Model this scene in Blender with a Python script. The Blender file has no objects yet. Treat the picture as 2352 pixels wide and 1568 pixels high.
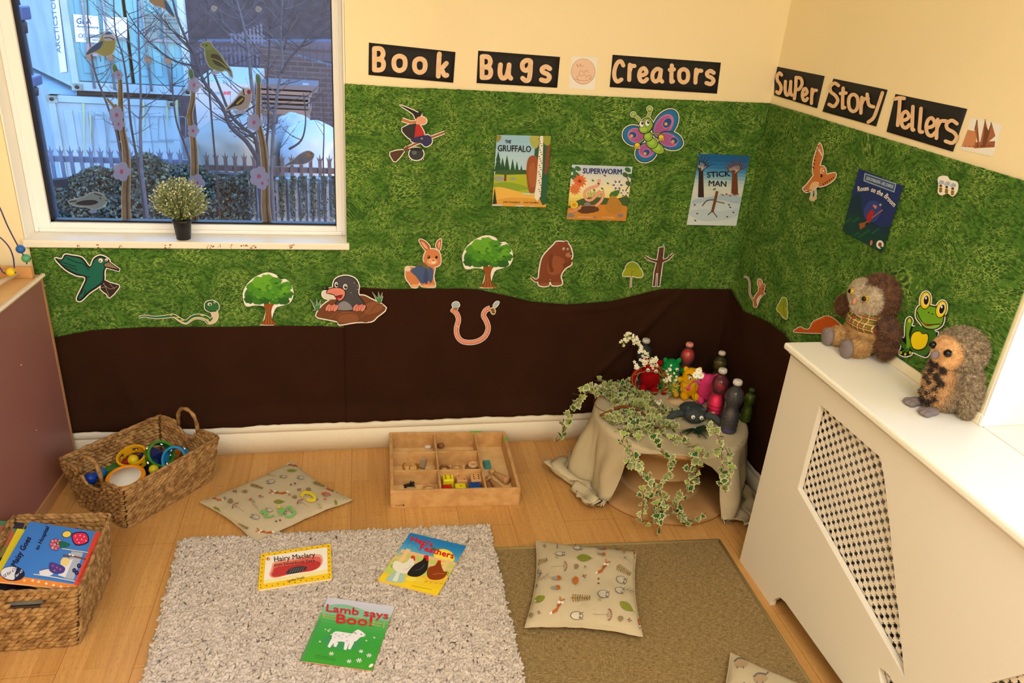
import bpy, bmesh, math, random
import numpy as np
from mathutils import Vector, Matrix, noise
from mathutils.geometry import tessellate_polygon
PI = math.pi
random.seed(7)
scene = bpy.context.scene
COL = scene.collection

# ------------------------------------------------------------------ camera
YAW, PITCH, ROLL, FPX = 0.2328, 0.4263, 0.0805, 1752.8
CAMC = Vector((-1.6233, -2.8238, 1.8))
_f = Vector((math.sin(YAW)*math.cos(PITCH), math.cos(YAW)*math.cos(PITCH), -math.sin(PITCH)))
_r0 = _f.cross(Vector((0, 0, 1))).normalized(); _u0 = _r0.cross(_f)
_r = _r0*math.cos(ROLL)+_u0*math.sin(ROLL); _u = -_r0*math.sin(ROLL)+_u0*math.cos(ROLL)
cd = bpy.data.cameras.new('camera'); cam = bpy.data.objects.new('camera', cd); COL.objects.link(cam)
cam.matrix_world = Matrix(((_r.x, _u.x, -_f.x, CAMC.x), (_r.y, _u.y, -_f.y, CAMC.y), (_r.z, _u.z, -_f.z, CAMC.z), (0, 0, 0, 1)))
cd.sensor_width = 36; cd.lens = FPX/2352*36; cd.clip_start = .05; cd.clip_end = 200
scene.camera = cam

def U(px, py, ax, val):
	"""measured position in the photo -> point on the real plane axis=val"""
	d = _f*FPX + _r*(px-1176) - _u*(py-784)
	t = (val-CAMC[ax])/d[ax]
	return CAMC+d*t
def FLr(px, py, z=0.0): return U(px, py, 2, z)
def BWm(off): return lambda x, y, o=0: U(x, y, 1, -(off+o))
def RWm(off): return lambda x, y, o=0: U(x, y, 0, -(off+o))
def FRM(m, ox, oy, s): return lambda x, y, o=0: m(ox+x*s, oy+y*s, o)
def toimg(p):
	d = Vector(p)-CAMC; z = d.dot(_f); return (1176+FPX*d.dot(_r)/z, 784-FPX*d.dot(_u)/z)
def ray_h(base, px, py):
	"""height above base where the vertical through base meets the sight line of (px,py)"""
	d = _f*FPX + _r*(px-1176) - _u*(py-784)
	h = Vector((base.x-CAMC.x, base.y-CAMC.y)).length / Vector((d.x, d.y)).length
	return CAMC.z + d.z*h - base.z

# ------------------------------------------------------------------ materials
def lin(c):
	c = [v/255.0 for v in c]
	return tuple((v/12.92 if v <= .04045 else ((v+.055)/1.055)**2.4) for v in c)+(1.0,)
MATS = {}
def nodes(m):
	m.use_nodes = True
	nt = m.node_tree; return nt, nt.nodes, nt.links, nt.nodes['Principled BSDF']
def mat(name, rgb, rough=.6, metal=0, var=0, vscale=20, bump=0, bscale=60, spec=.5, trans=0, ior=1.45, alpha=1, sheen=0, rgb2=None):
	if name in MATS: return MATS[name]
	m = bpy.data.materials.new(name); nt, N, L, b = nodes(m)
	b.inputs['Base Color'].default_value = lin(rgb); b.inputs['Roughness'].default_value = rough
	b.inputs['Metallic'].default_value = metal; b.inputs['Specular IOR Level'].default_value = spec
	b.inputs['Transmission Weight'].default_value = trans; b.inputs['IOR'].default_value = ior
	b.inputs['Alpha'].default_value = alpha; b.inputs['Sheen Weight'].default_value = sheen
	tc = N.new('ShaderNodeTexCoord')
	if var or rgb2:
		n = N.new('ShaderNodeTexNoise'); n.inputs['Scale'].default_value = vscale; n.inputs['Detail'].default_value = 4
		L.new(tc.outputs['Object'], n.inputs['Vector'])
		r = N.new('ShaderNodeValToRGB'); c = lin(rgb); c2 = lin(rgb2) if rgb2 else tuple(v*(1-var) for v in c[:3])+(1,)
		r.color_ramp.elements[0].position = .38; r.color_ramp.elements[1].position = .62
		r.color_ramp.elements[0].color = c2; r.color_ramp.elements[1].color = c
		L.new(n.outputs['Fac'], r.inputs['Fac']); L.new(r.outputs['Color'], b.inputs['Base Color'])
	if bump:
		n2 = N.new('ShaderNodeTexNoise'); n2.inputs['Scale'].default_value = bscale; n2.inputs['Detail'].default_value = 3
		L.new(tc.outputs['Object'], n2.inputs['Vector'])
		bp = N.new('ShaderNodeBump'); bp.inputs['Strength'].default_value = bump; bp.inputs['Distance'].default_value = .004
		L.new(n2.outputs['Fac'], bp.inputs['Height']); L.new(bp.outputs['Normal'], b.inputs['Normal'])
	MATS[name] = m; return m
def col(r, g, b, rough=.45):
	return mat('ink_%d_%d_%d_%d' % (r, g, b, int(rough*100)), (r, g, b), rough, spec=.35)

# ------------------------------------------------------------------ mesh builder
class MB:
	def __init__(s): s.v = []; s.f = []; s.m = []; s.mats = []; s.sm = []
	def mi(s, m):
		if m not in s.mats: s.mats.append(m)
		return s.mats.index(m)
	def face(s, idx, m, sm=False): s.f.append(tuple(idx)); s.m.append(s.mi(m)); s.sm.append(sm)
	def add(s, vs, fs, m, sm=False):
		b = len(s.v); s.v += [tuple(p) for p in vs]; k = s.mi(m)
		for f in fs: s.f.append(tuple(b+i for i in f)); s.m.append(k); s.sm.append(sm)
	def quad(s, a, b, c, d, m): s.add([a, b, c, d], [(0, 1, 2, 3)], m)
	def box(s, lo, hi, m, M=None):
		x0, y0, z0 = lo; x1, y1, z1 = hi
		vs = [Vector(p) for p in ((x0, y0, z0), (x1, y0, z0), (x1, y1, z0), (x0, y1, z0), (x0, y0, z1), (x1, y0, z1), (x1, y1, z1), (x0, y1, z1))]
		if M: vs = [M @ p for p in vs]
		s.add(vs, [(0, 3, 2, 1), (4, 5, 6, 7), (0, 1, 5, 4), (1, 2, 6, 5), (2, 3, 7, 6), (3, 0, 4, 7)], m)
	def tube(s, pts, rad, m, n=8, cap=True, sm=True):
		pts = [Vector(p) for p in pts]; k = len(pts)
		if not hasattr(rad, '__len__'): rad = [rad]*k
		vs = []; up = Vector((0, 0, 1)); prev = None
		for i, p in enumerate(pts):
			t = (pts[min(i+1, k-1)]-pts[max(i-1, 0)])
			t = t.normalized() if t.length > 1e-9 else Vector((0, 0, 1))
			if prev is None:
				a = t.cross(up); a = a if a.length > .05 else t.cross(Vector((1, 0, 0)))
			else: a = prev - t*prev.dot(t)
			a = a.normalized() if a.length > 1e-6 else t.orthogonal().normalized(); prev = a; b = t.cross(a)
			for j in range(n):
				an = 2*PI*j/n; vs.append(p+(a*math.cos(an)+b*math.sin(an))*rad[i])
		fs = [(i*n+j, i*n+(j+1) % n, (i+1)*n+(j+1) % n, (i+1)*n+j) for i in range(k-1) for j in range(n)]
		if cap: fs += [tuple(range(n))[::-1], tuple((k-1)*n+j for j in range(n))]
		s.add(vs, fs, m, sm)
	def lathe(s, prof, m, n=24, M=None, sm=True, cap=True):
		M = M or Matrix(); vs = []
		for (r, z) in prof:
			for j in range(n):
				a = 2*PI*j/n; vs.append(M @ Vector((r*math.cos(a), r*math.sin(a), z)))
		k = len(prof)
		fs = [(i*n+j, i*n+(j+1) % n, (i+1)*n+(j+1) % n, (i+1)*n+j) for i in range(k-1) for j in range(n)]
		if cap:
			if prof[0][0] > 1e-5: fs.append(tuple(range(n))[::-1])
			if prof[-1][0] > 1e-5: fs.append(tuple((k-1)*n+j for j in range(n)))
		s.add(vs, fs, m, sm)
	def ball(s, c, r, m, n=16, M=None):
		if not hasattr(r, '__len__'): r = (r, r, r)
		c = Vector(c); k = max(6, n//2); vs = []
		R = M or Matrix()
		for i in range(k+1):
			ph = PI*i/k
			for j in range(n):
				a = 2*PI*j/n; q = Vector((r[0]*math.sin(ph)*math.cos(a), r[1]*math.sin(ph)*math.sin(a), r[2]*math.cos(ph)))
				vs.append(c+R.to_3x3() @ q)
		fs = [(i*n+j, (i+1)*n+j, (i+1)*n+(j+1) % n, i*n+(j+1) % n) for i in range(k) for j in range(n)]
		s.add(vs, fs, m, True)
	def build(s, name, parent=None, origin=None):
		me = bpy.data.meshes.new(name); o0 = Vector(origin) if origin is not None else None
		vs = s.v if o0 is None else [tuple(Vector(p)-o0) for p in s.v]
		me.from_pydata(vs, [], s.f); me.update()
		for m in s.mats: me.materials.append(m)
		me.polygons.foreach_set('material_index', s.m); me.polygons.foreach_set('use_smooth', s.sm)
		ob = bpy.data.objects.new(name, me); COL.objects.link(ob)
		if parent is not None:
			ob.parent = parent
			if o0 is None: ob.matrix_parent_inverse = parent.matrix_basis.inverted()
		elif o0 is not None: ob.location = o0
		return ob
def from_mesh(mb, me, m, M=None, sm=True):
	M = M or Matrix()
	mb.add([M @ v.co for v in me.vertices], [tuple(p.vertices) for p in me.polygons], m, sm)
def weld(ob, bev=0, seg=2, ang=40):
	"""bevel modifier for crisp box parts"""
	if bev:
		md = ob.modifiers.new('bevel', 'BEVEL'); md.width = bev; md.segments = seg; md.limit_method = 'ANGLE'; md.angle_limit = math.radians(ang)
	return ob
def tag(o, label, cat=None, group=None, kind=None):
	if label: o['label'] = label
	if cat: o['category'] = cat
	if group: o['group'] = group
	if kind: o['kind'] = kind
	return o
def empty(name, loc, label=None, cat=None, group=None, rz=0):
	o = bpy.data.objects.new(name, None); COL.objects.link(o); o.location = loc; o.rotation_euler = (0, 0, rz); o.empty_display_size = .05
	if label: tag(o, label, cat, group)
	return o
def struct(o): o['kind'] = 'structure'; return o
def eval_mesh(ob):
	dg = bpy.context.evaluated_depsgraph_get(); dg.update()
	me = bpy.data.meshes.new_from_object(ob.evaluated_get(dg)); return me
def blob(parts, vox=.006, smooth=4):
	"""fuse ellipsoids (centre, radii, euler) into one continuous surface"""
	mb = MB(); dm = mat('tmp', (200, 200, 200))
	for c, r, e in parts:
		from mathutils import Euler
		mb.ball(c, r, dm, 20, Euler(e).to_matrix().to_4x4() if e else None)
	ob = mb.build('tmp')
	md = ob.modifiers.new('r', 'REMESH'); md.mode = 'VOXEL'; md.voxel_size = vox
	if smooth:
		sm = ob.modifiers.new('s', 'SMOOTH'); sm.iterations = smooth; sm.factor = .6
	me = eval_mesh(ob); old = ob.data; bpy.data.objects.remove(ob); bpy.data.meshes.remove(old)
	return me
def crom(pts, k=4, closed=True):
	n = len(pts); out = []
	rng = range(n) if closed else range(n-1)
	for i in rng:
		if closed: p0, p1, p2, p3 = pts[i-1], pts[i], pts[(i+1) % n], pts[(i+2) % n]
		else: p0, p1, p2, p3 = pts[max(i-1, 0)], pts[i], pts[i+1], pts[min(i+2, n-1)]
		for j in range(k):
			t = j/k; t2 = t*t; t3 = t2*t
			out.append(tuple(.5*((2*p1[a])+(-p0[a]+p2[a])*t+(2*p0[a]-5*p1[a]+4*p2[a]-p3[a])*t2+(-p0[a]+3*p1[a]-3*p2[a]+p3[a])*t3) for a in range(len(p1))))
	if not closed: out.append(tuple(pts[-1]))
	return out
def homog(src, dst):
	A = []; b = []
	for (x, y), (u, v) in zip(src, dst):
		A.append([x, y, 1, 0, 0, 0, -u*x, -u*y]); b.append(u)
		A.append([0, 0, 0, x, y, 1, -v*x, -v*y]); b.append(v)
	h = np.linalg.solve(np.array(A, float), np.array(b, float))
	return lambda x, y: ((h[0]*x+h[1]*y+h[2])/(h[6]*x+h[7]*y+1), (h[3]*x+h[4]*y+h[5])/(h[6]*x+h[7]*y+1))
_glyph = {}
def text_mesh(s):
	if s in _glyph: return _glyph[s]
	cu = bpy.data.curves.new('t', 'FONT'); cu.body = s; cu.resolution_u = 2; cu.size = 1
	ob = bpy.data.objects.new('t', cu); COL.objects.link(ob)
	me = eval_mesh(ob); V = [v.co.copy() for v in me.vertices]; Fs = [tuple(p.vertices) for p in me.polygons]
	bpy.data.objects.remove(ob); bpy.data.curves.remove(cu); bpy.data.meshes.remove(me)
	_glyph[s] = (V, Fs); return _glyph[s]

PAPER = mat('white_paper', (244, 242, 236), .55)
class Art:
	"""flat printed paper: stacked thin ink layers on one sheet, all in one mesh"""
	STEP = .00002
	clip = None; paper = None; sub = 0
	def clipped(s, pts):
		C = s.clip; n = len(C); ar = sum(C[i][0]*C[(i+1) % n][1]-C[(i+1) % n][0]*C[i][1] for i in range(n)); sg = 1 if ar > 0 else -1
		for i in range(n):
			a, b = C[i], C[(i+1) % n]; f = lambda p: sg*((b[0]-a[0])*(p[1]-a[1])-(b[1]-a[1])*(p[0]-a[0])); out = []
			for j in range(len(pts)):
				p, q = pts[j-1], pts[j]; fp, fq = f(p), f(q)
				if (fp >= 0) != (fq >= 0): t = fp/(fp-fq); out.append((p[0]+(q[0]-p[0])*t, p[1]+(q[1]-p[1])*t))
				if fq >= 0: out.append(q)
			pts = out
			if not pts: break
		return pts
	def __init__(s, mapper, base=0.0): s.mb = MB(); s.map = mapper; s.base = base; s.k = 0; s.outl = []
	def _z(s, layer):
		if layer is None: s.k += 1; layer = s.k
		return s.base+layer*s.STEP
	def poly(s, pts, m, smooth=0, layer=None, cut=0, close=True):
		if smooth: pts = crom(pts, smooth)
		if s.clip: pts = s.clipped(pts)
		if len(pts) < 3: return
		z = s._z(layer)
		if cut:
			n = len(pts); ar = sum(pts[i][0]*pts[(i+1) % n][1]-pts[(i+1) % n][0]*pts[i][1] for i in range(n)); sg = 1 if ar > 0 else -1; off = []
			for i in range(n):
				a, b, c = pts[i-1], pts[i], pts[(i+1) % n]
				d1 = Vector((b[0]-a[0], b[1]-a[1])); d2 = Vector((c[0]-b[0], c[1]-b[1]))
				if d1.length < 1e-6 or d2.length < 1e-6: off.append(b); continue
				t = (d1.normalized()+d2.normalized()); t = t.normalized() if t.length > .05 else d1.normalized()
				off.append((b[0]+t.y*sg*cut, b[1]-t.x*sg*cut))
			s.sheet(off)
		s._fill(pts, m, z)
	def _fill(s, pts, m, z):
		t = tessellate_polygon([[Vector((x, y, 0)) for x, y in pts]])
		for _ in range(s.sub):
			pts = list(pts); T = []
			for a, b, c in t:
				k = len(pts); pts += [tuple((pts[i][q]+pts[j][q])/2 for q in (0, 1)) for i, j in ((a, b), (b, c), (c, a))]; T += [(a, k, k+2), (k, b, k+1), (k+2, k+1, c), (k, k+1, k+2)]
			t = T
		P = [s.map(x, y, z) for x, y in pts]
		fs = []
		for a, b, c in t:
			ar = (pts[b][0]-pts[a][0])*(pts[c][1]-pts[a][1])-(pts[c][0]-pts[a][0])*(pts[b][1]-pts[a][1])
			fs.append((a, b, c) if ar < 0 else (c, b, a))
		s.mb.add(P, fs, m)
	def sheet(s, pts, m=None, th=.0004, smooth=0):
		"""paper with real thickness"""
		m = m or s.paper or PAPER
		if smooth: pts = crom(pts, smooth)
		s._fill(pts, m, s.base)
		n = len(pts); top = [s.map(x, y, s.base) for x, y in pts]; bot = [s.map(x, y, s.base-th) for x, y in pts]
		s.mb.add(top+bot, [(i, (i+1) % n, n+(i+1) % n, n+i) for i in range(n)], m)
	def ell(s, cx, cy, rx, ry, m, rot=0, n=20, cut=0, layer=None):
		c, sn = math.cos(rot), math.sin(rot)
		s.poly([(cx+rx*math.cos(2*PI*i/n)*c-ry*math.sin(2*PI*i/n)*sn, cy+rx*math.cos(2*PI*i/n)*sn+ry*math.sin(2*PI*i/n)*c) for i in range(n)], m, 0, layer, cut)
	def line(s, pts, w, m, smooth=3, cut=0, layer=None, taper=False):
		if smooth and len(pts) > 2: pts = crom(pts, smooth, False)
		if s.clip:
			C = s.clip; ar = sum(C[i-1][0]*C[i][1]-C[i][0]*C[i-1][1] for i in range(len(C))); sg = 1 if ar > 0 else -1
			ok = [all(sg*((C[i][0]-C[i-1][0])*(p[1]-C[i-1][1])-(C[i][1]-C[i-1][1])*(p[0]-C[i-1][0])) > 4 for i in range(len(C))) for p in pts]
			if len(pts) == 2 and not all(ok): return
			if len(pts) > 2: pts = [p for p, o in zip(pts, ok) if o]
			if len(pts) < 2: return
		L = []; R = []; n = len(pts)
		for i in range(n):
			a = pts[max(i-1, 0)]; b = pts[min(i+1, n-1)]
			d = Vector((b[0]-a[0], b[1]-a[1])); d = d.normalized() if d.length > 1e-6 else Vector((1, 0))
			ww = (w[0]+(w[1]-w[0])*i/(n-1)) if isinstance(w, tuple) else w
			L.append((pts[i][0]-d.y*ww/2, pts[i][1]+d.x*ww/2)); R.append((pts[i][0]+d.y*ww/2, pts[i][1]-d.x*ww/2))
		z = s._z(layer)
		if cut: s.line(pts, (w[0]+2*cut, w[1]+2*cut) if isinstance(w, tuple) else w+2*cut, s.paper or PAPER, 0, layer=0)
		P = [s.map(x, y, z) for x, y in L+R]
		s.mb.add(P, [(i, i+1, n+i+1, n+i) for i in range(n-1)], m)
	def text(s, t, a, b, h, m, bold=0, up=None, layer=None):
		V, Fs = text_mesh(t)
		if not V: return
		x0 = min(v.x for v in V); x1 = max(v.x for v in V); w = x1-x0
		d = Vector((b[0]-a[0], b[1]-a[1])); u = Vector(up) if up else Vector((d.y, -d.x)).normalized()
		z = s._z(layer)
		bold = (bold or 0)*.7; offs = [(0, 0)] if not bold else [(0, 0), (bold, 0), (-bold, 0), (0, bold), (0, -bold)]
		for q, (ox, oy) in enumerate(offs):
			P = []
			for v in V:
				k = (v.x-x0)/w; P.append(s.map(a[0]+d.x*k+u.x*v.y/.7*h+ox, a[1]+d.y*k+u.y*v.y/.7*h+oy, z+q*.000006))
			s.mb.add(P, Fs, m)
	def build(s, name, parent=None, label=None, cat=None, group=None):
		o = s.mb.build(name, parent)
		if parent is None:   # put the origin at the thing
			c = sum((Vector(v) for v in s.mb.v), Vector())/len(s.mb.v)
			for v in o.data.vertices: v.co -= c
			o.location = c
		if label: tag(o, label, cat, group)
		return o
# ------------------------------------------------------------------ setting materials
WALLC = mat('cream_paint', (250, 234, 192), .7, bump=.12, bscale=180, var=.02, vscale=3)
WHITE = mat('white_gloss_paint', (246, 242, 228), .38, bump=.05, bscale=60)
UPVC = mat('white_upvc', (250, 250, 250), .3)
SKIRT = mat('white_skirting', (245, 238, 220), .45, bump=.25, bscale=45)

def floor_material():
	m = bpy.data.materials.new('beech_laminate'); nt, N, L, b = nodes(m)
	tc = N.new('ShaderNodeTexCoord')
	mp = N.new('ShaderNodeMapping'); mp.inputs['Rotation'].default_value = (0, 0, PI/2+.02); mp.inputs['Location'].default_value = (.11, .03, 0)
	L.new(tc.outputs['Object'], mp.inputs['Vector'])
	br = N.new('ShaderNodeTexBrick'); br.inputs['Scale'].default_value = 1; br.inputs['Brick Width'].default_value = .62; br.inputs['Row Height'].default_value = .066
	br.inputs['Mortar Size'].default_value = .0006; br.inputs['Mortar Smooth'].default_value = .3; br.offset = .37; br.offset_frequency = 2
	br.inputs['Color1'].default_value = lin((216, 166, 100)); br.inputs['Color2'].default_value = lin((204, 152, 88)); br.inputs['Mortar'].default_value = lin((190, 136, 78)); br.inputs['Bias'].default_value = -.1
	L.new(mp.outputs['Vector'], br.inputs['Vector'])
	br2 = N.new('ShaderNodeTexBrick'); br2.inputs['Scale'].default_value = 1; br2.inputs['Brick Width'].default_value = 1.25; br2.inputs['Row Height'].default_value = .198
	br2.inputs['Mortar Size'].default_value = .0012; br2.inputs['Color1'].default_value = (1, 1, 1, 1); br2.inputs['Color2'].default_value = (.97, .96, .95, 1); br2.inputs['Mortar'].default_value = (.72, .62, .5, 1); br2.offset = .43
	L.new(mp.outputs['Vector'], br2.inputs['Vector'])
	mp2 = N.new('ShaderNodeMapping'); mp2.inputs['Scale'].default_value = (60, 2.2, 1); L.new(tc.outputs['Object'], mp2.inputs['Vector'])
	n = N.new('ShaderNodeTexNoise'); n.inputs['Scale'].default_value = 1.5; n.inputs['Detail'].default_value = 5; n.inputs['Distortion'].default_value = .6
	L.new(mp2.outputs['Vector'], n.inputs['Vector'])
	r = N.new('ShaderNodeValToRGB'); r.color_ramp.elements[0].position = .3; r.color_ramp.elements[0].color = (.86, .83, .78, 1); r.color_ramp.elements[1].position = .65; r.color_ramp.elements[1].color = (1, 1, 1, 1)
	L.new(n.outputs['Fac'], r.inputs['Fac'])
	mp3 = N.new('ShaderNodeMapping'); mp3.inputs['Scale'].default_value = (700, 45, 1); L.new(tc.outputs['Object'], mp3.inputs['Vector'])
	n3 = N.new('ShaderNodeTexNoise'); n3.inputs['Scale'].default_value = 1; n3.inputs['Detail'].default_value = 2; L.new(mp3.outputs['Vector'], n3.inputs['Vector'])
	r3 = N.new('ShaderNodeValToRGB'); r3.color_ramp.elements[0].position = .36; r3.color_ramp.elements[0].color = (.84, .78, .7, 1); r3.color_ramp.elements[1].position = .46; r3.color_ramp.elements[1].color = (1, 1, 1, 1)
	L.new(n3.outputs['Fac'], r3.inputs['Fac'])
	prev = br.outputs['Color']
	for o in (br2.outputs['Color'], r.outputs['Color'], r3.outputs['Color']):
		mx = N.new('ShaderNodeMix'); mx.data_type = 'RGBA'; mx.blend_type = 'MULTIPLY'; mx.inputs['Factor'].default_value = 1
		L.new(prev, mx.inputs[6]); L.new(o, mx.inputs[7]); prev = mx.outputs[2]
	L.new(prev, b.inputs['Base Color']); b.inputs['Roughness'].default_value = .36; b.inputs['Specular IOR Level'].default_value = .4
	return m
FLOORM = floor_material()

# ------------------------------------------------------------------ room
XL, YF, ZC = -3.3, -4.2, 2.75
WX0, WX1 = -2.712, -1.618           # window opening in the back wall
WZ0 = .885; WZ1 = 2.15
mb = MB(); mb.box((XL, YF, -.05), (.0, 0, 0), FLOORM); struct(mb.build('floor'))
mb = MB(); mb.box((XL-.1, YF-.1, ZC), (.3, .3, ZC+.1), mat('ceiling_white', (246, 242, 230), .8)); struct(mb.build('ceiling'))
mb = MB()
mb.box((XL-.1, 0, -.05), (WX0, .3, ZC), WALLC); mb.box((WX1, 0, -.05), (.3, .3, ZC), WALLC)
mb.box((WX0, 0, -.05), (WX1, .3, WZ0), WALLC); mb.box((WX0, 0, WZ1), (WX1, .3, ZC), WALLC)
struct(mb.build('wall_back'))
RY0, RY1, RZ0 = -3.1, -1.373, .80       # window recess in the right wall
mb = MB()
mb.box((0, RY1, -.05), (.3, .0, ZC), WALLC); mb.box((0, YF-.1, -.05), (.3, RY0, ZC), WALLC)
mb.box((0, RY0, -.05), (.3, RY1, RZ0), WALLC); mb.box((0, RY0, 2.1), (.3, RY1, ZC), WALLC)
struct(mb.build('wall_right'))
mb = MB(); mb.box((XL-.1, YF-.1, -.05), (XL, .0, ZC), WALLC); struct(mb.build('wall_left'))
mb = MB(); mb.box((XL-.1, YF-.1, -.05), (.3, YF, ZC), WALLC); struct(mb.build('wall_front'))

def skirt(name, A, B, nrm):
	prof = [(0, 0), (.018, 0), (.019, .092), (.0165, .096), (.016, .1), (.021, .103), (.025, .110), (.0255, .122), (.022, .133), (.012, .141), (.004, .146), (0, .148)]
	mb = MB(); A = Vector(A); B = Vector(B); nrm = Vector(nrm); k = len(prof); n = 60
	vs = []
	for i in range(n+1):
		p = A.lerp(B, i/n)
		for (d, z) in prof:
			w = .0012*noise.noise((p.x*14, p.y*14, z*30)) if d > 0 else 0
			vs.append(p+nrm*(d+w)+Vector((0, 0, z)))
	mb.add(vs, [(i*k+j, (i+1)*k+j, (i+1)*k+j+1, i*k+j+1) for i in range(n) for j in range(k-1)], SKIRT, True)
	return struct(mb.build(name))
skirt('baseboard_back', (XL, 0, 0), (0, 0, 0), (0, -1, 0))
skirt('baseboard_right', (0, 0, 0), (0, -.88, 0), (-1, 0, 0))

# ------------------------------------------------------------------ window 1
win = empty('window_1', (-2.165, .09, WZ0)); struct(win)
mb = MB()
mb.box((WX0-.002, -.022, WZ0-.004), (WX1+.006, .10, .907), mat('sill_paint', (246, 240, 224), .35, bump=.1, bscale=40))
sill = weld(mb.build('window_sill', win), .004)
mb = MB(); chip = mat('bare_wood_chips', (170, 110, 70), .8)
random.seed(3)
for px in (180, 224, 275, 378, 392, 480, 487, 505, 530, 556, 566, 580, 584, 668, 672):
	for k in range(4):
		p = U(px+random.uniform(-4, 4), 566+random.uniform(-4, 4), 1, -.0228); w = random.uniform(.0008, .003); h = random.uniform(.001, .004)
		mb.quad(p+Vector((-w, 0, -h)), p+Vector((w, 0, -h*.6)), p+Vector((w*.8, 0, h)), p+Vector((-w*.7, 0, h*.7)), chip)
mb.build('paint_chip', sill)
mb = MB()   # painted reveals
mb.box((WX0-.001, .0, .907), (WX0+.006, .3, WZ1), WHITE); mb.box((WX1-.006, .0, .907), (WX1+.001, .3, WZ1), WHITE)
mb.box((WX0, 0, WZ1-.006), (WX1, .3, WZ1), WHITE)
mb.build('window_reveal', win)
GY = .115
gl = U(119, 505, 1, GY); gr = U(773, 518, 1, GY); gz = (gl.z+gr.z)/2
mb = MB()
def frame_ring(x0, x1, z0, z1, w, y0, y1, m):
	mb.box((x0, y0, z0), (x0+w, y1, z1), m); mb.box((x1-w, y0, z0), (x1, y1, z1), m)
	mb.box((x0+w, y0, z0), (x1-w, y1, z0+w), m); mb.box((x0+w, y0, z1-w), (x1-w, y1, z1), m)
fx0, fx1, fz0 = WX0+.006, WX1-.006, .907
frame_ring(fx0, fx1, fz0, WZ1-.006, (gz-fz0)*.45, .078, .15, UPVC)
ow = (gz-fz0)
mb.box((fx0, .09, fz0), (gl.x, .15, WZ1), UPVC); mb.box((gr.x, .09, fz0), (fx1, .15, WZ1), UPVC); mb.box((gl.x, .09, fz0), (gr.x, .15, gz), UPVC); mb.box((gl.x, .09, 2.09), (gr.x, .15, WZ1-.01), UPVC)
fr = weld(mb.build('window_frame', win), .004)
mb = MB(); GASK = mat('black_gasket', (14, 16, 26), .5)
g0, g1 = gl.x, gr.x
mb.box((g0, .105, gz), (g0+.010, .135, 2.09), GASK); mb.box((g1-.004, .105, gz), (g1, .135, 2.09), GASK); mb.box((g0, .105, gz), (g1, .135, gz+.007), GASK)
mb.build('gasket', win)
gm = bpy.data.materials.new('pane_glass'); nt, N, L, b = nodes(gm); N.remove(b)
tr = N.new('ShaderNodeBsdfTransparent'); tr.inputs['Color'].default_value = (.93, .96, .98, 1); gg = N.new('ShaderNodeBsdfGlossy'); gg.inputs['Roughness'].default_value = .02
fs = N.new('ShaderNodeFresnel'); fs.inputs['IOR'].default_value = 1.35; mx = N.new('ShaderNodeMixShader')
L.new(fs.outputs['Fac'], mx.inputs['Fac']); L.new(tr.outputs[0], mx.inputs[1]); L.new(gg.outputs[0], mx.inputs[2]); L.new(mx.outputs[0], N['Material Output'].inputs['Surface'])
mb = MB(); mb.box((g0, GY, gz), (g1, GY+.004, 2.09), gm); mb.build('glass_pane', win)

# ------------------------------------------------------------------ window 2 (right wall recess; only its near corner shows)
w2 = empty('window_2', (.2, (RY0+RY1)/2, .86)); struct(w2)
mb = MB()
mb.box((.0, RY0, .80), (.3, RY1, .862), WHITE)
mb.build('window_sill', w2)
mb = MB(); mb.box((.001, RY1-.008, .862), (.3, RY1+.001, 2.1), UPVC); mb.box((.001, RY0-.001, .862), (.3, RY0+.008, 2.1), UPVC); mb.build('window_reveal', w2)
mb = MB(); yy0, yy1 = RY0+.008, RY1-.008
mb.box((.15, yy1-.05, .862), (.22, yy1, 2.1), UPVC); mb.box((.15, yy0, .862), (.22, yy0+.05, 2.1), UPVC); mb.box((.15, yy0+.05, .862), (.22, yy1-.05, .93), UPVC)
mb.box((.15, yy0+.05, 2.04), (.22, yy1-.05, 2.1), UPVC); mb.box((.15, -2.28, .93), (.22, -2.22, 2.04), UPVC)
weld(mb.build('window_frame', w2), .006)
mb = MB(); mb.box((.18, yy0+.05, .93), (.184, -2.28, 2.04), gm); mb.box((.18, -2.22, .93), (.184, yy1-.05, 2.04), gm); mb.build('glass_pane', w2)
mb = MB(); CREAM = mat('cream_trim_paint', (246, 236, 205), .45)
mb.box((-.012, RY1-.008, .862), (.0005, -.88, .892), CREAM); mb.box((-.012, RY1-.02, .862), (.15, RY1-.008, .892), UPVC)
struct(weld(mb.build('trim_1'), .003))

# ------------------------------------------------------------------ light: ceiling panels, daylight
def area(name, loc, rot, sx, sy, e, c):
	l = bpy.data.lights.new(name, 'AREA'); l.shape = 'RECTANGLE'; l.size = sx; l.size_y = sy; l.energy = e; l.color = c
	o = bpy.data.objects.new(name, l); COL.objects.link(o); o.location = loc; o.rotation_euler = rot; return o
WARM = (1.0, .965, .90)
area('ceiling_lamp', (-1.0, -2.75, ZC-.03), (0, 0, 0), 1.1, .35, 21, WARM)
area('ceiling_lamp', (-2.5, -2.9, ZC-.03), (0, 0, 0), 1.1, .35, 27, WARM)
area('ceiling_lamp', (-1.1, -3.7, ZC-.03), (0, 0, 0), 1.1, .35, 34, WARM)
w = bpy.data.worlds.new('world'); scene.world = w; w.use_nodes = True
N = w.node_tree.nodes; L = w.node_tree.links; bg = N['Background']
sky = N.new('ShaderNodeTexSky'); sky.sky_type = 'NISHITA'; sky.sun_disc = False; sky.sun_elevation = math.radians(12); sky.sun_rotation = math.radians(140); sky.air_density = 1.2; sky.dust_density = .6
tint = N.new('ShaderNodeMix'); tint.data_type = 'RGBA'; tint.blend_type = 'MIX'; tint.inputs['Factor'].default_value = .85
tint.inputs[7].default_value = (.13, .40, 1.0, 1)
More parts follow.
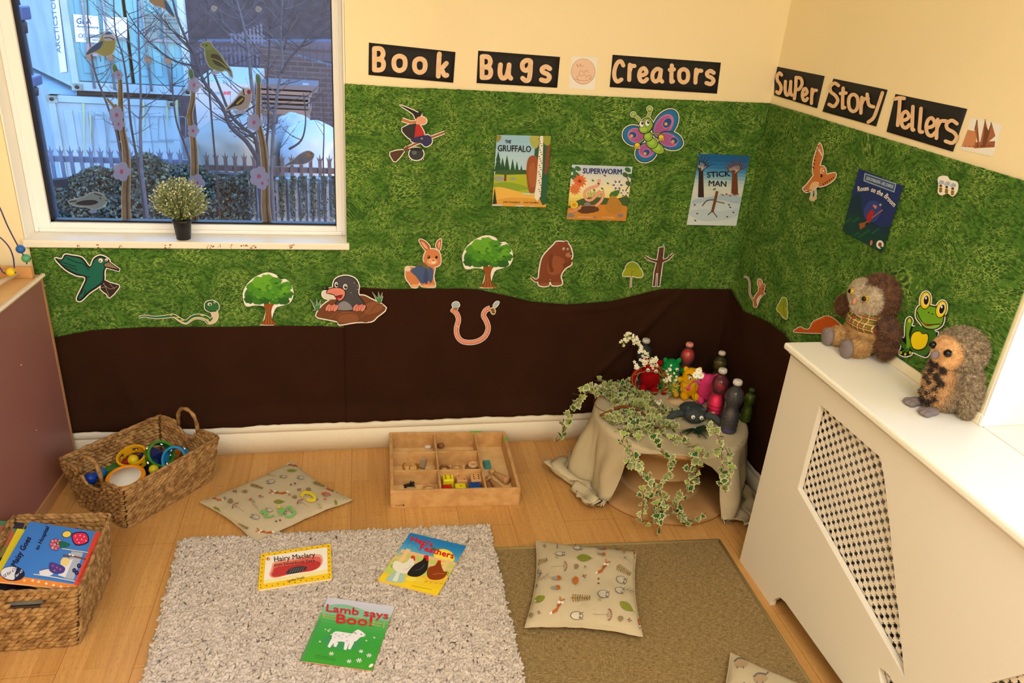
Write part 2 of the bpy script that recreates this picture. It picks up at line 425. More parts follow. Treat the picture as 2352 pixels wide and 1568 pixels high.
L.new(sky.outputs['Color'], tint.inputs[6]); L.new(tint.outputs[2], bg.inputs['Color']); bg.inputs['Strength'].default_value = 3.7
vs_ = scene.view_settings; vs_.view_transform = 'Standard'; vs_.look = 'None'; vs_.gamma = 1; vs_.exposure = .0; vs_.use_curve_mapping = False
# ------------------------------------------------------------------ batch geometry (numpy)
def np_mesh(name, V, F, mats, mi=None, smooth=True, parent=None, origin=None):
	"""V (n,3), F list/array of equal-length faces"""
	V = np.asarray(V, float); F = np.asarray(F, int)
	if origin is not None: V = V-np.array(origin)
	me = bpy.data.meshes.new(name); k = F.shape[1]
	me.vertices.add(len(V)); me.vertices.foreach_set('co', V.ravel())
	me.loops.add(F.size); me.loops.foreach_set('vertex_index', F.ravel().astype('i'))
	me.polygons.add(len(F)); me.polygons.foreach_set('loop_start', (np.arange(len(F))*k).astype('i'))
	try: me.polygons.foreach_set('loop_total', np.full(len(F), k, 'i'))
	except Exception: pass
	if mi is not None: me.polygons.foreach_set('material_index', np.asarray(mi, 'i'))
	me.polygons.foreach_set('use_smooth', np.full(len(F), smooth))
	me.update(calc_edges=True); me.validate()
	for m in mats: me.materials.append(m)
	ob = bpy.data.objects.new(name, me); COL.objects.link(ob)
	if parent is not None:
		ob.parent = parent
		if origin is None: ob.matrix_parent_inverse = parent.matrix_basis.inverted()
	elif origin is not None: ob.location = Vector(origin)
	return ob
def spindle(n=6, prof=((0, -1), (.62, -.62), (.95, -.2), (1, .15), (.6, .65), (0, 1))):
	V = []; k = len(prof)
	for r, x in prof:
		for j in range(n):
			a = 2*PI*j/n; V.append((x, r*math.cos(a), r*math.sin(a)))
	F = [(i*n+j, i*n+(j+1) % n, (i+1)*n+(j+1) % n, (i+1)*n+j) for i in range(k-1) for j in range(n)]
	return np.array(V), np.array(F)
def inst(T, frames):
	"""template (V,F) stamped with frames: list of (origin, ax, ay, az) already scaled"""
	V, F = T; n = len(V)
	O = np.array([f[0] for f in frames]); A = np.array([[f[1], f[2], f[3]] for f in frames])
	VV = O[:, None, :]+np.einsum('vk,fkc->fvc', V, A)
	FF = F[None]+(np.arange(len(frames))*n)[:, None, None]
	return VV.reshape(-1, 3), FF.reshape(-1, F.shape[1])
rs = np.random.RandomState(5)
def fur_mesh(me, count, length, width, lean=(0, 0, -.5), jitter=.5, keep=None):
	"""curved tapered tufts rooted on a surface mesh -> V,F arrays (quads)"""
	me.calc_loop_triangles(); vs = np.array([v.co[:] for v in me.vertices]); tr = np.array([t.vertices[:] for t in me.loop_triangles])
	a, b, c = vs[tr[:, 0]], vs[tr[:, 1]], vs[tr[:, 2]]; nn = np.cross(b-a, c-a); ar = np.linalg.norm(nn, axis=1); nn = nn/np.maximum(ar, 1e-12)[:, None]
	idx = rs.choice(len(tr), count, p=ar/ar.sum()); r1 = np.sqrt(rs.rand(count, 1)); r2 = rs.rand(count, 1)
	P = a[idx]*(1-r1)+b[idx]*r1*(1-r2)+c[idx]*r1*r2; N_ = nn[idx]
	if keep is not None:
		k = np.array([keep(p) for p in P]); P, N_ = P[k], N_[k]
	count = len(P); D = N_+np.array(lean)+rs.randn(count, 3)*jitter; D /= np.linalg.norm(D, axis=1)[:, None]
	S_ = np.cross(D, N_+rs.randn(count, 3)*.3); S_ /= np.maximum(np.linalg.norm(S_, axis=1), 1e-6)[:, None]
	ln = length*(.6+.7*rs.rand(count, 1)); w = width
	base = P-N_*length*.25; mid = base+(N_*.7+D*.4)*ln*.6; tip = mid+D*ln*.65
	V = np.stack([base-S_*w, base+S_*w, mid+S_*w*.8, mid-S_*w*.8, tip+S_*w*.12, tip-S_*w*.12], 1).reshape(-1, 3)
	F = (np.array([[0, 1, 2, 3], [3, 2, 4, 5]])[None]+(np.arange(count)*6)[:, None, None]).reshape(-1, 4)
	return V, F

# ------------------------------------------------------------------ green leaf-print fabric and brown fabric
def green_material():
	m = bpy.data.materials.new('green_leaf_print'); nt, N, L, b = nodes(m)
	tc = N.new('ShaderNodeTexCoord')
	n = N.new('ShaderNodeTexNoise'); n.inputs['Scale'].default_value = 6; n.inputs['Detail'].default_value = .6; L.new(tc.outputs['UV'], n.inputs['Vector'])
	s1 = N.new('ShaderNodeVectorMath'); s1.operation = 'SUBTRACT'; s1.inputs[1].default_value = (.5, .5, .5); L.new(n.outputs['Color'], s1.inputs[0])
	s2 = N.new('ShaderNodeVectorMath'); s2.operation = 'SCALE'; s2.inputs['Scale'].default_value = .16; L.new(s1.outputs[0], s2.inputs[0])
	s3 = N.new('ShaderNodeVectorMath'); s3.operation = 'ADD'; L.new(tc.outputs['UV'], s3.inputs[0]); L.new(s2.outputs[0], s3.inputs[1])
	mp = N.new('ShaderNodeMapping'); mp.inputs['Scale'].default_value = (74, 185, 1); mp.inputs['Rotation'].default_value = (0, 0, .5); L.new(s3.outputs[0], mp.inputs['Vector'])
	v = N.new('ShaderNodeTexVoronoi'); v.feature = 'DISTANCE_TO_EDGE'; v.voronoi_dimensions = '2D'; v.inputs['Scale'].default_value = 1; v.inputs['Randomness'].default_value = .8; L.new(mp.outputs[0], v.inputs['Vector'])
	r = N.new('ShaderNodeValToRGB'); e = r.color_ramp.elements; e[0].position = .03; e[0].color = (1, 1, 1, 1); e[1].position = .24; e[1].color = (0, 0, 0, 1); L.new(v.outputs['Distance'], r.inputs['Fac'])
	n2 = N.new('ShaderNodeTexNoise'); n2.inputs['Scale'].default_value = 13; n2.inputs['Detail'].default_value = 3; L.new(s3.outputs[0], n2.inputs['Vector'])
	r2 = N.new('ShaderNodeValToRGB'); r2.color_ramp.elements[0].position = .38; r2.color_ramp.elements[0].color = (.12, .12, .12, 1); r2.color_ramp.elements[1].position = .66; L.new(n2.outputs['Fac'], r2.inputs['Fac'])
	mu0 = N.new('ShaderNodeMath'); mu0.operation = 'MULTIPLY'; L.new(r.outputs[0], mu0.inputs[0]); L.new(r2.outputs[0], mu0.inputs[1])
	n4 = N.new('ShaderNodeTexNoise'); n4.inputs['Scale'].default_value = 75; n4.inputs['Detail'].default_value = 1; L.new(tc.outputs['UV'], n4.inputs['Vector'])
	r4 = N.new('ShaderNodeValToRGB'); r4.color_ramp.elements[0].position = .40; r4.color_ramp.elements[0].color = (.1, .1, .1, 1); r4.color_ramp.elements[1].position = .56; L.new(n4.outputs['Fac'], r4.inputs['Fac'])
	mu = N.new('ShaderNodeMath'); mu.operation = 'MULTIPLY'; L.new(mu0.outputs[0], mu.inputs[0]); L.new(r4.outputs[0], mu.inputs[1])
	v2 = N.new('ShaderNodeTexVoronoi'); v2.voronoi_dimensions = '2D'; v2.inputs['Scale'].default_value = 1; v2.inputs['Randomness'].default_value = .8; L.new(mp.outputs[0], v2.inputs['Vector'])
	sp = N.new('ShaderNodeSeparateColor'); L.new(v2.outputs['Color'], sp.inputs[0])
	r3 = N.new('ShaderNodeValToRGB'); r3.color_ramp.elements[0].color = lin((44, 84, 26)); r3.color_ramp.elements[1].color = lin((74, 120, 40)); r3.color_ramp.elements[0].position = .2; r3.color_ramp.elements[1].position = .9; L.new(sp.outputs[0], r3.inputs['Fac'])
	mx = N.new('ShaderNodeMix'); mx.data_type = 'RGBA'; L.new(mu.outputs[0], mx.inputs[0]); L.new(r3.outputs[0], mx.inputs[6]); mx.inputs[7].default_value = lin((160, 186, 92))
	L.new(mx.outputs[2], b.inputs['Base Color']); b.inputs['Roughness'].default_value = .85; b.inputs['Specular IOR Level'].default_value = .2
	return m
def cloth_sheet(name, us, ztop, zbot, offf, m, nz=60, thick=.001):
	mb = MB(); n = len(us); vs = []; uvs = []
	for u in us:
		z1, z0 = ztop(u), zbot(u)
		for j in range(nz+1):
			z = z1+(z0-z1)*j/nz; o = offf(u, z)
			vs.append((-max(-u, o), -max(u, o), z)); uvs.append((u, z))
	fs = [(i*(nz+1)+j, i*(nz+1)+j+1, (i+1)*(nz+1)+j+1, (i+1)*(nz+1)+j) for i in range(n-1) for j in range(nz)]
	mb.add(vs, fs, m, True); ob = mb.build(name)
	uv = ob.data.uv_layers.new(name='UVMap')
	for lp in ob.data.loops: uv.data[lp.index].uv = uvs[lp.vertex_index]
	ob.modifiers.new('solid', 'SOLIDIFY').thickness = thick; ob.modifiers['solid'].offset = 1 if False else -1
	return ob
def interp(pts):
	xs = [p[0] for p in pts]; zs = [p[1] for p in pts]
	return lambda x: float(np.interp(x, xs, zs))
def bwp(l): return [(U(x, y, 1, -.008).x, U(x, y, 1, -.008).z) for x, y in l]
def rwp(l): return [(-U(x, y, 0, -.008).y, U(x, y, 0, -.008).z) for x, y in l]
nz_ = lambda *a: noise.noise(a)
top_b = interp(bwp([(793, 192), (943, 202), (1000, 203), (1250, 215), (1400, 222), (1560, 229), (1768, 237)]))
top_r = interp(rwp([(1770, 238), (1850, 261), (1900, 277), (2000, 308), (2100, 338), (2200, 369), (2352, 415)]))
brl = interp(bwp([(130, 772), (150, 768), (210, 757), (330, 750), (550, 748), (640, 746), (745, 748), (830, 753)]))
brr_b = interp(bwp([(780, 700), (800, 668), (826, 658), (845, 659), (900, 662), (1000, 661), (1060, 660), (1095, 662), (1150, 674), (1220, 690), (1300, 697), (1400, 689), (1470, 673), (1520, 661), (1600, 661), (1672, 662)]))
brr_r = interp(rwp([(1682, 664), (1698, 690), (1712, 714), (1769, 739), (1806, 764)])+[(.95, .60), (1.3, .6)])
brown_top = lambda u: brr_b(u) if u < 0 else brr_r(u)
WXE = U(795, 400, 1, 0).x
g_top = lambda u: (.886 if u < WXE-.001 else top_b(u)+.002*nz_(u*60, 1, 0)) if u < 0 else top_r(u)+.002*nz_(u*60, 1, 0)
def g_bot(u):
	if u < -1.62: return brl(u)-.06
	if u < .86: return brown_top(u)-.06
	return .893
def g_off(u, z):
	o = .0065+.0022*nz_(u*3, z*3, 0)+.0012*nz_(u*9, z*9, 4)
	if u < .0:   # diagonal drag folds under the poster
		d = (z-1.02)-(u+.35)*.75
		o += .0022*math.exp(-(d/.012)**2)*(1 if -.75 < u < -.1 else 0)
		zz = U(1300, 576, 1, 0).z
		o += .0012*math.exp(-((z-zz)/.003)**2)*(1 if u > -.95 else 0)
	return o
us = sorted(set(list(np.arange(-2.70, -.02, .012))+[WXE-.0015, WXE]+list(np.linspace(-.02, .02, 9))+list(np.arange(.03, 1.366, .012))+[1.366]))
GREENM = green_material()
g = cloth_sheet('green_fabric_backdrop', us, g_top, g_bot, g_off, GREENM, 70)
tag(g, 'green leaf-print fabric pinned along both walls as a grassy backdrop', 'fabric')
BROWNM = mat('brown_cotton', (54, 31, 20), .88, var=.12, vscale=6, bump=.25, bscale=500, spec=.08)
def b_bot(u): return .138+.006*nz_(u*9, 0, 3)+.004*nz_(u*30, 0, 3)+(.004 if u > -1.9 else 0)
def b_off(u, z):
	o = .0135+.0045*nz_(u*2.2, z*1.4, 9)+.0035*nz_(u*7+z*5, z*2, 2)
	d = (z-.66)-(u+.28)*1.15
	if u < .02: o += .012*math.exp(-(d/.03)**2)*max(0, min(1, (-.18-u)*6))*max(0, min(1, (u+.8)*4))
	top = brown_top(u) if u > -1.62 else brl(u)
	if -.9 < u < -.3: o += .004*math.exp(-((top-z-.03)/.012)**2)
	if z < .22: o += .016*min(1, (.22-z)/.06)
	for k in range(9):
		c = -2.45+k*.31; o += .0045*math.exp(-((u-c-.25*(z-.3)*(1 if k % 2 else -1))/.02)**2)*max(0, min(1, (.55-z)*3))
	return o+.0015*math.exp(-((top-z)/.004)**2)
us2 = list(np.arange(-2.72, -1.60, .012))
lb = cloth_sheet('brown_fabric', us2, brl, b_bot, b_off, BROWNM, 50)
tag(lb, 'dark brown fabric panel on the wall under the window, behind the big basket', 'fabric', 'brown fabric panels')
x_seam = U(792, 850, 1, 0).x
us3 = list(np.arange(x_seam, -.02, .012))+list(np.linspace(-.02, .02, 7))+list(np.arange(.03, .856, .014))
rb = cloth_sheet('brown_fabric', us3, brown_top, lambda u: b_bot(u), lambda u, z: b_off(u, z)+.004, BROWNM, 60)
tag(rb, 'long dark brown fabric panel with wavy top, running behind the covered drum into the corner', 'fabric', 'brown fabric panels')

# ------------------------------------------------------------------ radiator cover
CX = -.2514; CT = .862
cov = empty('radiator_cover', (CX/2, -1.9, 0), 'white painted radiator cover with pierced quatrefoil grille under the right window', 'radiator cover')
CP = mat('cover_paint', (234, 227, 212), .42, bump=.04, bscale=80)
def panel_holes(outer, holes, x0, x1, m):
	"""flat panel in the YZ plane with cut-outs and thickness"""
	mb = MB(); loops = [outer]+holes; allp = [p for l in loops for p in l]
	t = tessellate_polygon([[Vector((p[0], p[1], 0)) for p in l] for l in loops]); n = len(allp)
	vs = [(x0, p[0], p[1]) for p in allp]+[(x1, p[0], p[1]) for p in allp]; fs = []
	for a, b, c in t:
		A, B, C_ = allp[a], allp[b], allp[c]; ar = (B[0]-A[0])*(C_[1]-A[1])-(C_[0]-A[0])*(B[1]-A[1])
		tri = (a, b, c) if ar < 0 else (c, b, a)     # faces -x
		fs.append(tri); fs.append((tri[2]+n, tri[1]+n, tri[0]+n))
	b = 0
	for l in loops:
		k = len(l)
		fs += [(b+i, b+(i+1) % k, n+b+(i+1) % k, n+b+i) for i in range(k)]; b += k
	mb.add(vs, fs, m); return mb
P = lambda x, y: (lambda q: (q.y, q.z))(U(x, y, 0, CX))
YE = -3.0
o1, o2, o3, o4, o5 = P(1883, 928), P(2022, 1050), P(2033, 1120), P(2078, 1556), P(1832, 1122)
hole1 = [o1, o2]+[P(2030, 1090), P(2041, 1180), P(2052, 1290), P(2064, 1410)]+[o4]+[P(1955, 1340), o5]
apex = o4[0]-.035
mir = lambda l: [(2*apex-p[0], p[1]) for p in l][::-1]
leafA = crom([P(2018, 1534), P(2040, 1548), P(2062, 1585), P(2072, 1640), P(2040, 1610), P(2024, 1570)], 3)
leafB = mir(leafA)
y0 = -.872; n1 = -1.10
outer = [(y0, 0), (y0, CT-.022), (YE, CT-.022), (YE, 0), (-2.8, 0), (-2.8, .035)]
outer += [(-2.76, .075), (n1-.06, .075), (n1-.03, .066), (n1-.012, .045), (n1-.004, .03), (n1+.004, .024), (n1+.004, 0)]
mbp = panel_holes(outer, [hole1, mir(hole1), leafA, leafB], CX, CX+.018, CP)
front = mbp.build('front_panel', cov); front['label'] = 'cream white front panel with cut openings'
weld(front, .0015, 1, 60)
mb = MB(); mb.box((CX+.018, y0-.018, 0), (-.002, y0, CT-.022), CP); mb.build('end_panel', cov)
mb = MB(); mb.box((-.272, -3.02, CT-.022), (-.0005, -.852, CT), mat('cover_top_paint', (250, 246, 232), .35, bump=.03, bscale=60))
top = weld(mb.build('top_shelf', cov), .007, 3)
mb = MB(); mb.tube([(CX-.004, -.87, CT-.026), (CX-.004, -3.0, CT-.026)], .006, CP, 8); mb.build('moulding', cov)
def quatre(cx, cy, s, rot=0):
	pts = []
	for k in range(4):
		a0 = k*PI/2+PI/4+rot
		for t in (-.66, -.36, -.12, .12, .36, .66): pts.append((a0+t, .56*math.cos(t)))
		pts += [(a0+.72, .34), (a0+PI/4, .64), (a0+PI/2-.72, .34)]
	return [(cx+s*r*math.cos(a), cy+s*r*math.sin(a)) for a, r in pts]
mb = MB(); GP = mat('grille_paint', (240, 230, 212), .45)
pit = .034; ys = [p[0] for p in hole1]+[2*apex-p[0] for p in hole1]; zs = [p[1] for p in hole1]
gx = CX+.022
def cell(mb, cy, cz, h):
	"""diamond cell with a quatrefoil hole"""
	q = quatre(cy, cz, h*1.12)
	n = len(q); out = []
	for (a, b) in q:
		d = abs(a-cy)+abs(b-cz); k = h/d; out.append((cy+(a-cy)*k, cz+(b-cz)*k))
	for cxy in ((cy+h, cz), (cy-h, cz), (cy, cz+h), (cy, cz-h)):
		i = min(range(n), key=lambda i: (out[i][0]-cxy[0])**2+(out[i][1]-cxy[1])**2); out[i] = cxy
	vs = [(gx, a, b) for a, b in q]+[(gx, a, b) for a, b in out]+[(gx+.004, a, b) for a, b in q]
	fs = [(i, n+i, n+(i+1) % n, (i+1) % n) for i in range(n)]+[(i, (i+1) % n, 2*n+(i+1) % n, 2*n+i) for i in range(n)]
	mb.add(vs, fs, GP)
i0 = int((max(ys)-min(ys)+.06)/pit); j0 = int((max(zs)-.08)/pit)+1
for i in range(i0*2):
	for j in range(j0*2+2):
		if (i+j) % 2: continue
		cell(mb, max(ys)+.02-i*pit/2*1.0, max(zs)+.015-j*pit/2, pit/2)
mb.build('pierced_grille', cov)
rad = MB(); RM = mat('radiator_grey', (150, 146, 142), .5)
for k in range(34): rad.box((-.16, -1.0-k*.05, .12), (-.10, -1.042-k*.05, .74), RM)
rad.box((-.15, -2.72, .7), (-.105, -.99, .74), RM); rad.box((-.15, -2.72, .12), (-.105, -.99, .16), RM)
rad.box((-.1, -1.2, .02), (-.06, -1.24, .3), RM); rad.box((-.1, -2.5, .02), (-.06, -2.54, .3), RM); rad.box((-.12, -1.3, .3), (-.0005, -1.34, .34), RM); rad.box((-.12, -2.4, .3), (-.0005, -2.44, .34), RM)
tag(rad.build('radiator', origin=(-.12, -1.85, .02)), 'grey ribbed radiator seen through the pierced grille of the white cover', 'radiator')

# ------------------------------------------------------------------ cabinet at the left
cab = empty('toy_cabinet', (-2.85, -.6, 0), 'low cabinet with plum-brown side and rope-edged beech top at the left', 'cabinet')
ca = Vector((-2.664, -.045)); cdir = (Vector((-2.712, -.70))-ca).normalized(); cn = Vector((cdir.y, -cdir.x))  # n points left
if cn.x > 0: cn = -cn
CH = .795
def cpt(a, b, z): q = ca+cdir*a+cn*b; return Vector((q.x, q.y, z))
PLUM = mat('plum_laminate', (156, 104, 94), .42, var=.05, vscale=2.5, bump=.02)
CBW = mat('cabinet_beech', (196, 146, 96), .5, var=.12, vscale=14)
mb = MB()
def cbox(mb, a0, a1, b0, b1, z0, z1, m):
	vs = [cpt(a0, b0, z0), cpt(a1, b0, z0), cpt(a1, b1, z0), cpt(a0, b1, z0), cpt(a0, b0, z1), cpt(a1, b0, z1), cpt(a1, b1, z1), cpt(a0, b1, z1)]
	mb.add(vs, [(0, 1, 2, 3), (7, 6, 5, 4), (0, 4, 5, 1), (1, 5, 6, 2), (2, 6, 7, 3), (3, 7, 4, 0)], m)
cbox(mb, .012, 1.2, .0, .018, .05, CH-.02, PLUM)
sd = mb.build('side_panel', cab); sd['label'] = 'plum-brown laminate side'
mb = MB(); cbox(mb, 0, .012, -.002, .4, .0, CH-.018, CBW); mb.build('edge_strip', cab)
mb = MB(); cbox(mb, .0, 1.2, -.006, .012, .0, .05, CBW); cbox(mb, .0, 1.2, .0, .4, .0, .02, CBW); mb.build('plinth', cab)
mb = MB(); cbox(mb, 0, 1.2, .0, .42, CH-.022, CH-.004, mat('cabinet_top_beech', (222, 178, 120), .45, var=.1, vscale=9)); cbox(mb, .02, 1.2, .38, .398, .02, CH-.022, CBW); mb.build('top_board', cab)
mb = MB(); ROPE = mat('rope_edge', (226, 208, 180), .7, bump=.5, bscale=120)
T = spindle(6, ((.55, -1), (.9, -.5), (1, 0), (.9, .5), (.55, 1))); fr_ = []
for i in range(150):
	p = cpt(i*.008, -.004, CH-.006); d = Vector((cdir.x, cdir.y, 0)); up = Vector((0, 0, 1)); sd_ = d.cross(up)
	t = (d*.8+up*.5).normalized()
	fr_.append((p, t*.0055, sd_*.0085, t.cross(sd_)*.0085))
V_, F_ = inst(T, [[tuple(x) for x in f] for f in fr_]); np_mesh('rope_edging', V_, F_, [ROPE], parent=cab)
for (x, y) in ((48, 838), (83, 988), (102, 655)):
	mb = MB()
	d = _f*FPX+_r*(x-1176)-_u*(y-784); A_ = Vector((ca.x, ca.y, 0)); nn = Vector((cn.x, cn.y, 0)); t = (A_-CAMC).dot(nn)/d.dot(nn); p = CAMC+d*t
	mb.ball(p-nn*.0005, .0035, mat('screw_metal', (200, 160, 130), .3, metal=.6), 8); mb.build('screw', sd)
mz = empty('bead_maze', cpt(.12, .14, CH-.004), 'wooden bead maze with purple wires on top of the plum cabinet', 'toy')
MZW = mat('maze_wood', (214, 160, 100), .45, var=.12, vscale=18)
mb = MB(); cbox(mb, .02, .04, .012, .30, CH-.004, CH+.035, MZW)
weld(mb.build('base_board', mz), .002)
mb = MB(); cbox(mb, .30, .33, .05, .30, CH-.004, CH+.035, mat('grey_wood', (150, 130, 105), .6)); weld(mb.build('base_board', mz), .002)
mb = MB(); mb.tube([cpt(.04, .06, CH+.012), cpt(.31, .10, CH+.012)], .008, mat('pale_dowel', (232, 214, 186), .4), 10); mb.build('dowel', mz)
WIRE = mat('purple_wire', (52, 44, 110), .35)
def on(a, b, px, py):  # point at cabinet-frame plane a matching the sight line
	d = _f*FPX+_r*(px-1176)-_u*(py-784); nn = Vector((cdir.x, cdir.y, 0)); A_ = Vector((ca.x, ca.y, 0))+nn*a; t = (A_-CAMC).dot(nn)/d.dot(nn); return CAMC+d*t
def wire(a, pts):
	mb = MB(); mb.tube(crom([tuple(on(a, 0, x, y)) for x, y in pts], 5, False), .0022, WIRE, 8); return mb.build('wire', mz)
wire(.06, [(-190, 640), (-190, 520), (-120, 400), (-60, 380), (-20, 440), (0, 478), (18, 520), (42, 566), (56, 590), (62, 606)])
wire(.07, [(-150, 640), (-130, 560), (-50, 520), (-20, 535), (0, 545), (20, 566), (30, 590), (33, 615)])
wire(.09, [(-110, 650), (-90, 610), (-40, 590), (-10, 605), (0, 615), (8, 626), (20, 629)])
def bead(a, px, py, r, c, nm):
	mb = MB(); p = on(a, 0, px, py); mb.ball(p, r, mat('bead_'+nm, c, .45, bump=.05), 16); mb.tube([p+Vector((r*.9, -r*.2, 0)), p+Vector((r*1.02, -r*.2, 0))], .0028, GASK, 8)
	o = mb.build('bead', mz); o['label'] = nm+' wooden bead'; return o
bead(.06, 47, 572, .0145, (34, 98, 178), 'blue'); bead(.055, 60, 593, .0145, (84, 164, 116), 'green'); bead(.09, 25, 625, .0145, (236, 200, 20), 'yellow')

# ------------------------------------------------------------------ flat woven mat
MATZ = .007
mt = empty('woven_mat', (-.72, -1.3, 0), 'flat brown-green woven mat under the shaggy rug and fox cushion', 'mat')
def mat_material():
	m = bpy.data.materials.new('flatweave'); nt, N, L, b = nodes(m)
	tc = N.new('ShaderNodeTexCoord')
	def wav(sc, rot, dist):
		mp = N.new('ShaderNodeMapping'); mp.inputs['Scale'].default_value = sc; mp.inputs['Rotation'].default_value = (0, 0, rot); L.new(tc.outputs['Object'], mp.inputs['Vector'])
		n = N.new('ShaderNodeTexNoise'); n.inputs['Scale'].default_value = 1; n.inputs['Detail'].default_value = 4; n.inputs['Distortion'].default_value = dist; L.new(mp.outputs[0], n.inputs['Vector']); return n.outputs['Fac']
	a = wav((60, 460, 1), 0, .3); c = wav((460, 60, 1), .05, .3); big = wav((9, 9, 1), 0, 1)
	chk = N.new('ShaderNodeTexChecker'); chk.inputs['Scale'].default_value = 9.0; chk.inputs[1].default_value = (1, 1, 1, 1); chk.inputs[2].default_value = (0, 0, 0, 1)
	d = N.new('ShaderNodeMapping'); d.inputs['Scale'].default_value = (.7, 1, 1); L.new(tc.outputs['Object'], d.inputs['Vector']); L.new(d.outputs[0], chk.inputs['Vector'])
	nb = N.new('ShaderNodeMix'); nb.data_type = 'FLOAT'; L.new(big, nb.inputs[0]); L.new(a, nb.inputs[2]); L.new(c, nb.inputs[3])
	fm = N.new('ShaderNodeMix'); fm.data_type = 'FLOAT'; L.new(chk.outputs['Fac'], fm.inputs[0]); L.new(nb.outputs[0], fm.inputs[2])
	bl = N.new('ShaderNodeMix'); bl.data_type = 'FLOAT'; bl.inputs[0].default_value = .35; L.new(a, bl.inputs[2]); L.new(c, bl.inputs[3]); L.new(bl.outputs[0], fm.inputs[3])
	r = N.new('ShaderNodeValToRGB'); e = r.color_ramp.elements; e[0].position = .40; e[0].color = lin((112, 92, 58)); e[1].position = .60; e[1].color = lin((164, 140, 98)); k = e.new(.5); k.color = lin((138, 116, 76)); L.new(fm.outputs[0], r.inputs['Fac'])
	L.new(r.outputs[0], b.inputs['Base Color']); b.inputs['Roughness'].default_value = .85; b.inputs['Specular IOR Level'].default_value = .15
	bp = N.new('ShaderNodeBump'); bp.inputs['Strength'].default_value = .5; bp.inputs['Distance'].default_value = .002; L.new(fm.outputs[0], bp.inputs['Height']); L.new(bp.outputs[0], b.inputs['Normal'])
	return m
mq = [(-1.16, -.717), (-.283, -.764), (-.315, -2.05), (-1.19, -2.05)]
mb = MB(); MM = mat_material(); n = 24
g2 = [[Vector((0, 0, 0)) for _ in range(n+1)] for _ in range(n+1)]
vs = []; fs = []
for i in range(n+1):
	for j in range(n+1):
		a = Vector(mq[0]).lerp(Vector(mq[1]), i/n); c = Vector(mq[3]).lerp(Vector(mq[2]), i/n); p = a.lerp(c, j/n)
		vs.append((p.x, p.y, MATZ-.001+.0008*nz_(p.x*5, p.y*5, 0)))
fs = [(i*(n+1)+j, i*(n+1)+j+1, (i+1)*(n+1)+j+1, (i+1)*(n+1)+j) for i in range(n) for j in range(n)]
k = len(vs); vs += [(x, y, 0.0005) for x, y, z in vs]; fs += [tuple(q+k for q in f[::-1]) for f in fs]
mb.add(vs, fs, MM); mb.build('woven_field', mt)
mb = MB(); BND = mat('mat_binding', (150, 130, 84), .8, bump=.3, bscale=300)
cyc = [Vector((x, y, .005)) for x, y in mq]
for i in range(4): mb.tube([cyc[i], cyc[(i+1) % 4]], .0062, BND, 8)
for v in mb.v: pass
mb.v = [(x, y, max(.0004, z)) for x, y, z in mb.v]
mb.build('binding_edge', mt)

# ------------------------------------------------------------------ shaggy rug
rug = empty('shaggy_rug', (-1.67, -1.1, 0), 'pale grey-beige shaggy rug with three picture books lying on it', 'rug')
rq = [Vector((-2.200, -.560)), Vector((-1.128, -.598)), Vector((-1.165, -1.95)), Vector((-2.17, -1.95))]
mb = MB(); RB = mat('rug_backing', (178, 164, 148), .9)
mb.add([(p.x, p.y, .008) for p in rq]+[(p.x, p.y, .0115) for p in rq], [(3, 2, 1, 0), (4, 5, 6, 7), (0, 1, 5, 4), (1, 2, 6, 5), (2, 3, 7, 6), (3, 0, 4, 7)], RB); mb.build('backing', rug)
RUGA = mat('rug_yarn', (210, 198, 187), .9, spec=.1, rgb2=(190, 178, 166), vscale=45)
CUSQ = [(588, 1248), (812, 1144), (671, 1054), (456, 1149)]
def rug_frames(count, y_lo):
	fr = []
	for _ in range(count):
		s, t = rs.rand(), rs.rand(); t = t*y_lo
		a = rq[0].lerp(rq[1], s); c = rq[3].lerp(rq[2], s); p = a.lerp(c, t)
		im = toimg((p.x, p.y, .02)); sq = -.013 if all((B[0]-A[0])*(im[1]-A[1])-(B[1]-A[1])*(im[0]-A[0]) < -60 for A, B in zip(CUSQ, CUSQ[1:]+CUSQ[:1])) else 0
		edge = min(s, 1-s)*1.07; e2 = t*1.36; e = min(edge, e2)
		z = sq+.017+.008*rs.rand()*(1 if not sq else .2)-(0.006 if e < .012 else 0)+.003*noise.noise((p.x*14, p.y*14, 0))
		an = rs.rand()*2*PI; el = rs.rand()*1.1-.15
		d = Vector((math.cos(an)*math.cos(el), math.sin(an)*math.cos(el), math.sin(el)))
		s_ = d.orthogonal().normalized(); q = d.cross(s_); L_ = .0065+.004*rs.rand(); w = .0040+.0024*rs.rand()
		fr.append((tuple(Vector((p.x+rs.randn()*.002, p.y+rs.randn()*.002, z))), tuple(d*L_), tuple(s_*w), tuple(q*w)))
	return fr
Vt, Ft = spindle(6, ((.25, -1.1), (.9, -.75), (1, -.2), (1, .3), (.75, .8), (.2, 1.1)))
Vt = Vt.copy(); Vt[:, 1] += .7*Vt[:, 0]**2-.3
V_, F_ = inst((Vt, Ft), rug_frames(44000, 1.0)); V_[:, 2] = np.maximum(V_[:, 2], .0016)
pl = np_mesh('pile', V_, F_, [RUGA], parent=rug); pl['kind'] = 'stuff'
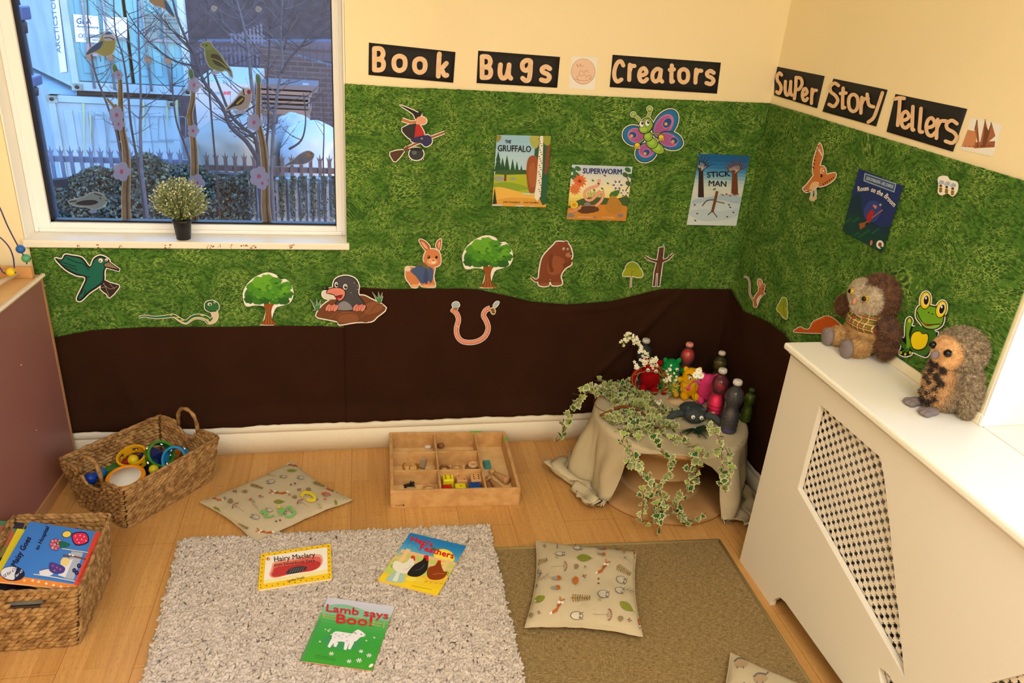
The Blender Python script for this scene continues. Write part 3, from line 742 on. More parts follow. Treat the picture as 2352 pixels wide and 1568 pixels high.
# ------------------------------------------------------------------ woven baskets
STRAW = mat('water_hyacinth', (186, 146, 92), .75, rgb2=(136, 98, 56), vscale=38, bump=.35, bscale=260, spec=.25)
STRAWR = mat('basket_rope', (178, 138, 88), .75, rgb2=(130, 94, 56), vscale=60, bump=.4, bscale=200, spec=.2)
CORE = mat('basket_inner_dark', (72, 50, 28), .9)
def basket(name, label, top, bot, H, rows, notch, slots, loops):
	"""top/bot: 4 corners anticlockwise; notch(side,t)->depth of rim dip; slots(side,t,z) -> True where open"""
	root = empty(name, (sum(p[0] for p in bot)/4, sum(p[1] for p in bot)/4, 0), label, 'basket')
	def per(t, side, s):
		a = Vector(bot[side]).lerp(Vector(top[side]), t); b = Vector(bot[(side+1) % 4]).lerp(Vector(top[(side+1) % 4]), t)
		p = a.lerp(b, s); d = (b-a).normalized(); nrm = Vector((d.y, -d.x))
		e = min(s, 1-s)*(b-a).length; r = .028
		if e < r: p -= nrm*(.008*(1-e/r)**2)
		p += nrm*.006*math.sin(PI*t)*math.sin(PI*s)
		return p, d, nrm
	frames = []; rh = H/rows
	for k in range(rows):
		z = (k+.5)*rh; t = z/H
		for side in range(4):
			a, b = Vector(bot[side]).lerp(Vector(top[side]), t), Vector(bot[(side+1) % 4]).lerp(Vector(top[(side+1) % 4]), t)
			n = max(3, int((b-a).length/.0205))
			for i in range(n):
				s = (i+.5+(.5 if k % 2 else 0)*.9)/n
				if s > 1: continue
				ml = .016/(b-a).length; s = min(max(s, ml), 1-ml)
				if z > H-notch(side, s)-.004 or slots(side, s, z): continue
				p, d, nr = per(t, side, s); d3 = Vector((d.x, d.y, 0)); n3 = Vector((nr.x, nr.y, 0)); up = Vector((0, 0, 1))
				an = .42+rs.randn()*.1
				ax = (d3*math.cos(an)+up*math.sin(an)); az = up*math.cos(an)-d3*math.sin(an)
				L_ = .0185*(1+.12*rs.randn()); h = rh*.62*(1+.1*rs.randn()); w = .0075*(1+.12*rs.randn())
				c = Vector((p.x, p.y, z+rs.randn()*.0008))+n3*rs.randn()*.0008
				frames.append([tuple(c), tuple(ax*L_), tuple(az*h), tuple(n3*w)])
	V, F = inst(spindle(7), frames); V[:, 2] = np.maximum(V[:, 2], .0015)
	body = np_mesh('woven_body', V, F, [STRAW], parent=root)
	mb = MB()   # dark sheet added behind the weave so that no light leaks, and the bottom
	ns = 24; nzz = 14
	for side in range(4):
		base = len(mb.v); idx = {}
		for i in range(ns+1):
			for j in range(nzz+1):
				s = i/ns; top_z = H-notch(side, s)-.006; z = .003+(top_z-.003)*j/nzz; p, d, nr = per(z/H, side, s); idx[i, j] = len(mb.v); mb.v.append((p.x, p.y, z))
		for i in range(ns):
			for j in range(nzz):
				zc = .003+(H-notch(side, (i+.5)/ns)-.009)*(j+.5)/nzz
				if slots(side, (i+.5)/ns, zc): continue
				mb.face((idx[i, j], idx[i+1, j], idx[i+1, j+1], idx[i, j+1]), CORE)
	mb.add([(p[0], p[1], .004) for p in bot], [(0, 1, 2, 3)], CORE)
	mb.build('backing_and_bottom', root)
	rim = []
	for side in range(4):
		for i in range(30):
			s = i/30; p, d, nr = per(1, side, s); rim.append((p.x, p.y, H-notch(side, s)+.001+.0012*math.sin(i*2.3)))
	rim.append(rim[0]); mb = MB(); mb.tube(rim, [.0058+.0012*math.sin(i*1.7) for i in range(len(rim))], STRAWR, 8, False); mb.build('rim', root)
	for side, s0, s1, hh in loops:
		pts = []
		for i in range(17):
			t = i/16; s = s0+(s1-s0)*(.5-.5*math.cos(PI*t)*1.0); p, d, nr = per(1, side, s)
			pts.append((p.x, p.y, H-.012+hh*math.sin(PI*t)**.6))
		mb = MB(); mb.tube(pts, [.0072+.0012*math.sin(i*1.9) for i in range(17)], STRAWR, 9); mb.build('handle', root)
	return root
At = [(-2.362, -.530), (-2.103, -.212), (-2.346, -.032), (-2.622, -.318)]
Ab = [(-2.392, -.462), (-2.150, -.190), (-2.352, -.062), (-2.590, -.300)]
def notchA(side, s): return .052*math.exp(-(abs(s-.52)/.17)**4) if side in (1, 3) else 0
basket('toy_basket', 'large woven straw basket with looped handles holding coloured rings and a drum', At, Ab, .205, 16, notchA, lambda *a: False, [(1, .36, .68, .085), (3, .36, .68, .085)])
Bt = [(-2.655, -.968), (-2.368, -.985), (-2.372, -.645), (-2.660, -.625)]
Bb = [(-2.635, -.985), (-2.400, -.990), (-2.392, -.690), (-2.630, -.670)]
slotB = lambda side, s, z: side in (0, 2) and .33 < s < .68 and .150 < z < .178
basket('book_basket', 'woven straw basket with slot handles full of picture books, at the lower left', Bt, Bb, .2, 15, lambda side, s: 0, slotB, [])

# ---- toys in the big basket
def ring_toy(c, tilt, R, r, h, m, label, slots=5, name='bell_ring'):
	M = Matrix.Translation(c) @ tilt
	root = empty(name, c, label, 'toy', 'bell rings in the big basket')
	mb = MB(); n = 60; prof_o = R; vs = []; fs = []
	zs_ = [-h/2, -h*.18, h*.18, h/2]
	sl = lambda j: (j % (n//slots)) < 5
	def P_(rad, j, z): a = 2*PI*j/n; return M @ Vector((rad*math.cos(a), rad*math.sin(a), z))
	for j in range(n):
		for i in range(3):
			if i == 1 and sl(j): continue
			mb.quad(P_(R, j, zs_[i]), P_(R, j+1, zs_[i]), P_(R, j+1, zs_[i+1]), P_(R, j, zs_[i+1]), m)
			mb.quad(P_(r, j+1, zs_[i]), P_(r, j, zs_[i]), P_(r, j, zs_[i+1]), P_(r, j+1, zs_[i+1]), m)
		mb.quad(P_(R, j, h/2), P_(R, j+1, h/2), P_(r, j+1, h/2), P_(r, j, h/2), m); mb.quad(P_(r, j, -h/2), P_(r, j+1, -h/2), P_(R, j+1, -h/2), P_(R, j, -h/2), m)
		if sl(j):
			mb.quad(P_(R, j, zs_[1]), P_(R, j+1, zs_[1]), P_(r, j+1, zs_[1]), P_(r, j, zs_[1]), m); mb.quad(P_(r, j, zs_[2]), P_(r, j+1, zs_[2]), P_(R, j+1, zs_[2]), P_(R, j, zs_[2]), m)
	ob = mb.build('ring', root); ob.data.polygons.foreach_set('use_smooth', [False]*len(ob.data.polygons))
	JM = mat('jingle_steel', (190, 190, 190), .25, metal=1)
	for k in range(slots):
		j = k*(n//slots)+2.5; a = 2*PI*j/n; q = MB(); rr = (R+r)/2
		q.lathe([(.001, -.0012), (.009, -.0012), (.010, 0), (.009, .0012), (.001, .0012)], JM, 14, M @ Matrix.Translation((rr*math.cos(a), rr*math.sin(a), 0)))
		q.build('jingle', root)
	return root
from mathutils import Euler
E4 = lambda x, y, z: Euler((x, y, z)).to_matrix().to_4x4()
YEL = mat('toy_yellow', (232, 176, 24), .35); GRN = mat('toy_green', (42, 128, 24), .35); BLU = mat('toy_blue', (40, 150, 214), .35)
def at(px, py, z): return U(px, py, 2, z)
ring_toy(at(305, 1052, .115), E4(.25, -.12, 0), .054, .046, .034, YEL, 'yellow wooden bell ring lying tilted in the straw basket')
ring_toy(at(366, 1044, .125), E4(.8, .5, .3), .050, .042, .042, GRN, 'green wooden bell ring propped upright in the straw basket')
ring_toy(at(405, 1055, .125), E4(.75, -.75, .2), .050, .042, .036, BLU, 'light blue bell ring leaning on the basket side')
dr = empty('hand_drum', at(288, 1090, .12), 'round hand drum with orange rim and white skin in the basket', 'drum')
M = Matrix.Translation(at(288, 1095, .125)) @ E4(.12, -.05, 0)
mb = MB(); mb.lathe([(.058, -.03), (.066, -.03), (.067, .0), (.064, .004), (.054, .004), (.052, 0)], mat('drum_orange', (242, 150, 12), .35), 40, M, cap=False); mb.build('frame', dr)
mb = MB(); mb.lathe([(.0005, .0015), (.053, .0015), (.053, -.001), (.0005, -.001)], mat('drum_skin', (232, 230, 222), .5), 40, M); mb.build('skin', dr)
def toy_ball(px, py, z, r, c, lab):
	mb = MB(); p = at(px, py, z); mb.ball(p, r, mat('ball_%d_%d_%d' % c, c, .35, bump=.1, bscale=90), 20); tag(mb.build('toy_ball', origin=p), lab, 'ball', 'balls in the big basket')
toy_ball(306, 1056, .112, .020, (222, 196, 20), 'small yellow ball sitting inside the yellow ring')
toy_ball(353, 1078, .112, .018, (214, 200, 30), 'yellow ball beside the drum and blue ring')
toy_ball(207, 1099, .105, .022, (24, 70, 190), 'dark blue ball showing through the near handle gap')
toy_ball(231, 1086, .10, .020, (34, 110, 200), 'mid blue ball tucked left of the drum')
toy_ball(352, 1066, .085, .022, (18, 60, 130), 'navy ball between the green ring and the drum')
mb = MB(); a_ = at(429, 1040, .09); mb.tube([a_, at(428, 1002, .19)], .003, mat('beater', (168, 118, 74), .6), 8)
tag(mb.build('wooden_beater', origin=a_), 'thin brown wooden stick standing at the far end of the basket', 'stick')
for k, (px, py, c) in enumerate(((300, 1075, (150, 40, 40)), (350, 1060, (40, 60, 140)), (260, 1090, (60, 120, 60)), (400, 1060, (190, 120, 50)))):
	mb = MB(); p = at(px, py, .05); mb.box((-.03, -.028, -.045), (.03, .028, .045), mat('block_%d' % k, c, .5), Matrix.Translation(p) @ E4(0, 0, k)); o = weld(mb.build('toy_block', origin=p), .004)
	tag(o, ['dark red', 'deep blue', 'dark green', 'tan'][k]+' toy block buried under the rings in the basket', 'toy block', 'blocks under the rings')

# ------------------------------------------------------------------ compartment tray
TW = mat('tray_beech', (216, 172, 116), .5, rgb2=(200, 152, 96), vscale=26, spec=.35)
TWL = mat('tray_base_ply', (238, 204, 148), .5, rgb2=(226, 188, 128), vscale=16)
t0 = Vector((-1.478, -.440, 0)); tu = Vector((.9982, -.06, 0)); tv = Vector((.045, .999, 0)); TWd, TD, TH = .495, .418, .079
MT = Matrix(((tu.x, tv.x, 0, t0.x), (tu.y, tv.y, 0, t0.y), (0, 0, 1, 0), (0, 0, 0, 1)))
tr_ = empty('sorting_tray', t0+tu*TWd/2+tv*TD/2, 'shallow beech wood tray with seven compartments of loose parts against the skirting', 'tray')
def tb(nm, lo, hi, m=TW, bev=.0015):
	mb = MB(); mb.box(lo, hi, m, MT); return weld(mb.build(nm, tr_), bev)
tb('base', (.004, .004, .001), (TWd-.004, TD-.004, .006), TWL)
fp = tb('front_board', (0, 0, 0), (TWd, .010, TH)); tb('back_board', (0, TD-.010, 0), (TWd, TD, TH))
tb('side_board', (0, .010, 0), (.013, TD-.010, TH)); tb('side_board', (TWd-.013, .010, 0), (TWd, TD-.010, TH))
d1, d2 = .013+.375*(TWd-.026), .013+.745*(TWd-.026)
tb('divider', (d1-.004, .010, .006), (d1+.004, TD-.010, TH-.004)); tb('divider', (d2-.004, .010, .006), (d2+.004, TD-.010, TH-.004))
for k in (1, 2):
	y = .010+(TD-.02)*k/3
	tb('cross_divider', (.013, y-.0035, .006), (d1-.004, y+.0035, TH-.006)); tb('cross_divider', (d1+.004, y-.0035, .006), (d2-.004, y+.0035, TH-.006))
fm = lambda x, y, o=0: MT @ Vector((x, -.0004-o, y))
art = Art(fm); art.STEP = .00005; BLK = col(26, 20, 18)
art.text('TickIT', (.018, .010), (.046, .010), .006, BLK, up=(0, 1)); art.ell(.050, .013, .0035, .0035, BLK)
art.build('printed_mark', fp)
for s in (0, 1):
	a2 = Art(fm); a2.STEP = .00005
	for k in range(6): x = .0 if s == 0 else TWd-.008; a2.poly([(x+.0005, .006+k*.011), (x+.0075, .006+k*.011), (x+.0075, .0072+k*.011), (x+.0005, .0072+k*.011)], col(140, 96, 56))
	a2.build('finger_joint', fp)
# ---- contents
def ty(x, y, z=.0065): return U(880+x*.14456, 970+y*.14456, 2, z)
NATW = mat('natural_wood', (206, 156, 102), .45, var=.12, vscale=40)
DKW = mat('brown_wood', (150, 102, 60), .45, var=.15, vscale=40)
GOLD = mat('brass_bangle', (214, 168, 60), .25, metal=1)
def torus(mb, c, R, r, m, tilt=None, n=32, k=10):
	M = Matrix.Translation(c) @ (tilt or Matrix()); vs = [M @ Vector(((R+r*math.cos(2*PI*j/k))*math.cos(2*PI*i/n), (R+r*math.cos(2*PI*j/k))*math.sin(2*PI*i/n), r*math.sin(2*PI*j/k))) for i in range(n) for j in range(k)]
	mb.add(vs, [(i*k+j, ((i+1) % n)*k+j, ((i+1) % n)*k+(j+1) % k, i*k+(j+1) % k) for i in range(n) for j in range(k)], m, True)
def ring_item(x, y, R, r, m, lab, grp='rings in the tray', tilt=None, zz=None):
	c = ty(x, y); c.z = .0065+r if zz is None else zz; mb = MB(); torus(mb, c, R, r, m, tilt); tag(mb.build('ring', origin=c), lab, 'ring', grp)
ring_item(430, 725, .0290, .0026, GOLD, 'shiny brass bangle in the middle left compartment', tilt=E4(.25, .1, 0), zz=.014)
ring_item(490, 730, .0200, .0020, GOLD, 'smaller brass ring overlapping the brass bangle', tilt=E4(.1, -.3, 0), zz=.013)
ring_item(740, 722, .0230, .0014, mat('pale_cane', (214, 178, 130), .5), 'thin cane ring beside the grey block', zz=.009)
ring_item(975, 748, .0185, .0055, DKW, 'dark wooden ring, leftmost in the centre compartment')
ring_item(1172, 724, .0180, .0055, NATW, 'light brown wooden ring in the middle of the centre compartment')
ring_item(1385, 728, .0180, .0050, DKW, 'wooden ring half under the pale wooden disc')
ring_item(725, 1055, .0205, .0050, NATW, 'wooden ring in the front left compartment')
c = ty(1430, 715); mb = MB(); M = Matrix.Translation(c+Vector((.0, -.002, .017))) @ E4(.05, -.08, 0)
mb.lathe([(.0055, -.005), (.0215, -.005), (.0225, 0), (.0215, .005), (.0055, .005), (.005, 0), (.0055, -.005)], mat('pale_disc', (226, 184, 134), .45), 28, M, cap=False)
tag(mb.build('wooden_disc', origin=c), 'pale wooden disc with a small centre hole on a ring', 'disc')
c = ty(915, 400); mb = MB(); mb.ball(c+Vector((0, 0, .012)), (.0165, .0165, .0125), DKW, 18); tag(mb.build('wooden_bead', origin=c), 'round brown wooden bead in the back centre compartment', 'bead')
c = ty(715, 405); mb = MB(); mb.ball(c+Vector((0, 0, .006)), (.016, .011, .007), mat('shell_white', (236, 226, 216), .3, bump=.4, bscale=80), 14); tag(mb.build('sea_shell', origin=c), 'small white shell in the back left compartment', 'shell')
c = ty(640, 690); mb = MB(); mb.box((-.0115, -.029, 0), (.0115, .029, .015), mat('grey_driftwood', (150, 132, 106), .7, var=.2), Matrix.Translation(c+Vector((0, 0, .014))) @ E4(.45, 0, -.35))
o = weld(mb.build('wooden_block', origin=c), .0015); tag(o, 'grey wooden block leaning in the middle left compartment', 'block')
c = ty(1650, 690); mb = MB(); mb.box((-.0140, -.0230, 0), (.0140, .0230, .014), mat('teal_block', (62, 150, 150), .45), Matrix.Translation(c) @ E4(0, 0, -.03))
o = weld(mb.build('wooden_block', origin=c), .002); tag(o, 'teal blue wooden block alone in the long right compartment', 'block')
c = ty(410, 1025); mb = MB(); rr = random.Random(4)
pts = [(c.x+rr.uniform(-.022, .022), c.y+rr.uniform(-.014, .014), .009+rr.uniform(0, .018)) for _ in range(22)]
mb.tube(crom(pts, 4, False), .0024, mat('dark_string', (40, 26, 22), .8), 6)
mb.tube(crom([(c.x+.004, c.y, .016), (c.x+.006, c.y+.012, .026), (c.x+.014, c.y+.010, .022), (c.x+.020, c.y-.004, .010), (c.x+.026, c.y-.010, .008)], 4, False), .0008, MATS['dark_string'], 6)
tag(mb.build('string_bundle', origin=c), 'tangled heap of dark brown string in the front left compartment', 'string')
def die(x, y, s, c, faces, lab, z=.0065, rz=0, tilt=(0, 0), nm='dotted_die'):
	p = ty(x, y, z); M = Matrix.Translation(p+Vector((0, 0, s/2))) @ E4(tilt[0], tilt[1], rz)
	root = empty(nm, p, lab, 'die', 'dice in the tray')
	bm = bmesh.new(); bmesh.ops.create_cube(bm, size=s); bmesh.ops.bevel(bm, geom=bm.edges[:]+bm.verts[:], offset=s*.17, segments=3, affect='EDGES', profile=.6)
	mb = MB(); bm.verts.ensure_lookup_table(); mb.add([M @ v.co for v in bm.verts], [tuple(v.index for v in f.verts) for f in bm.faces], c, True); bm.free(); mb.build('cube', root)
	PAT = {1: [(0, 0)], 2: [(-.25, .25), (.25, -.25)], 3: [(-.25, .25), (0, 0), (.25, -.25)], 4: [(-.22, .22), (.22, .22), (-.22, -.22), (.22, -.22)], 5: [(-.22, .22), (.22, .22), (-.22, -.22), (.22, -.22), (0, 0)], 6: [(-.22, .22), (-.22, 0), (-.22, -.22), (.22, .22), (.22, 0), (.22, -.22)], 22: [(-.2, 0), (.2, 0)]}
	mb = MB(); k = col(20, 16, 14)
	for fc, num in faces.items():
		R = {'t': Matrix(), 'f': E4(PI/2, 0, 0), 'r': E4(0, PI/2, 0)}[fc]
		for a, b in PAT[num]:
			mb.lathe([(0.0001, .0003), (s*.06, .0003), (s*.065, 0), (s*.065, -.002)], k, 10, M @ R @ Matrix.Translation((a*s, b*s, s/2)), cap=False)
	pp = mb.build('spots', root); pp['kind'] = 'stuff'; del pp['kind']
	return root
YD = mat('die_yellow', (238, 222, 30), .4); RD = mat('die_red', (206, 40, 24), .4); BD = mat('die_blue', (30, 80, 160), .4); ND = mat('die_wood', (214, 160, 106), .45, var=.1, vscale=50)
die(1025, 1010, .0440, YD, {'t': 6, 'f': 22}, 'yellow die showing six, back left of the dice group')
die(1240, 1012, .0430, ND, {'t': 2, 'f': 1}, 'natural wood die showing two, in the middle of the dice', tilt=(.06, 0))
die(1465, 990, .0440, ND, {'t': 6, 'f': 22}, 'natural wood die showing six, beside the peg dolls', tilt=(.28, 0), z=.012)
die(1010, 1160, .0400, RD, {'t': 2}, 'red die in front of the yellow die')
die(1225, 1150, .0430, YD, {'t': 1}, 'yellow die at the tray front edge between red and blue')
die(1450, 1140, .0450, BD, {'t': 5, 'f': 3}, 'blue die at the front right of the dice group')
def peg(base, tip, s, m, lab):
	a = ty(*base); b = ty(*tip); a.z = .0065+s*.42; b.z = .0065+s*.36; d = (b-a); L_ = d.length; q = d.to_track_quat('Z', 'Y').to_matrix().to_4x4(); M = Matrix.Translation(a) @ q
	root = empty('peg_doll', a, lab, 'doll', 'wooden peg dolls in the tray')
	mb = MB(); mb.lathe([(.0001, 0), (s*.42, 0), (s*.42, L_*.06), (s*.36, L_*.3), (s*.25, L_*.62), (s*.17, L_*.74)], m, 20, M); mb.build('body', root)
	mb = MB(); mb.ball(M @ Vector((0, 0, L_*.86)), s*.34, m, 18); mb.build('head', root)
peg((1975, 985), (1690, 800), .040, NATW, 'largest wooden peg doll lying with its round base toward the tray corner')
peg((1860, 1130), (1650, 895), .037, mat('peg_tan', (190, 138, 86), .45), 'tan wooden peg doll lying under the largest peg doll')
peg((1700, 1120), (1625, 930), .030, mat('peg_dark', (176, 126, 78), .45), 'small wooden peg doll squeezed against the divider')
mb = MB(); mb.box((d2-.02, TD-.0105, TH), (d2+.028, TD+.0006, TH+.0008), mat('green_tape', (120, 190, 60), .6), MT); mb.box((TWd-.012, TD-.08, TH), (TWd+.001, TD-.05, TH+.0008), MATS['green_tape'], MT)
o = mb.build('tape_strip'); o2 = o; tag(o, 'short bit of green tape stuck on the back rim of the wooden tray', 'tape')

# ------------------------------------------------------------------ printed cushions
LINEN = mat('linen', (198, 184, 154), .85, bump=.35, bscale=600, spec=.15, var=.06, vscale=5)
def cushion(label, corners, thick, zlo, motifs, frame, srcq, z0=0.0, sag=.0, seed=1, spots=(), npc=26, extra=None):
	"""corners: 3D-plane xy of the four seam corners (anticlockwise from near-left); motifs in image frame through a homography"""
	root = empty('cushion', (sum(c[0] for c in corners)/4, sum(c[1] for c in corners)/4, z0), label, 'cushion', 'woodland print cushions')
	H_ = homog([(0, 0), (1, 0), (1, 1), (0, 1)], corners)
	def surf(s, t, side, off=0):
		s_ = min(max(s, 0), 1); t_ = min(max(t, 0), 1)
		ss, tt = s_, t_
		pin = .035*math.sin(PI*ss)*(1-2*tt)*0+0
		cs, ct = ss+(.5-ss)*.09*math.sin(PI*tt)*(1 if abs(ss-.5) > .0 else 0)*abs(2*ss-1)**3, tt+(.5-tt)*.09*math.sin(PI*ss)*abs(2*tt-1)**3
		x, y = H_(cs, ct)
		e = (max(0, 1-abs(2*ss-1)**2.6)*max(0, 1-abs(2*tt-1)**2.6))**.5
		wr = 1+.16*nz_(s*3+seed, t*3, seed)+.06*nz_(s*8+seed, t*8, 3)
		lift = zlo+.004*nz_(s*6+seed, t*6, 7)*(1-e)
		if side > 0: z = lift+thick*e*wr
		else: z = lift-min(zlo-.001, thick*.45*e)
		edge = 1-e; z += .0025*edge*nz_(s*25, t*25, seed)
		return Vector((x, y, z0+max(.0008, z)+off))
	n = 44; mb = MB(); V = []; F = []
	for side in (1, -1):
		b = len(V)
		for i in range(n+1):
			for j in range(n+1): V.append(surf(i/n, j/n, side))
		F += [tuple((b+i*(n+1)+j, b+(i+1)*(n+1)+j, b+(i+1)*(n+1)+j+1, b+i*(n+1)+j+1)[::side]) for i in range(n) for j in range(n)]
	mb.add(V, F, LINEN, True); cover = mb.build('cover', root)
	mb = MB(); loop = [surf(i/30, 0, 1) for i in range(30)]+[surf(1, i/30, 1) for i in range(30)]+[surf(1-i/30, 1, 1) for i in range(30)]+[surf(0, 1-i/30, 1) for i in range(31)]
	mb.tube([p-Vector((0, 0, .001)) for p in loop], .0017, mat('seam_thread', (196, 180, 146), .85), 6, False); mb.v = [(x, y, max(.0003, z)) for x, y, z in mb.v]; mb.build('seam', root)
	if motifs:
		Hi = homog(srcq, [(0, 0), (1, 0), (1, 1), (0, 1)])
		ox, oy, fs_ = frame; cache = {}
		def st_(x, y):
			k = (round(x, 2), round(y, 2))
			if k not in cache:
				s0, t0_ = Hi(x, y); s, t = s0, t0_
				for _ in range(5):
					im = toimg(surf(min(max(s, .01), .99), min(max(t, .01), .99), 1)); a_, b_ = Hi((im[0]-ox)/fs_, (im[1]-oy)/fs_); s += .8*(s0-a_); t += .8*(t0_-b_); s = min(max(s, .006), .994); t = min(max(t, .006), .994)
				cache[k] = (s, t)
			return cache[k]
		def mp(x, y, o=0):
			s, t = st_(x, y); s *= n; t *= n; i = min(int(s), n-1); j = min(int(t), n-1); fs, ft = s-i, t-j
			g = lambda a, b: V[a*(n+1)+b]
			return (g(i, j)*(1-fs)+g(i+1, j)*fs)*(1-ft)+(g(i, j+1)*(1-fs)+g(i+1, j+1)*fs)*ft+Vector((0, 0, o+.0022))
		a = Art(mp); a.sub = 1; motifs(a); a.build('print', cover)
	return root
def motif(a, kind, x, y, s, ang, sy=1.0, flip=1):
	c, sn = math.cos(ang), math.sin(ang)
	T = lambda u, v: (x+(u*flip*c-v*sn)*s, y+(u*flip*sn+v*c)*s*sy)
	O = col(176, 96, 36, .8); W = col(238, 232, 220, .8); D = col(70, 60, 56, .8); G = col(128, 134, 50, .8); B_ = col(126, 84, 52, .8); GY_ = col(150, 144, 136, .8)
	pl = lambda pts, m, sm=3: a.poly([T(*p) for p in pts], m, sm); ln = lambda pts, w, m: a.line([T(*p) for p in pts], w*s, m, 2)
	if kind == 'leaf':
		pl([(-1, 0), (-.5, -.42), (.1, -.48), (.6, -.3), (1, 0), (.6, .3), (.1, .48), (-.5, .42)], G); ln([(-.8, 0), (1.25, 0)], .05, col(104, 110, 40, .8))
	elif kind == 'fern':
		ln([(-1.1, 0), (1.1, 0)], .05, B_)
		for k in range(8):
			u = -.9+k*.26; q = .44*(1-.06*k)
			for sg in (1, -1): a.line([T(u, 0), T(u+.12, sg*q)], .11*s, [G, O, B_, G][k % 4] if sg > 0 else [O, G, G, B_][k % 4], 0)
	elif kind == 'fox':
		pl([(-1, .1), (-.5, -.3), (0, -.1), (.3, -.35), (.55, .0), (.3, .35), (.0, .3), (-.5, .15)], O)
		pl([(-1.05, .15), (-1.5, .0), (-1.95, -.45), (-1.6, -.6), (-1.2, -.35), (-.85, -.15)], O); pl([(-1.95, -.45), (-2.15, -.75), (-1.6, -.62), (-1.7, -.5)], W)
		pl([(.0, -.38), (.3, -.18), (.1, .05), (-.2, -.1)], W); pl([(.05, .1), (.3, .1), (.35, .42), (.0, .42)], W)
		pl([(.5, -.3), (.85, -.5), (.72, -.1)], O, 0); pl([(.5, .3), (.85, .5), (.72, .1)], O, 0); a.ell(*T(.1, -.15), .05*s, .05*s, D); a.ell(*T(.17, .25), .05*s, .05*s, D); ln([(-.2, 0), (-.6, -.02)], .08, D)
	elif kind == 'owl':
		n_ = 14; pts = [(math.cos(2*PI*i/n_)*.78, math.sin(2*PI*i/n_)*.5) for i in range(n_)]
		ln(pts+[pts[0]], .06, D); pl([(p[0]*.92, p[1]*.92) for p in pts], col(198, 190, 170, .8), 2)
		for k in range(5): ln([(-.62+k*.2, -.32), (-.5+k*.2, .32)], .03, D)
		a.ell(*T(.42, -.2), .17*s, .17*s*sy, GY_); a.ell(*T(.42, .2), .17*s, .17*s*sy, GY_); a.ell(*T(.42, -.2), .08*s, .08*s*sy, D); a.ell(*T(.42, .2), .08*s, .08*s*sy, D)
		ln([(.62, -.38), (.82, -.45)], .06, D); ln([(.62, .38), (.82, .45)], .06, D)
	elif kind == 'umbel':
		ln([(-1.9, .05), (-.1, 0)], .035, B_)
		for k in range(9):
			an = -1.3+k*.325; ln([(-.1, 0), (.35*math.cos(an), .6*math.sin(an))], .03, GY_); a.ell(*T(.45*math.cos(an)+.02, .72*math.sin(an)), .09*s, .09*s, col(150, 80, 48, .8))
	elif kind == 'bfly':
		for u, v in ((.4, .35), (.4, -.35), (-.35, .25), (-.35, -.25)): a.ell(*T(u, v), .34*s, .2*s, B_, ang+(.7 if u*v > 0 else -.7), 8)
	elif kind == 'hog':
		pl([(-.7, .1), (-.6, -.5), (0, -.7), (.55, -.4), (.6, .1), (.3, .45), (-.2, .6)], col(140, 118, 88, .8)); pl([(-.2, .3), (.1, .75), (-.45, .7)], G)
	elif kind == 'nuts':
		a.ell(*T(0, -.7), .34*s, .28*s, col(100, 76, 60, .8)); a.ell(*T(0, .7), .34*s, .28*s, col(96, 84, 60, .8)); a.ell(*T(.3, -.7), .12*s, .12*s, B_)
	elif kind == 'shroom':
		pl([(.1, -.4), (.7, -.3), (.8, 0), (.7, .3), (.1, .4)], O); pl([(-.8, -.25), (.1, -.2), (.1, .25), (-.8, .2)], GY_); ln([(-.7, 0), (.05, 0)], .08, D)
	elif kind == 'twig':
		ln([(-1.2, .2), (0, 0), (1.1, -.25)], .05, col(120, 116, 96, .8))
		for u in (-.6, -.1, .4, .8): ln([(u, .08-.2*u), (u+.4, -.5)], .035, col(120, 116, 96, .8)); ln([(u, .05-.2*u), (u+.45, .4)], .035, col(120, 116, 96, .8))
	elif kind == 'sprig':
		for u, v in ((-.4, -.2), (.1, -.45), (.0, .3), (.5, .1)): a.ell(*T(u, v), .3*s, .13*s, G, ang+u, 8)
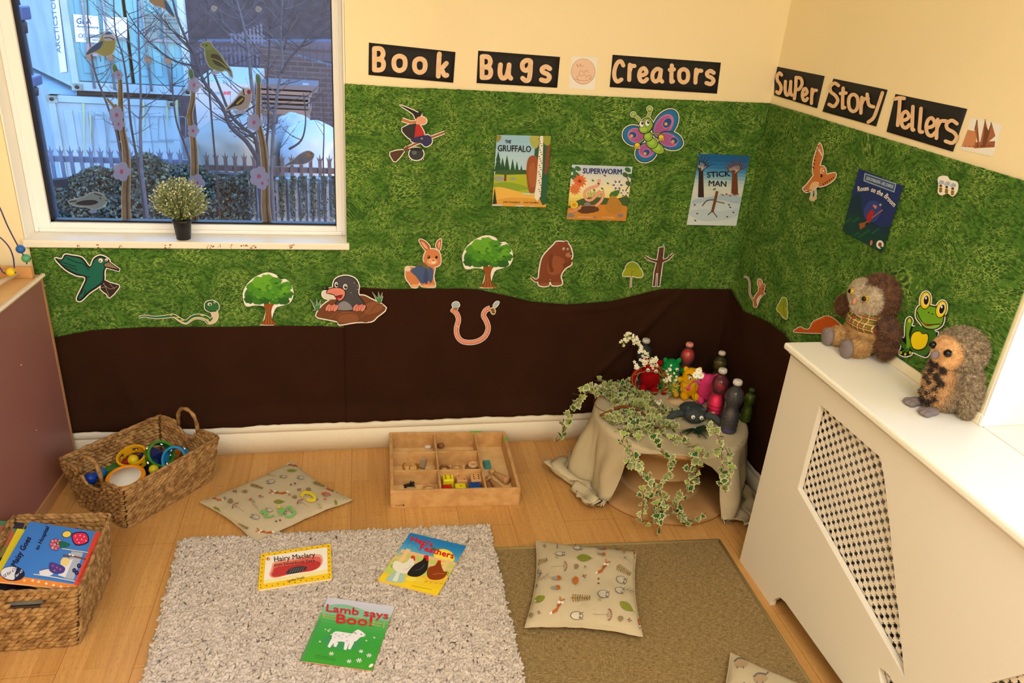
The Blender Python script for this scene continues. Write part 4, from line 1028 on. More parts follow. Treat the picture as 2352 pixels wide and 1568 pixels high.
def motB(a):
	for m_ in [('leaf', 975, 372, 105, .05), ('leaf', 345, 945, 95, 2.75), ('leaf', 1560, 1045, 110, .6), ('fern', 365, 425, 95, -.25), ('fern', 1520, 545, 105, .55), ('fern', 925, 930, 125, .0),
			('fox', 640, 1000, 95, -1.15, 1), ('fox', 1270, 470, 85, -1.05, 1), ('fox', 640, 140, 60, .2, .6), ('fox', 1680, 330, 55, 1.2), ('fox', 1750, 1310, 55, 1.2),
			('owl', 870, 1180, 110, .05), ('owl', 1240, 880, 100, .15), ('owl', 1490, 685, 95, .4), ('owl', 1465, 830, 78, .35), ('owl', 310, 610, 90, -.7), ('owl', 265, 775, 75, -.7), ('owl', 640, 325, 85, .05, .6), ('owl', 885, 248, 75, .05, .6),
			('umbel', 690, 500, 90, 0), ('umbel', 1300, 1175, 110, .05), ('bfly', 985, 510, 26, .3), ('bfly', 975, 640, 38, .2), ('bfly', 345, 1145, 34, 1), ('bfly', 1600, 1250, 38, 1), ('bfly', 425, 220, 34, 1), ('bfly', 1525, 305, 28, 1), ('bfly', 1540, 385, 22, 0),
			('hog', 868, 505, 48, 0), ('hog', 238, 1180, 50, 0), ('hog', 1480, 1230, 55, 0), ('hog', 1440, 250, 36, 0), ('nuts', 1170, 712, 45, 0), ('nuts', 600, 232, 32, 0, .6),
			('shroom', 590, 668, 75, -.05), ('shroom', 580, 800, 75, -.05), ('shroom', 1225, 255, 68, .1, .6), ('shroom', 1215, 335, 68, .15, .7), ('twig', 400, 660, 85, -.3), ('twig', 1570, 830, 95, .5), ('sprig', 590, 385, 34, 0), ('sprig', 1185, 965, 42, .8), ('sprig', 840, 195, 26, 0), ('leaf', 1300, 1375, 100, .1, .35)]: motif(a, *m_)
	motif(a, 'hog', 850, 705, 62, .3); a.poly([(820, 690), (850, 650), (893, 680), (880, 745), (835, 760)], col(178, 98, 40, .8), 3)
fB = FRM(lambda x, y, o=0: (x, y), 1180, 1220, .1658)
cB = [(155, 1315), (1790, 1440), (1700, 265), (310, 118)]
def plane_quad(frame, pts, z): return [tuple(U(frame[0]+x*frame[2], frame[1]+y*frame[2], 2, z).xy) for x, y in pts]
cushion('plump square cushion with fox and owl print on the woven mat', plane_quad((1180, 1220, .1658), cB, MATZ+.030), .045, .026, motB, (1180, 1220, .1658), cB, z0=MATZ, seed=2)
def motA(a):
	for m_ in [('leaf', 1390, 188, 70, 0, .6), ('leaf', 1210, 620, 75, 0, .8), ('leaf', 350, 730, 75, .9, .7), ('leaf', 2000, 632, 40, 1.2), ('fox', 1150, 490, 90, 2.9, -.75), ('fox', 960, 1030, 85, 2.8, -.75), ('fox', 290, 560, 75, 2.5, -.7), ('fox', 1340, 100, 70, 2.7, -.6), ('fox', 1980, 470, 70, .3, .6),
			('owl', 1095, 345, 75, 2.8, .7), ('owl', 1270, 275, 60, 3.2, .6), ('owl', 1510, 290, 62, 3.4, .7), ('owl', 880, 835, 80, 3.5, .75), ('owl', 1070, 740, 68, 3.4, .75), ('owl', 1340, 790, 70, 3.5, .7), ('fern', 900, 415, 90, .5, .6), ('fern', 1760, 385, 85, .6, .6), ('fern', 700, 970, 85, .5, .7),
			('umbel', 615, 690, 80, 3.9, .8), ('umbel', 1515, 635, 80, 3.9, .7), ('bfly', 600, 487, 40, 0, .6), ('bfly', 1490, 465, 38, 0, .6), ('bfly', 460, 585, 28, 1), ('bfly', 1355, 535, 26, 0, .7), ('bfly', 1285, 1010, 36, 0, .6),
			('hog', 540, 625, 50, 1), ('hog', 740, 492, 52, 1.4, .6), ('hog', 1430, 570, 48, 1.2, .7), ('hog', 1620, 462, 52, 1, .6), ('nuts', 525, 432, 40, 1.3, .6), ('nuts', 1405, 390, 42, 1.2, .8), ('nuts', 1200, 900, 42, 1.25, .8), ('shroom', 835, 612, 50, 3.8, .8), ('shroom', 965, 560, 46, 3.6, .7), ('shroom', 1725, 590, 48, 3.8, .8), ('shroom', 1850, 545, 40, 3.6), ('twig', 890, 700, 70, 4.3, .8), ('twig', 1110, 270, 60, 3.6, .7), ('twig', 1790, 715, 70, 4.4, .8), ('sprig', 1525, 880, 38, 0), ('sprig', 560, 880, 30, 0), ('leaf', 730, 350, 50, 2.7, .4)]: motif(a, *m_)
	Y_ = mat('pen_yellow', (222, 200, 40), .8); G_ = mat('pen_green', (120, 178, 96), .8); R_ = mat('pen_red', (206, 96, 84), .8)
	a.line([(1520, 570), (1560, 515), (1640, 520), (1700, 560), (1700, 615), (1630, 620), (1600, 590)], 46, Y_)
	a.line([(1190, 720), (1230, 710)], 34, Y_); a.line([(960, 800), (990, 770), (1040, 800), (1000, 820)], 44, G_); a.line([(1010, 845), (1070, 850), (1145, 825)], 24, G_)
	a.line([(1200, 780), (1240, 750), (1290, 745), (1240, 800), (1230, 825)], 40, G_); a.line([(1320, 735), (1370, 715), (1400, 760), (1430, 790), (1370, 845), (1300, 830)], 36, G_)
	a.line([(1800, 520), (1870, 515), (1930, 550)], 20, R_); a.line([(1830, 600), (1870, 605)], 20, R_)
cA = [(890, 1180), (2230, 570), (1395, 35), (110, 600)]
cushion('flat square woodland cushion with green and yellow scribbles, lying diagonally on the floor', plane_quad((440, 1050, .16582), cA, .022), .024, .016, motA, (440, 1050, .16582), cA, seed=5)
def motC(a):
	D = col(110, 100, 96, .8); Bn = col(176, 150, 116, .8)
	for x, y in ((1700, 1520), (1745, 1555), (1690, 1580)):
		a.poly([(x-14, y+4), (x-4, y-6), (x+10, y-4), (x+18, y+4), (x+8, y+12), (x-8, y+12)], Bn, 3); a.line([(x-14, y), (x-4, y-8), (x+12, y-6)], 4, D); a.line([(x+12, y-4), (x+20, y-12)], 3, D); a.line([(x-6, y+10), (x-8, y+16)], 2, D); a.line([(x+6, y+10), (x+8, y+16)], 2, D)
tipc = U(1678, 1499, 2, .03); cx3 = [tuple((tipc+Vector(d)).xy) for d in ((-.25, -.31, 0), (.06, -.56, 0), (.31, -.25, 0), (0, 0, 0))]
qc = []
LIN2 = LINEN
cushion('pale cushion with grey animal print, its corner poking in at the bottom right', cx3, .04, .024, motC, (0, 0, 1), [toimg((p[0], p[1], .045)) for p in cx3], z0=MATZ, seed=9)
# ------------------------------------------------------------------ picture books
PAGES = mat('book_pages', (240, 230, 206), .8)
def book(label, Q, frame, z, th, spine, draw, curl=0, group='picture books on the rug', nm='picture_book', zfun=None, origin_z=None):
	"""Q: cover corners tl,tr,br,bl in frame px measured on the plane of the cover top"""
	ox, oy, s = frame
	pz = (lambda x, y, o=0: U(ox+x*s, oy+y*s, 2, z+o)) if zfun is None else zfun
	C4 = [pz(x, y) for x, y in Q]; up = (C4[1]-C4[0]).cross(C4[3]-C4[0]).normalized()
	if up.z < 0: up = -up
	c = sum(C4, Vector())/4
	root = empty(nm, c-up*th, label, 'book', group)
	mb = MB(); lo = [p-up*th for p in C4]
	ins = lambda P, k: [p+(c-p)*k for p in P]
	cm = col(*spine)
	A = [p-up*.0006 for p in ins(C4, .012)]; B = [p+up*.0006 for p in ins(lo, .012)]
	mb.add(A+B, [(0, 1, 2, 3), (7, 6, 5, 4), (0, 4, 5, 1), (1, 5, 6, 2), (2, 6, 7, 3), (3, 7, 4, 0)], PAGES); mb.build('pages', root)
	mb = MB()
	for P_, o in ((C4, 0), (lo, 0)):
		t = P_; b = [p-up*.0006 for p in P_] if P_ is C4 else [p+up*.0006 for p in P_]
		mb.add(t+b, [(0, 1, 2, 3), (7, 6, 5, 4), (0, 4, 5, 1), (1, 5, 6, 2), (2, 6, 7, 3), (3, 7, 4, 0)], cm)
	mb.add([C4[0], C4[3], lo[3], lo[0]], [(0, 1, 2, 3)], cm)   # spine on the left
	cov_ = mb.build('cover', root)
	a = Art(lambda x, y, o=0: pz(x, y)+up*(.0002+o)); a.clip = Q; draw(a, Q); a.build('cover_print', cov_)
	return root
def bil(Q):
	H_ = homog([(0, 0), (1, 0), (1, 1), (0, 1)], Q); return H_
def bands(a, Q, cols, edges):
	H_ = bil(Q); mid = [(edges[i]+edges[i+1])/2 for i in range(len(cols))]; n = 20
	for i in range(n):
		y0, y1 = i/n, (i+1)/n; c = [int(np.interp((y0+y1)/2, mid, [k[j] for k in cols])) for j in range(3)]
		a.poly([H_(0, y0), H_(.25, y0), H_(.5, y0), H_(.75, y0), H_(1, y0), H_(1, y1), H_(0, y1)], col(*c))
X1 = (560, 1200, .23468)
def hen(a, pts, m, comb, beak, tail=None):
	a.poly(pts, m, 4)
	for x, y, r in comb: a.ell(x, y, r, r*1.1, col(216, 40, 40))
def draw_hens(a, Q):
	bands(a, Q, [(36, 130, 200), (56, 150, 214), (96, 176, 222), (236, 206, 120), (240, 200, 60), (246, 214, 40)], [0, .13, .27, .4, .66, .85, 1])
	a.poly([(1420, 410), (1600, 310), (2080, 420), (2030, 520), (1400, 500)], col(196, 214, 110), 3)
	a.ell(1960, 335, 105, 75, col(252, 226, 60), .25); a.ell(1960, 335, 80, 56, col(255, 240, 90), .25)
	pk = col(236, 196, 150)
	a.poly([(1545, 258), (2100, 400), (2085, 425), (1530, 290)], pk); a.poly([(1500, 330), (2065, 455), (2055, 478), (1485, 350)], pk)
	a.poly([(1595, 255), (1635, 265), (1530, 420), (1490, 410)], col(242, 208, 150)); a.poly([(1990, 360), (2025, 362), (1960, 470), (1925, 465)], col(242, 208, 150))
	for x, y in ((1440, 440), (1380, 470), (1470, 400), (1990, 520)): a.line([(x, y), (x+18, y-36)], 6, col(110, 150, 50), 0); a.line([(x+10, y), (x-12, y-30)], 6, col(150, 170, 50), 0)
	a.poly([(1490, 475), (1570, 500), (1560, 590), (1380, 565)], col(176, 206, 196), 2); a.poly([(1500, 480), (1530, 490), (1500, 580), (1450, 570)], col(226, 236, 226), 0)
	a.poly([(1460, 400), (1490, 372), (1550, 398), (1600, 380), (1635, 340), (1672, 340), (1668, 400), (1650, 460), (1590, 500), (1500, 480), (1462, 440)], col(240, 236, 224), 4)
	a.line([(1560, 460), (1600, 455), (1640, 420)], 5, col(200, 192, 176)); a.ell(1655, 340, 22, 16, col(214, 60, 48)); a.ell(1670, 362, 9, 14, col(214, 60, 48))
	a.poly([(1600, 500), (1650, 430), (1700, 395), (1745, 370), (1770, 335), (1805, 345), (1805, 400), (1790, 470), (1720, 525), (1640, 528)], col(34, 32, 34), 4); a.line([(1680, 470), (1730, 455), (1770, 410)], 6, col(80, 80, 90))
	a.ell(1785, 335, 26, 16, col(214, 30, 34)); a.ell(1795, 362, 12, 16, col(214, 30, 34))
	a.poly([(1790, 500), (1810, 440), (1870, 420), (1895, 385), (1925, 385), (1935, 430), (1960, 480), (1995, 480), (1960, 540), (1890, 562), (1815, 550)], col(146, 64, 24), 4); a.line([(1850, 510), (1900, 500), (1960, 500)], 6, col(196, 110, 50)); a.ell(1912, 382, 20, 12, col(200, 40, 30))
	for k in range(9): a.line([(1580+k*48, 560+k*6), (1610+k*48, 540+k*8)], 6, col(206, 150, 40), 0)
	a.ell(1640, 555, 60, 24, col(244, 226, 90)); a.poly([(1690, 540), (1760, 545), (1750, 600), (1690, 590)], col(240, 214, 70), 3)
	rd = col(220, 24, 44)
	a.text("Hen's", (1632, 182), (1845, 240), 52, rd, bold=4); a.text('Feathers', (1722, 266), (2050, 355), 56, rd, bold=4)
	a.ell(1858, 258, 26, 12, col(60, 130, 60), .1); a.line([(1690, 235), (1715, 265), (1735, 300)], 2, col(40, 60, 60))
	a.text('Written and illustrated by', (1640, 622), (1835, 660), 9, col(120, 90, 30))
Qh = [(1632, 98), (2180, 228), (1892, 712), (1310, 565)]
book("picture book with three hens on its cover, lying on the rug's right side", Qh, X1, .034, .0045, (236, 190, 60), draw_hens)
def draw_lamb(a, Q):
	bands(a, Q, [(206, 206, 226), (190, 204, 214), (150, 196, 160), (96, 176, 100), (66, 166, 72), (56, 158, 56), (62, 160, 44)], [0, .08, .17, .24, .34, .55, .8, 1])
	a.poly([(785, 830), (900, 800), (1040, 810), (1240, 880), (1440, 930), (1425, 960), (780, 890)], col(136, 190, 160), 3)
	fc = col(196, 170, 96)
	a.line([(770, 900), (900, 925), (1150, 960), (1420, 1000)], 6, fc); a.line([(775, 920), (900, 950), (1150, 985), (1410, 1022)], 6, fc)
	for x, y in ((788, 872), (925, 905), (1150, 922), (1270, 950), (1375, 975)): a.line([(x, y), (x-8, y+56)], 10, fc, 0)
	W = col(232, 232, 236); W2 = col(200, 204, 220)
	a.poly([(545, 1350), (740, 950), (760, 960), (575, 1355)], col(80, 150, 84))
	a.ell(960, 1170, 190, 80, col(60, 150, 84), .1)
	for x, y, x2, y2 in ((875, 1150, 830, 1220), (905, 1170, 890, 1215), (1010, 1170, 990, 1245), (1060, 1165, 1030, 1240)): a.line([(x, y), (x2, y2)], (44, 26), W, 0);
	a.poly([(868, 1090), (905, 1065), (980, 1075), (1070, 1090), (1090, 1110), (1080, 1160), (1040, 1185), (960, 1165), (890, 1170), (862, 1150)], W, 4)
	for k in range(16): a.ell(890+(k*37) % 180, 1085+(k*23) % 75, 13, 9, W2 if k % 3 else W)
	a.poly([(1040, 1120), (1080, 1070), (1120, 1050), (1160, 1070), (1192, 1100), (1185, 1115), (1140, 1125), (1100, 1160), (1060, 1165)], W, 4)
	a.poly([(1100, 1078), (1072, 1070), (1080, 1088), (1108, 1092)], col(190, 170, 170), 2); a.poly([(1120, 1060), (1112, 1046), (1130, 1052)], W, 0); a.ell(1150, 1095, 6, 6, col(40, 30, 30)); a.ell(1186, 1106, 6, 5, col(120, 80, 80)); a.line([(868, 1092), (848, 1100)], 8, W, 0)
	for x, y, r in ((857, 1284, 24), (1147, 1262, 22), (1226, 1302, 26), (1030, 1360, 24), (1128, 1352, 28), (745, 1168, 12), (830, 1062, 14), (1277, 1130, 12), (1200, 1160, 10), (800, 1050, 9), (845, 1048, 8)):
		for k in range(6): an = k*PI/3+.2; a.line([(x, y), (x+r*math.cos(an), y+r*.8*math.sin(an))], (r*.15, r*.42), W, 0)
		a.ell(x, y, r*.2, r*.2, col(236, 190, 120))
	a.ell(1245, 1405, 26, 14, col(240, 232, 214), -.6)
	rd = col(206, 34, 50)
	a.text('Lamb says', (806, 872), (1410, 950), 70, rd, bold=3); a.text('Boo!', (905, 985), (1250, 1018), 88, rd, bold=4)
	a.text('Written by', (700, 1305), (900, 1340), 9, col(40, 70, 40)); a.text('Illustrated by', (700, 1326), (905, 1360), 9, col(40, 70, 40))
Ql = [(822, 730), (1476, 820), (1258, 1448), (548, 1352)]
book('green picture book with a white lamb on its cover, nearest the camera on the rug', Ql, X1, .034, .005, (190, 90, 60), draw_lamb)
def draw_hairy(a, Q):
	a.poly(Q, col(250, 206, 30))
	H_ = bil(Q); inner = [H_(u, v) for u, v in ((.07, .1), (.945, .1), (.945, .86), (.07, .88))]
	for i in range(13):
		for v in (.05, .945): x, y = H_((i+.5)/13, v+.015*(-1)**i); a.ell(x, y, 6, 5, col(120, 70, 40))
	for j in range(8):
		for u in (.03, .97): x, y = H_(u, (j+.6)/8.5); a.ell(x, y, 6, 5, col(120, 70, 40))
	a.poly(inner, col(250, 246, 236))
	a.poly([H_(u, v) for u, v in ((.07, .78), (.945, .74), (.945, .86), (.07, .88))], col(252, 236, 170))
	pts = [(.16, .5), (.2, .3), (.45, .28), (.8, .26), (.88, .4), (.86, .6), (.74, .72), (.45, .72), (.22, .76), (.14, .66)]
	a.poly([H_(*p) for p in pts], col(240, 170, 150), 4); a.poly([H_(p[0]*.94+.03, p[1]*.84+.11) for p in pts], col(222, 108, 96), 4); a.poly([H_(p[0]*.9+.05, p[1]*.55+.31) for p in pts], col(196, 60, 60), 4)
	rr = random.Random(3)
	for _ in range(26): x, y = H_(rr.uniform(.18, .84), rr.uniform(.4, .7)); a.ell(x, y, 4, 3, col(120, 30, 36))
	g_ = [(.37, .66), (.44, .56), (.52, .54), (.60, .55), (.66, .60), (.62, .68), (.50, .72), (.40, .71)]
	a.poly([H_(*p) for p in g_], col(60, 58, 62), 4)
	for k in range(6): a.line([H_(.42+.035*k, .69), H_(.45+.035*k, .57)], 5, col(130, 128, 132), 0)
	bk = col(40, 34, 40)
	a.text('Hairy Maclary', (300, 385), (700, 338), 48, bk, bold=1.2); a.text("from Donaldson's Dairy", (300, 432), (698, 382), 24, bk, bold=.6); a.text('Lynley Dodd', (432, 582), (592, 548), 22, col(70, 50, 40), bold=.4)
	a.ell(238, 358, 20, 17, col(236, 150, 40)); a.ell(238, 356, 9, 11, col(60, 40, 30)); a.ell(241, 358, 5, 8, col(240, 236, 226))
Qm = [(170, 305), (850, 205), (862, 545), (138, 655)]
book('landscape picture book with spotted yellow border and red oval on the rug', Qm, X1, .036, .008, (244, 200, 40), draw_hairy)

# ---- books in the left basket
Y6 = (0, 1150, .26667)
def lift(Qpx, zs):
	"""cover plane through three corners lifted to heights zs"""
	ox, oy, s = Y6
	P3 = [U(ox+q[0]*s, oy+q[1]*s, 2, z) for q, z in zip(Qpx, zs)]
	n = (P3[1]-P3[0]).cross(P3[2]-P3[0]).normalized()
	if n.z < 0: n = -n
	def f(x, y, o=0):
		d = _f*FPX+_r*(ox+x*s-1176)-_u*(oy+y*s-784); t = (P3[0]+n*o-CAMC).dot(n)/d.dot(n); return CAMC+d*t
	return f
def draw_hosp(a, Q):
	a.poly(Q, col(66, 134, 222))
	a.poly([(-60, 640), (200, 655), (640, 718), (690, 732), (680, 760), (560, 766), (380, 752), (0, 700), (-60, 690)], col(246, 146, 50))
	for x, y in ((210, 684), (282, 686), (333, 697), (398, 712), (461, 725), (525, 738), (590, 747)): a.ell(x, y, 12, 10, col(252, 226, 190))
	a.poly([(822, 270), (884, 274), (700, 735), (635, 722)], col(232, 76, 50))
	K = col(24, 24, 60); W = col(236, 238, 244)
	a.poly([(620, 420), (720, 440), (630, 690), (550, 660)], col(180, 190, 206)); a.poly([(560, 520), (630, 500), (560, 660), (500, 640)], W)
	a.line([(290, 632), (420, 650), (645, 692)], 20, K); a.line([(290, 632), (420, 650), (645, 692)], 13, col(196, 214, 236))
	a.line([(535, 412), (760, 445)], 18, K, 0); a.line([(535, 412), (760, 445)], 12, col(190, 206, 226), 0)
	a.poly([(345, 600), (420, 585), (470, 610), (430, 645), (350, 640)], W, 3, ); a.line([(345, 600), (420, 585), (470, 610)], 5, K)
	a.poly([(430, 530), (500, 545), (560, 575), (545, 620), (480, 630), (425, 600)], col(70, 66, 150), 3); a.poly([(540, 490), (600, 500), (580, 560), (520, 548)], col(246, 220, 140), 2)
	for x, y in ((455, 560), (490, 575), (520, 590), (470, 600)): a.ell(x, y, 9, 8, col(220, 70, 110))
	a.line([(540, 470), (640, 480), (740, 505)], 14, K); a.line([(540, 470), (640, 480), (740, 505)], 8, col(150, 96, 60))
	for x, y in ((600, 462), (628, 470)): a.ell(x, y, 10, 9, W)
	for x, y in ((640, 600), (680, 560), (660, 620)): a.ell(x, y, 18, 20, K); a.ell(x, y, 8, 9, col(80, 80, 170))
	for k, (x, y) in enumerate(((455, 350), (480, 345), (505, 365), (445, 375), (470, 380), (498, 392), (455, 405), (482, 412), (516, 350))): a.ell(x, y, 19, 19, K); a.ell(x, y, 15, 15, col(236, 110, 140) if k % 2 else col(246, 150, 160))
	a.poly([(510, 345), (600, 370), (590, 395), (520, 405)], col(30, 110, 90), 2)
	a.poly([(620, 285), (740, 275), (762, 360), (650, 385)], K, 3); a.poly([(628, 292), (734, 283), (753, 354), (656, 376)], col(232, 50, 90), 3)
	for x, y in ((650, 305), (690, 300), (725, 310), (665, 335), (705, 335), (740, 345), (680, 362)): a.ell(x, y, 6, 6, col(250, 190, 210))
	a.ell(575, 290, 42, 30, K, -.2); a.ell(575, 290, 37, 26, col(250, 222, 90), -.2)
	a.text('Maisy Goes', (135, 570), (270, 325), 52, K, bold=3, up=(-.84, -.42)); a.text('to Hospital', (330, 428), (425, 232), 36, K, bold=2, up=(-.84, -.40))
	a.ell(108, 628, 106, 64, K, .05); a.ell(104, 627, 98, 57, W, .05); a.poly([(150, 575), (205, 610), (208, 640), (170, 675), (120, 684)], col(30, 34, 70), 2)
	a.text('10 for £10', (36, 668), (150, 590), 28, K, bold=1, up=(-.3, -.95)); a.text('3 for £5', (122, 676), (196, 610), 20, W, bold=1, up=(-.3, -.95))
	a.text('A Maisy First Experiences Book', (680, 700), (800, 440), 14, col(90, 20, 20), up=(-.9, -.4))
Qo = [(258, 178), (884, 274), (676, 762), (-40, 690)]
lm = lift(Qo, (.205, .185, .190, .200))
book('blue and orange picture book about going to hospital on top of the basket', Qo, Y6, 0, .006, (246, 146, 50), draw_hosp, group='picture books in the straw basket', zfun=lm)
def drop(f, dz): return lambda x, y, o=0: f(x, y, o)-Vector((0, 0, dz))
def draw_plain(c, extra=None):
	def d(a, Q):
		a.poly(Q, col(*c))
		if extra: extra(a, Q)
	return d
Qy = [(150, 238), (820, 330), (560, 800), (-60, 640)]
book('bright yellow book just under the blue hospital book', Qy, Y6, 0, .006, (236, 220, 50), draw_plain((236, 222, 50)), group='picture books in the straw basket', zfun=lift(Qy, (.19, .17, .165, .185)))
def ex(a, Q):
	a.poly([(-60, 230), (40, 215), (110, 240), (120, 330), (40, 400), (-60, 420)], col(196, 110, 96), 3); a.poly([(60, 180), (210, 190), (190, 240), (90, 230)], col(60, 56, 80), 2); a.poly([(-60, 400), (60, 390), (40, 520), (-60, 540)], col(150, 140, 80), 2)
	a.ell(10, 500, 40, 12, col(30, 30, 30), -.4)
Qg = [(-60, 165), (215, 190), (60, 640), (-200, 600)]
book('dark green illustrated book at the far left of the basket', Qg, Y6, 0, .006, (60, 160, 120), draw_plain((86, 150, 116), ex), group='picture books in the straw basket', zfun=lift(Qg, (.18, .185, .165, .17)))
for k, (c, lab) in enumerate((((34, 36, 50), 'dark navy book visible low through the basket handle slot'), ((214, 206, 196), 'pale book near the bottom of the book pile'), ((120, 60, 50), 'brown book at the bottom of the book pile'))):
	z = .13-.035*k; mb = MB(); rt = empty('picture_book', (-2.52, -.81, z), lab, 'book', 'picture books in the straw basket')
	M = Matrix.Translation((-2.515, -.815, z)) @ E4(.02*k, 0, .04*k-.03)
	mb.box((-.108, -.125, -.010), (.108, .125, .010), PAGES, M); mb.build('pages', rt)
	mb = MB(); mb.box((-.110, -.127, .010), (.110, .127, .0112), col(*c), M); mb.box((-.110, -.127, -.0112), (.110, .127, -.010), col(*c), M); mb.box((-.1112, -.127, -.0112), (-.110, .127, .0112), col(*c), M); mb.build('cover', rt)

# ------------------------------------------------------------------ cable drum table with cloth
SC = Vector((-.365, -.362, 0)); SR = .300; SH = .312
KR = mat('drum_ply', (184, 140, 88), .6, var=.15, vscale=14, bump=.15, bscale=30); KC = mat('drum_core_card', (196, 160, 112), .7, bump=.1, bscale=30, var=.06, vscale=5)
sp = empty('cable_drum', SC, 'wooden cable drum used as a low table under the beige cloth', 'cable drum')
MS = Matrix.Translation(SC)
mb = MB(); mb.lathe([(0.001, .0005), (SR, .0005), (SR+.001, .008), (SR, .015), (.001, .015)], KR, 80, MS); weld(mb.build('bottom_disc', sp)); sp.children[-1]['label'] = 'round plywood base'
mb = MB(); mb.lathe([(.001, SH-.016), (SR, SH-.016), (SR+.001, SH-.008), (SR, SH), (.001, SH)], KR, 80, MS); mb.build('top_disc', sp)
mb = MB(); mb.lathe([(.168, .015), (.158, .018), (.156, .03), (.154, .10), (.1555, .10), (.1555, .104), (.154, .106), (.154, .2), (.1555, .2), (.1555, .206), (.154, .208), (.154, SH-.016)], KC, 64, MS, cap=False); mb.build('core', sp)
CL = mat('beige_cotton', (200, 186, 154), .85, bump=.3, bscale=500, spec=.12)
sm01 = lambda t: max(0, min(1, t))**2*(3-2*max(0, min(1, t)))
def wrapd(a): return (a+PI) % (2*PI)-PI
def droplen(th):
	"""length of cloth beyond the rim, by direction (radians)"""
	d = math.degrees(th) % 360
	pts = [(0, .26), (25, .12), (60, .10), (90, .10), (120, .14), (150, .34), (168, .50), (182, .44), (196, .52), (206, .46), (213, .24), (219, .055), (228, .025), (240, .006), (258, -.004), (270, .02), (279, .05), (288, .10), (294, .30), (302, .52), (316, .60), (330, .46), (345, .36), (360, .26)]
	return float(np.interp(d, [p[0] for p in pts], [p[1] for p in pts]))
mb = MB(); NT = 300; NR = 56; V = []; F = []
def cloth_pt(th, L):
	"""walk a distance L from the centre over the rim and down"""
	top = SH+.0022; R0 = SR+.004
	rip = math.sin(th*11+.6)*.7+math.sin(th*19+2)*.35+math.sin(th*5)*.5+.5*nz_(th*6, L*9, 2)
	if L <= R0-.01: return SC+Vector((L*math.cos(th), L*math.sin(th), top+.0008*nz_(L*9*math.cos(th), L*9*math.sin(th), 3)))
	e = L-(R0-.01); rr = .012
	if e < rr*PI/2: a = e/rr; r = R0-.01+rr*math.sin(a); z = top-rr*(1-math.cos(a)); return SC+Vector((r*math.cos(th), r*math.sin(th), z))
	e -= rr*PI/2; drop_ = e; z = top-rr-drop_*.965
	fold = sm01(e/.2)
	r = R0+.002+fold*(.014+.026*rip)+e*(.10 if 2.3 < th < 3.2 else .03)
	if z < .022:     # reaches the floor / drum base: slump outward in crumpled ripples
		ex_ = (.022-z); zb_ = .004 if r > SR+.004 else .019
		z = zb_+.002+.030*abs(math.sin(ex_*34+th*7+1.5*nz_(th*3, 0, 1)))*sm01(ex_/.03)+.010*(1+rip)*sm01(ex_/.05); r += ex_*.45+.012*math.sin(ex_*60+th*9)
	return SC+Vector((r*math.cos(th), r*math.sin(th), max(z, .004)))
for i in range(NT):
	th = 2*PI*i/NT; Lm = SR+droplen(th)
	for j in range(NR+1):
		t = j/NR; L = Lm*(t**.8); q = cloth_pt(th, L)
		lim = -.030
		q.x = min(q.x, lim+.004*math.sin(q.z*40)); q.y = min(q.y, lim+.004*math.sin(q.z*35)); V.append(tuple(q))
F = [(i*(NR+1)+j, i*(NR+1)+j+1, ((i+1) % NT)*(NR+1)+j+1, ((i+1) % NT)*(NR+1)+j) for i in range(NT) for j in range(NR)]
mb.add(V, F, CL, True); clo = mb.build('table_cloth', origin=(SC.x, SC.y, SH+.004)); md = clo.modifiers.new('s', 'SOLIDIFY'); md.thickness = .0014; md.offset = 1
tag(clo, 'crumpled beige cloth draped over the cable drum and trailing on the floor', 'cloth')
ST = SH+.0036   # standing level on the cloth
def swag(pts_l, pts_r, label=None):
	pass

# ------------------------------------------------------------------ sensory bottles
def pet(name, tint):
	if name in MATS: return MATS[name]
	m = bpy.data.materials.new(name); nt, N, L, b = nodes(m); N.remove(b); t = N.new('ShaderNodeBsdfTransparent'); t.inputs['Color'].default_value = lin(tint); g = N.new('ShaderNodeBsdfGlossy'); g.inputs['Roughness'].default_value = .08
	f = N.new('ShaderNodeFresnel'); f.inputs['IOR'].default_value = 1.42; x = N.new('ShaderNodeMixShader'); L.new(f.outputs[0], x.inputs[0]); L.new(t.outputs[0], x.inputs[1]); L.new(g.outputs[0], x.inputs[2]); df = N.new('ShaderNodeBsdfDiffuse'); df.inputs['Color'].default_value = lin(tint); x2 = N.new('ShaderNodeMixShader'); x2.inputs[0].default_value = .05; L.new(x.outputs[0], x2.inputs[1]); L.new(df.outputs[0], x2.inputs[2]); L.new(x2.outputs[0], N['Material Output'].inputs['Surface']); MATS[name] = m; return m
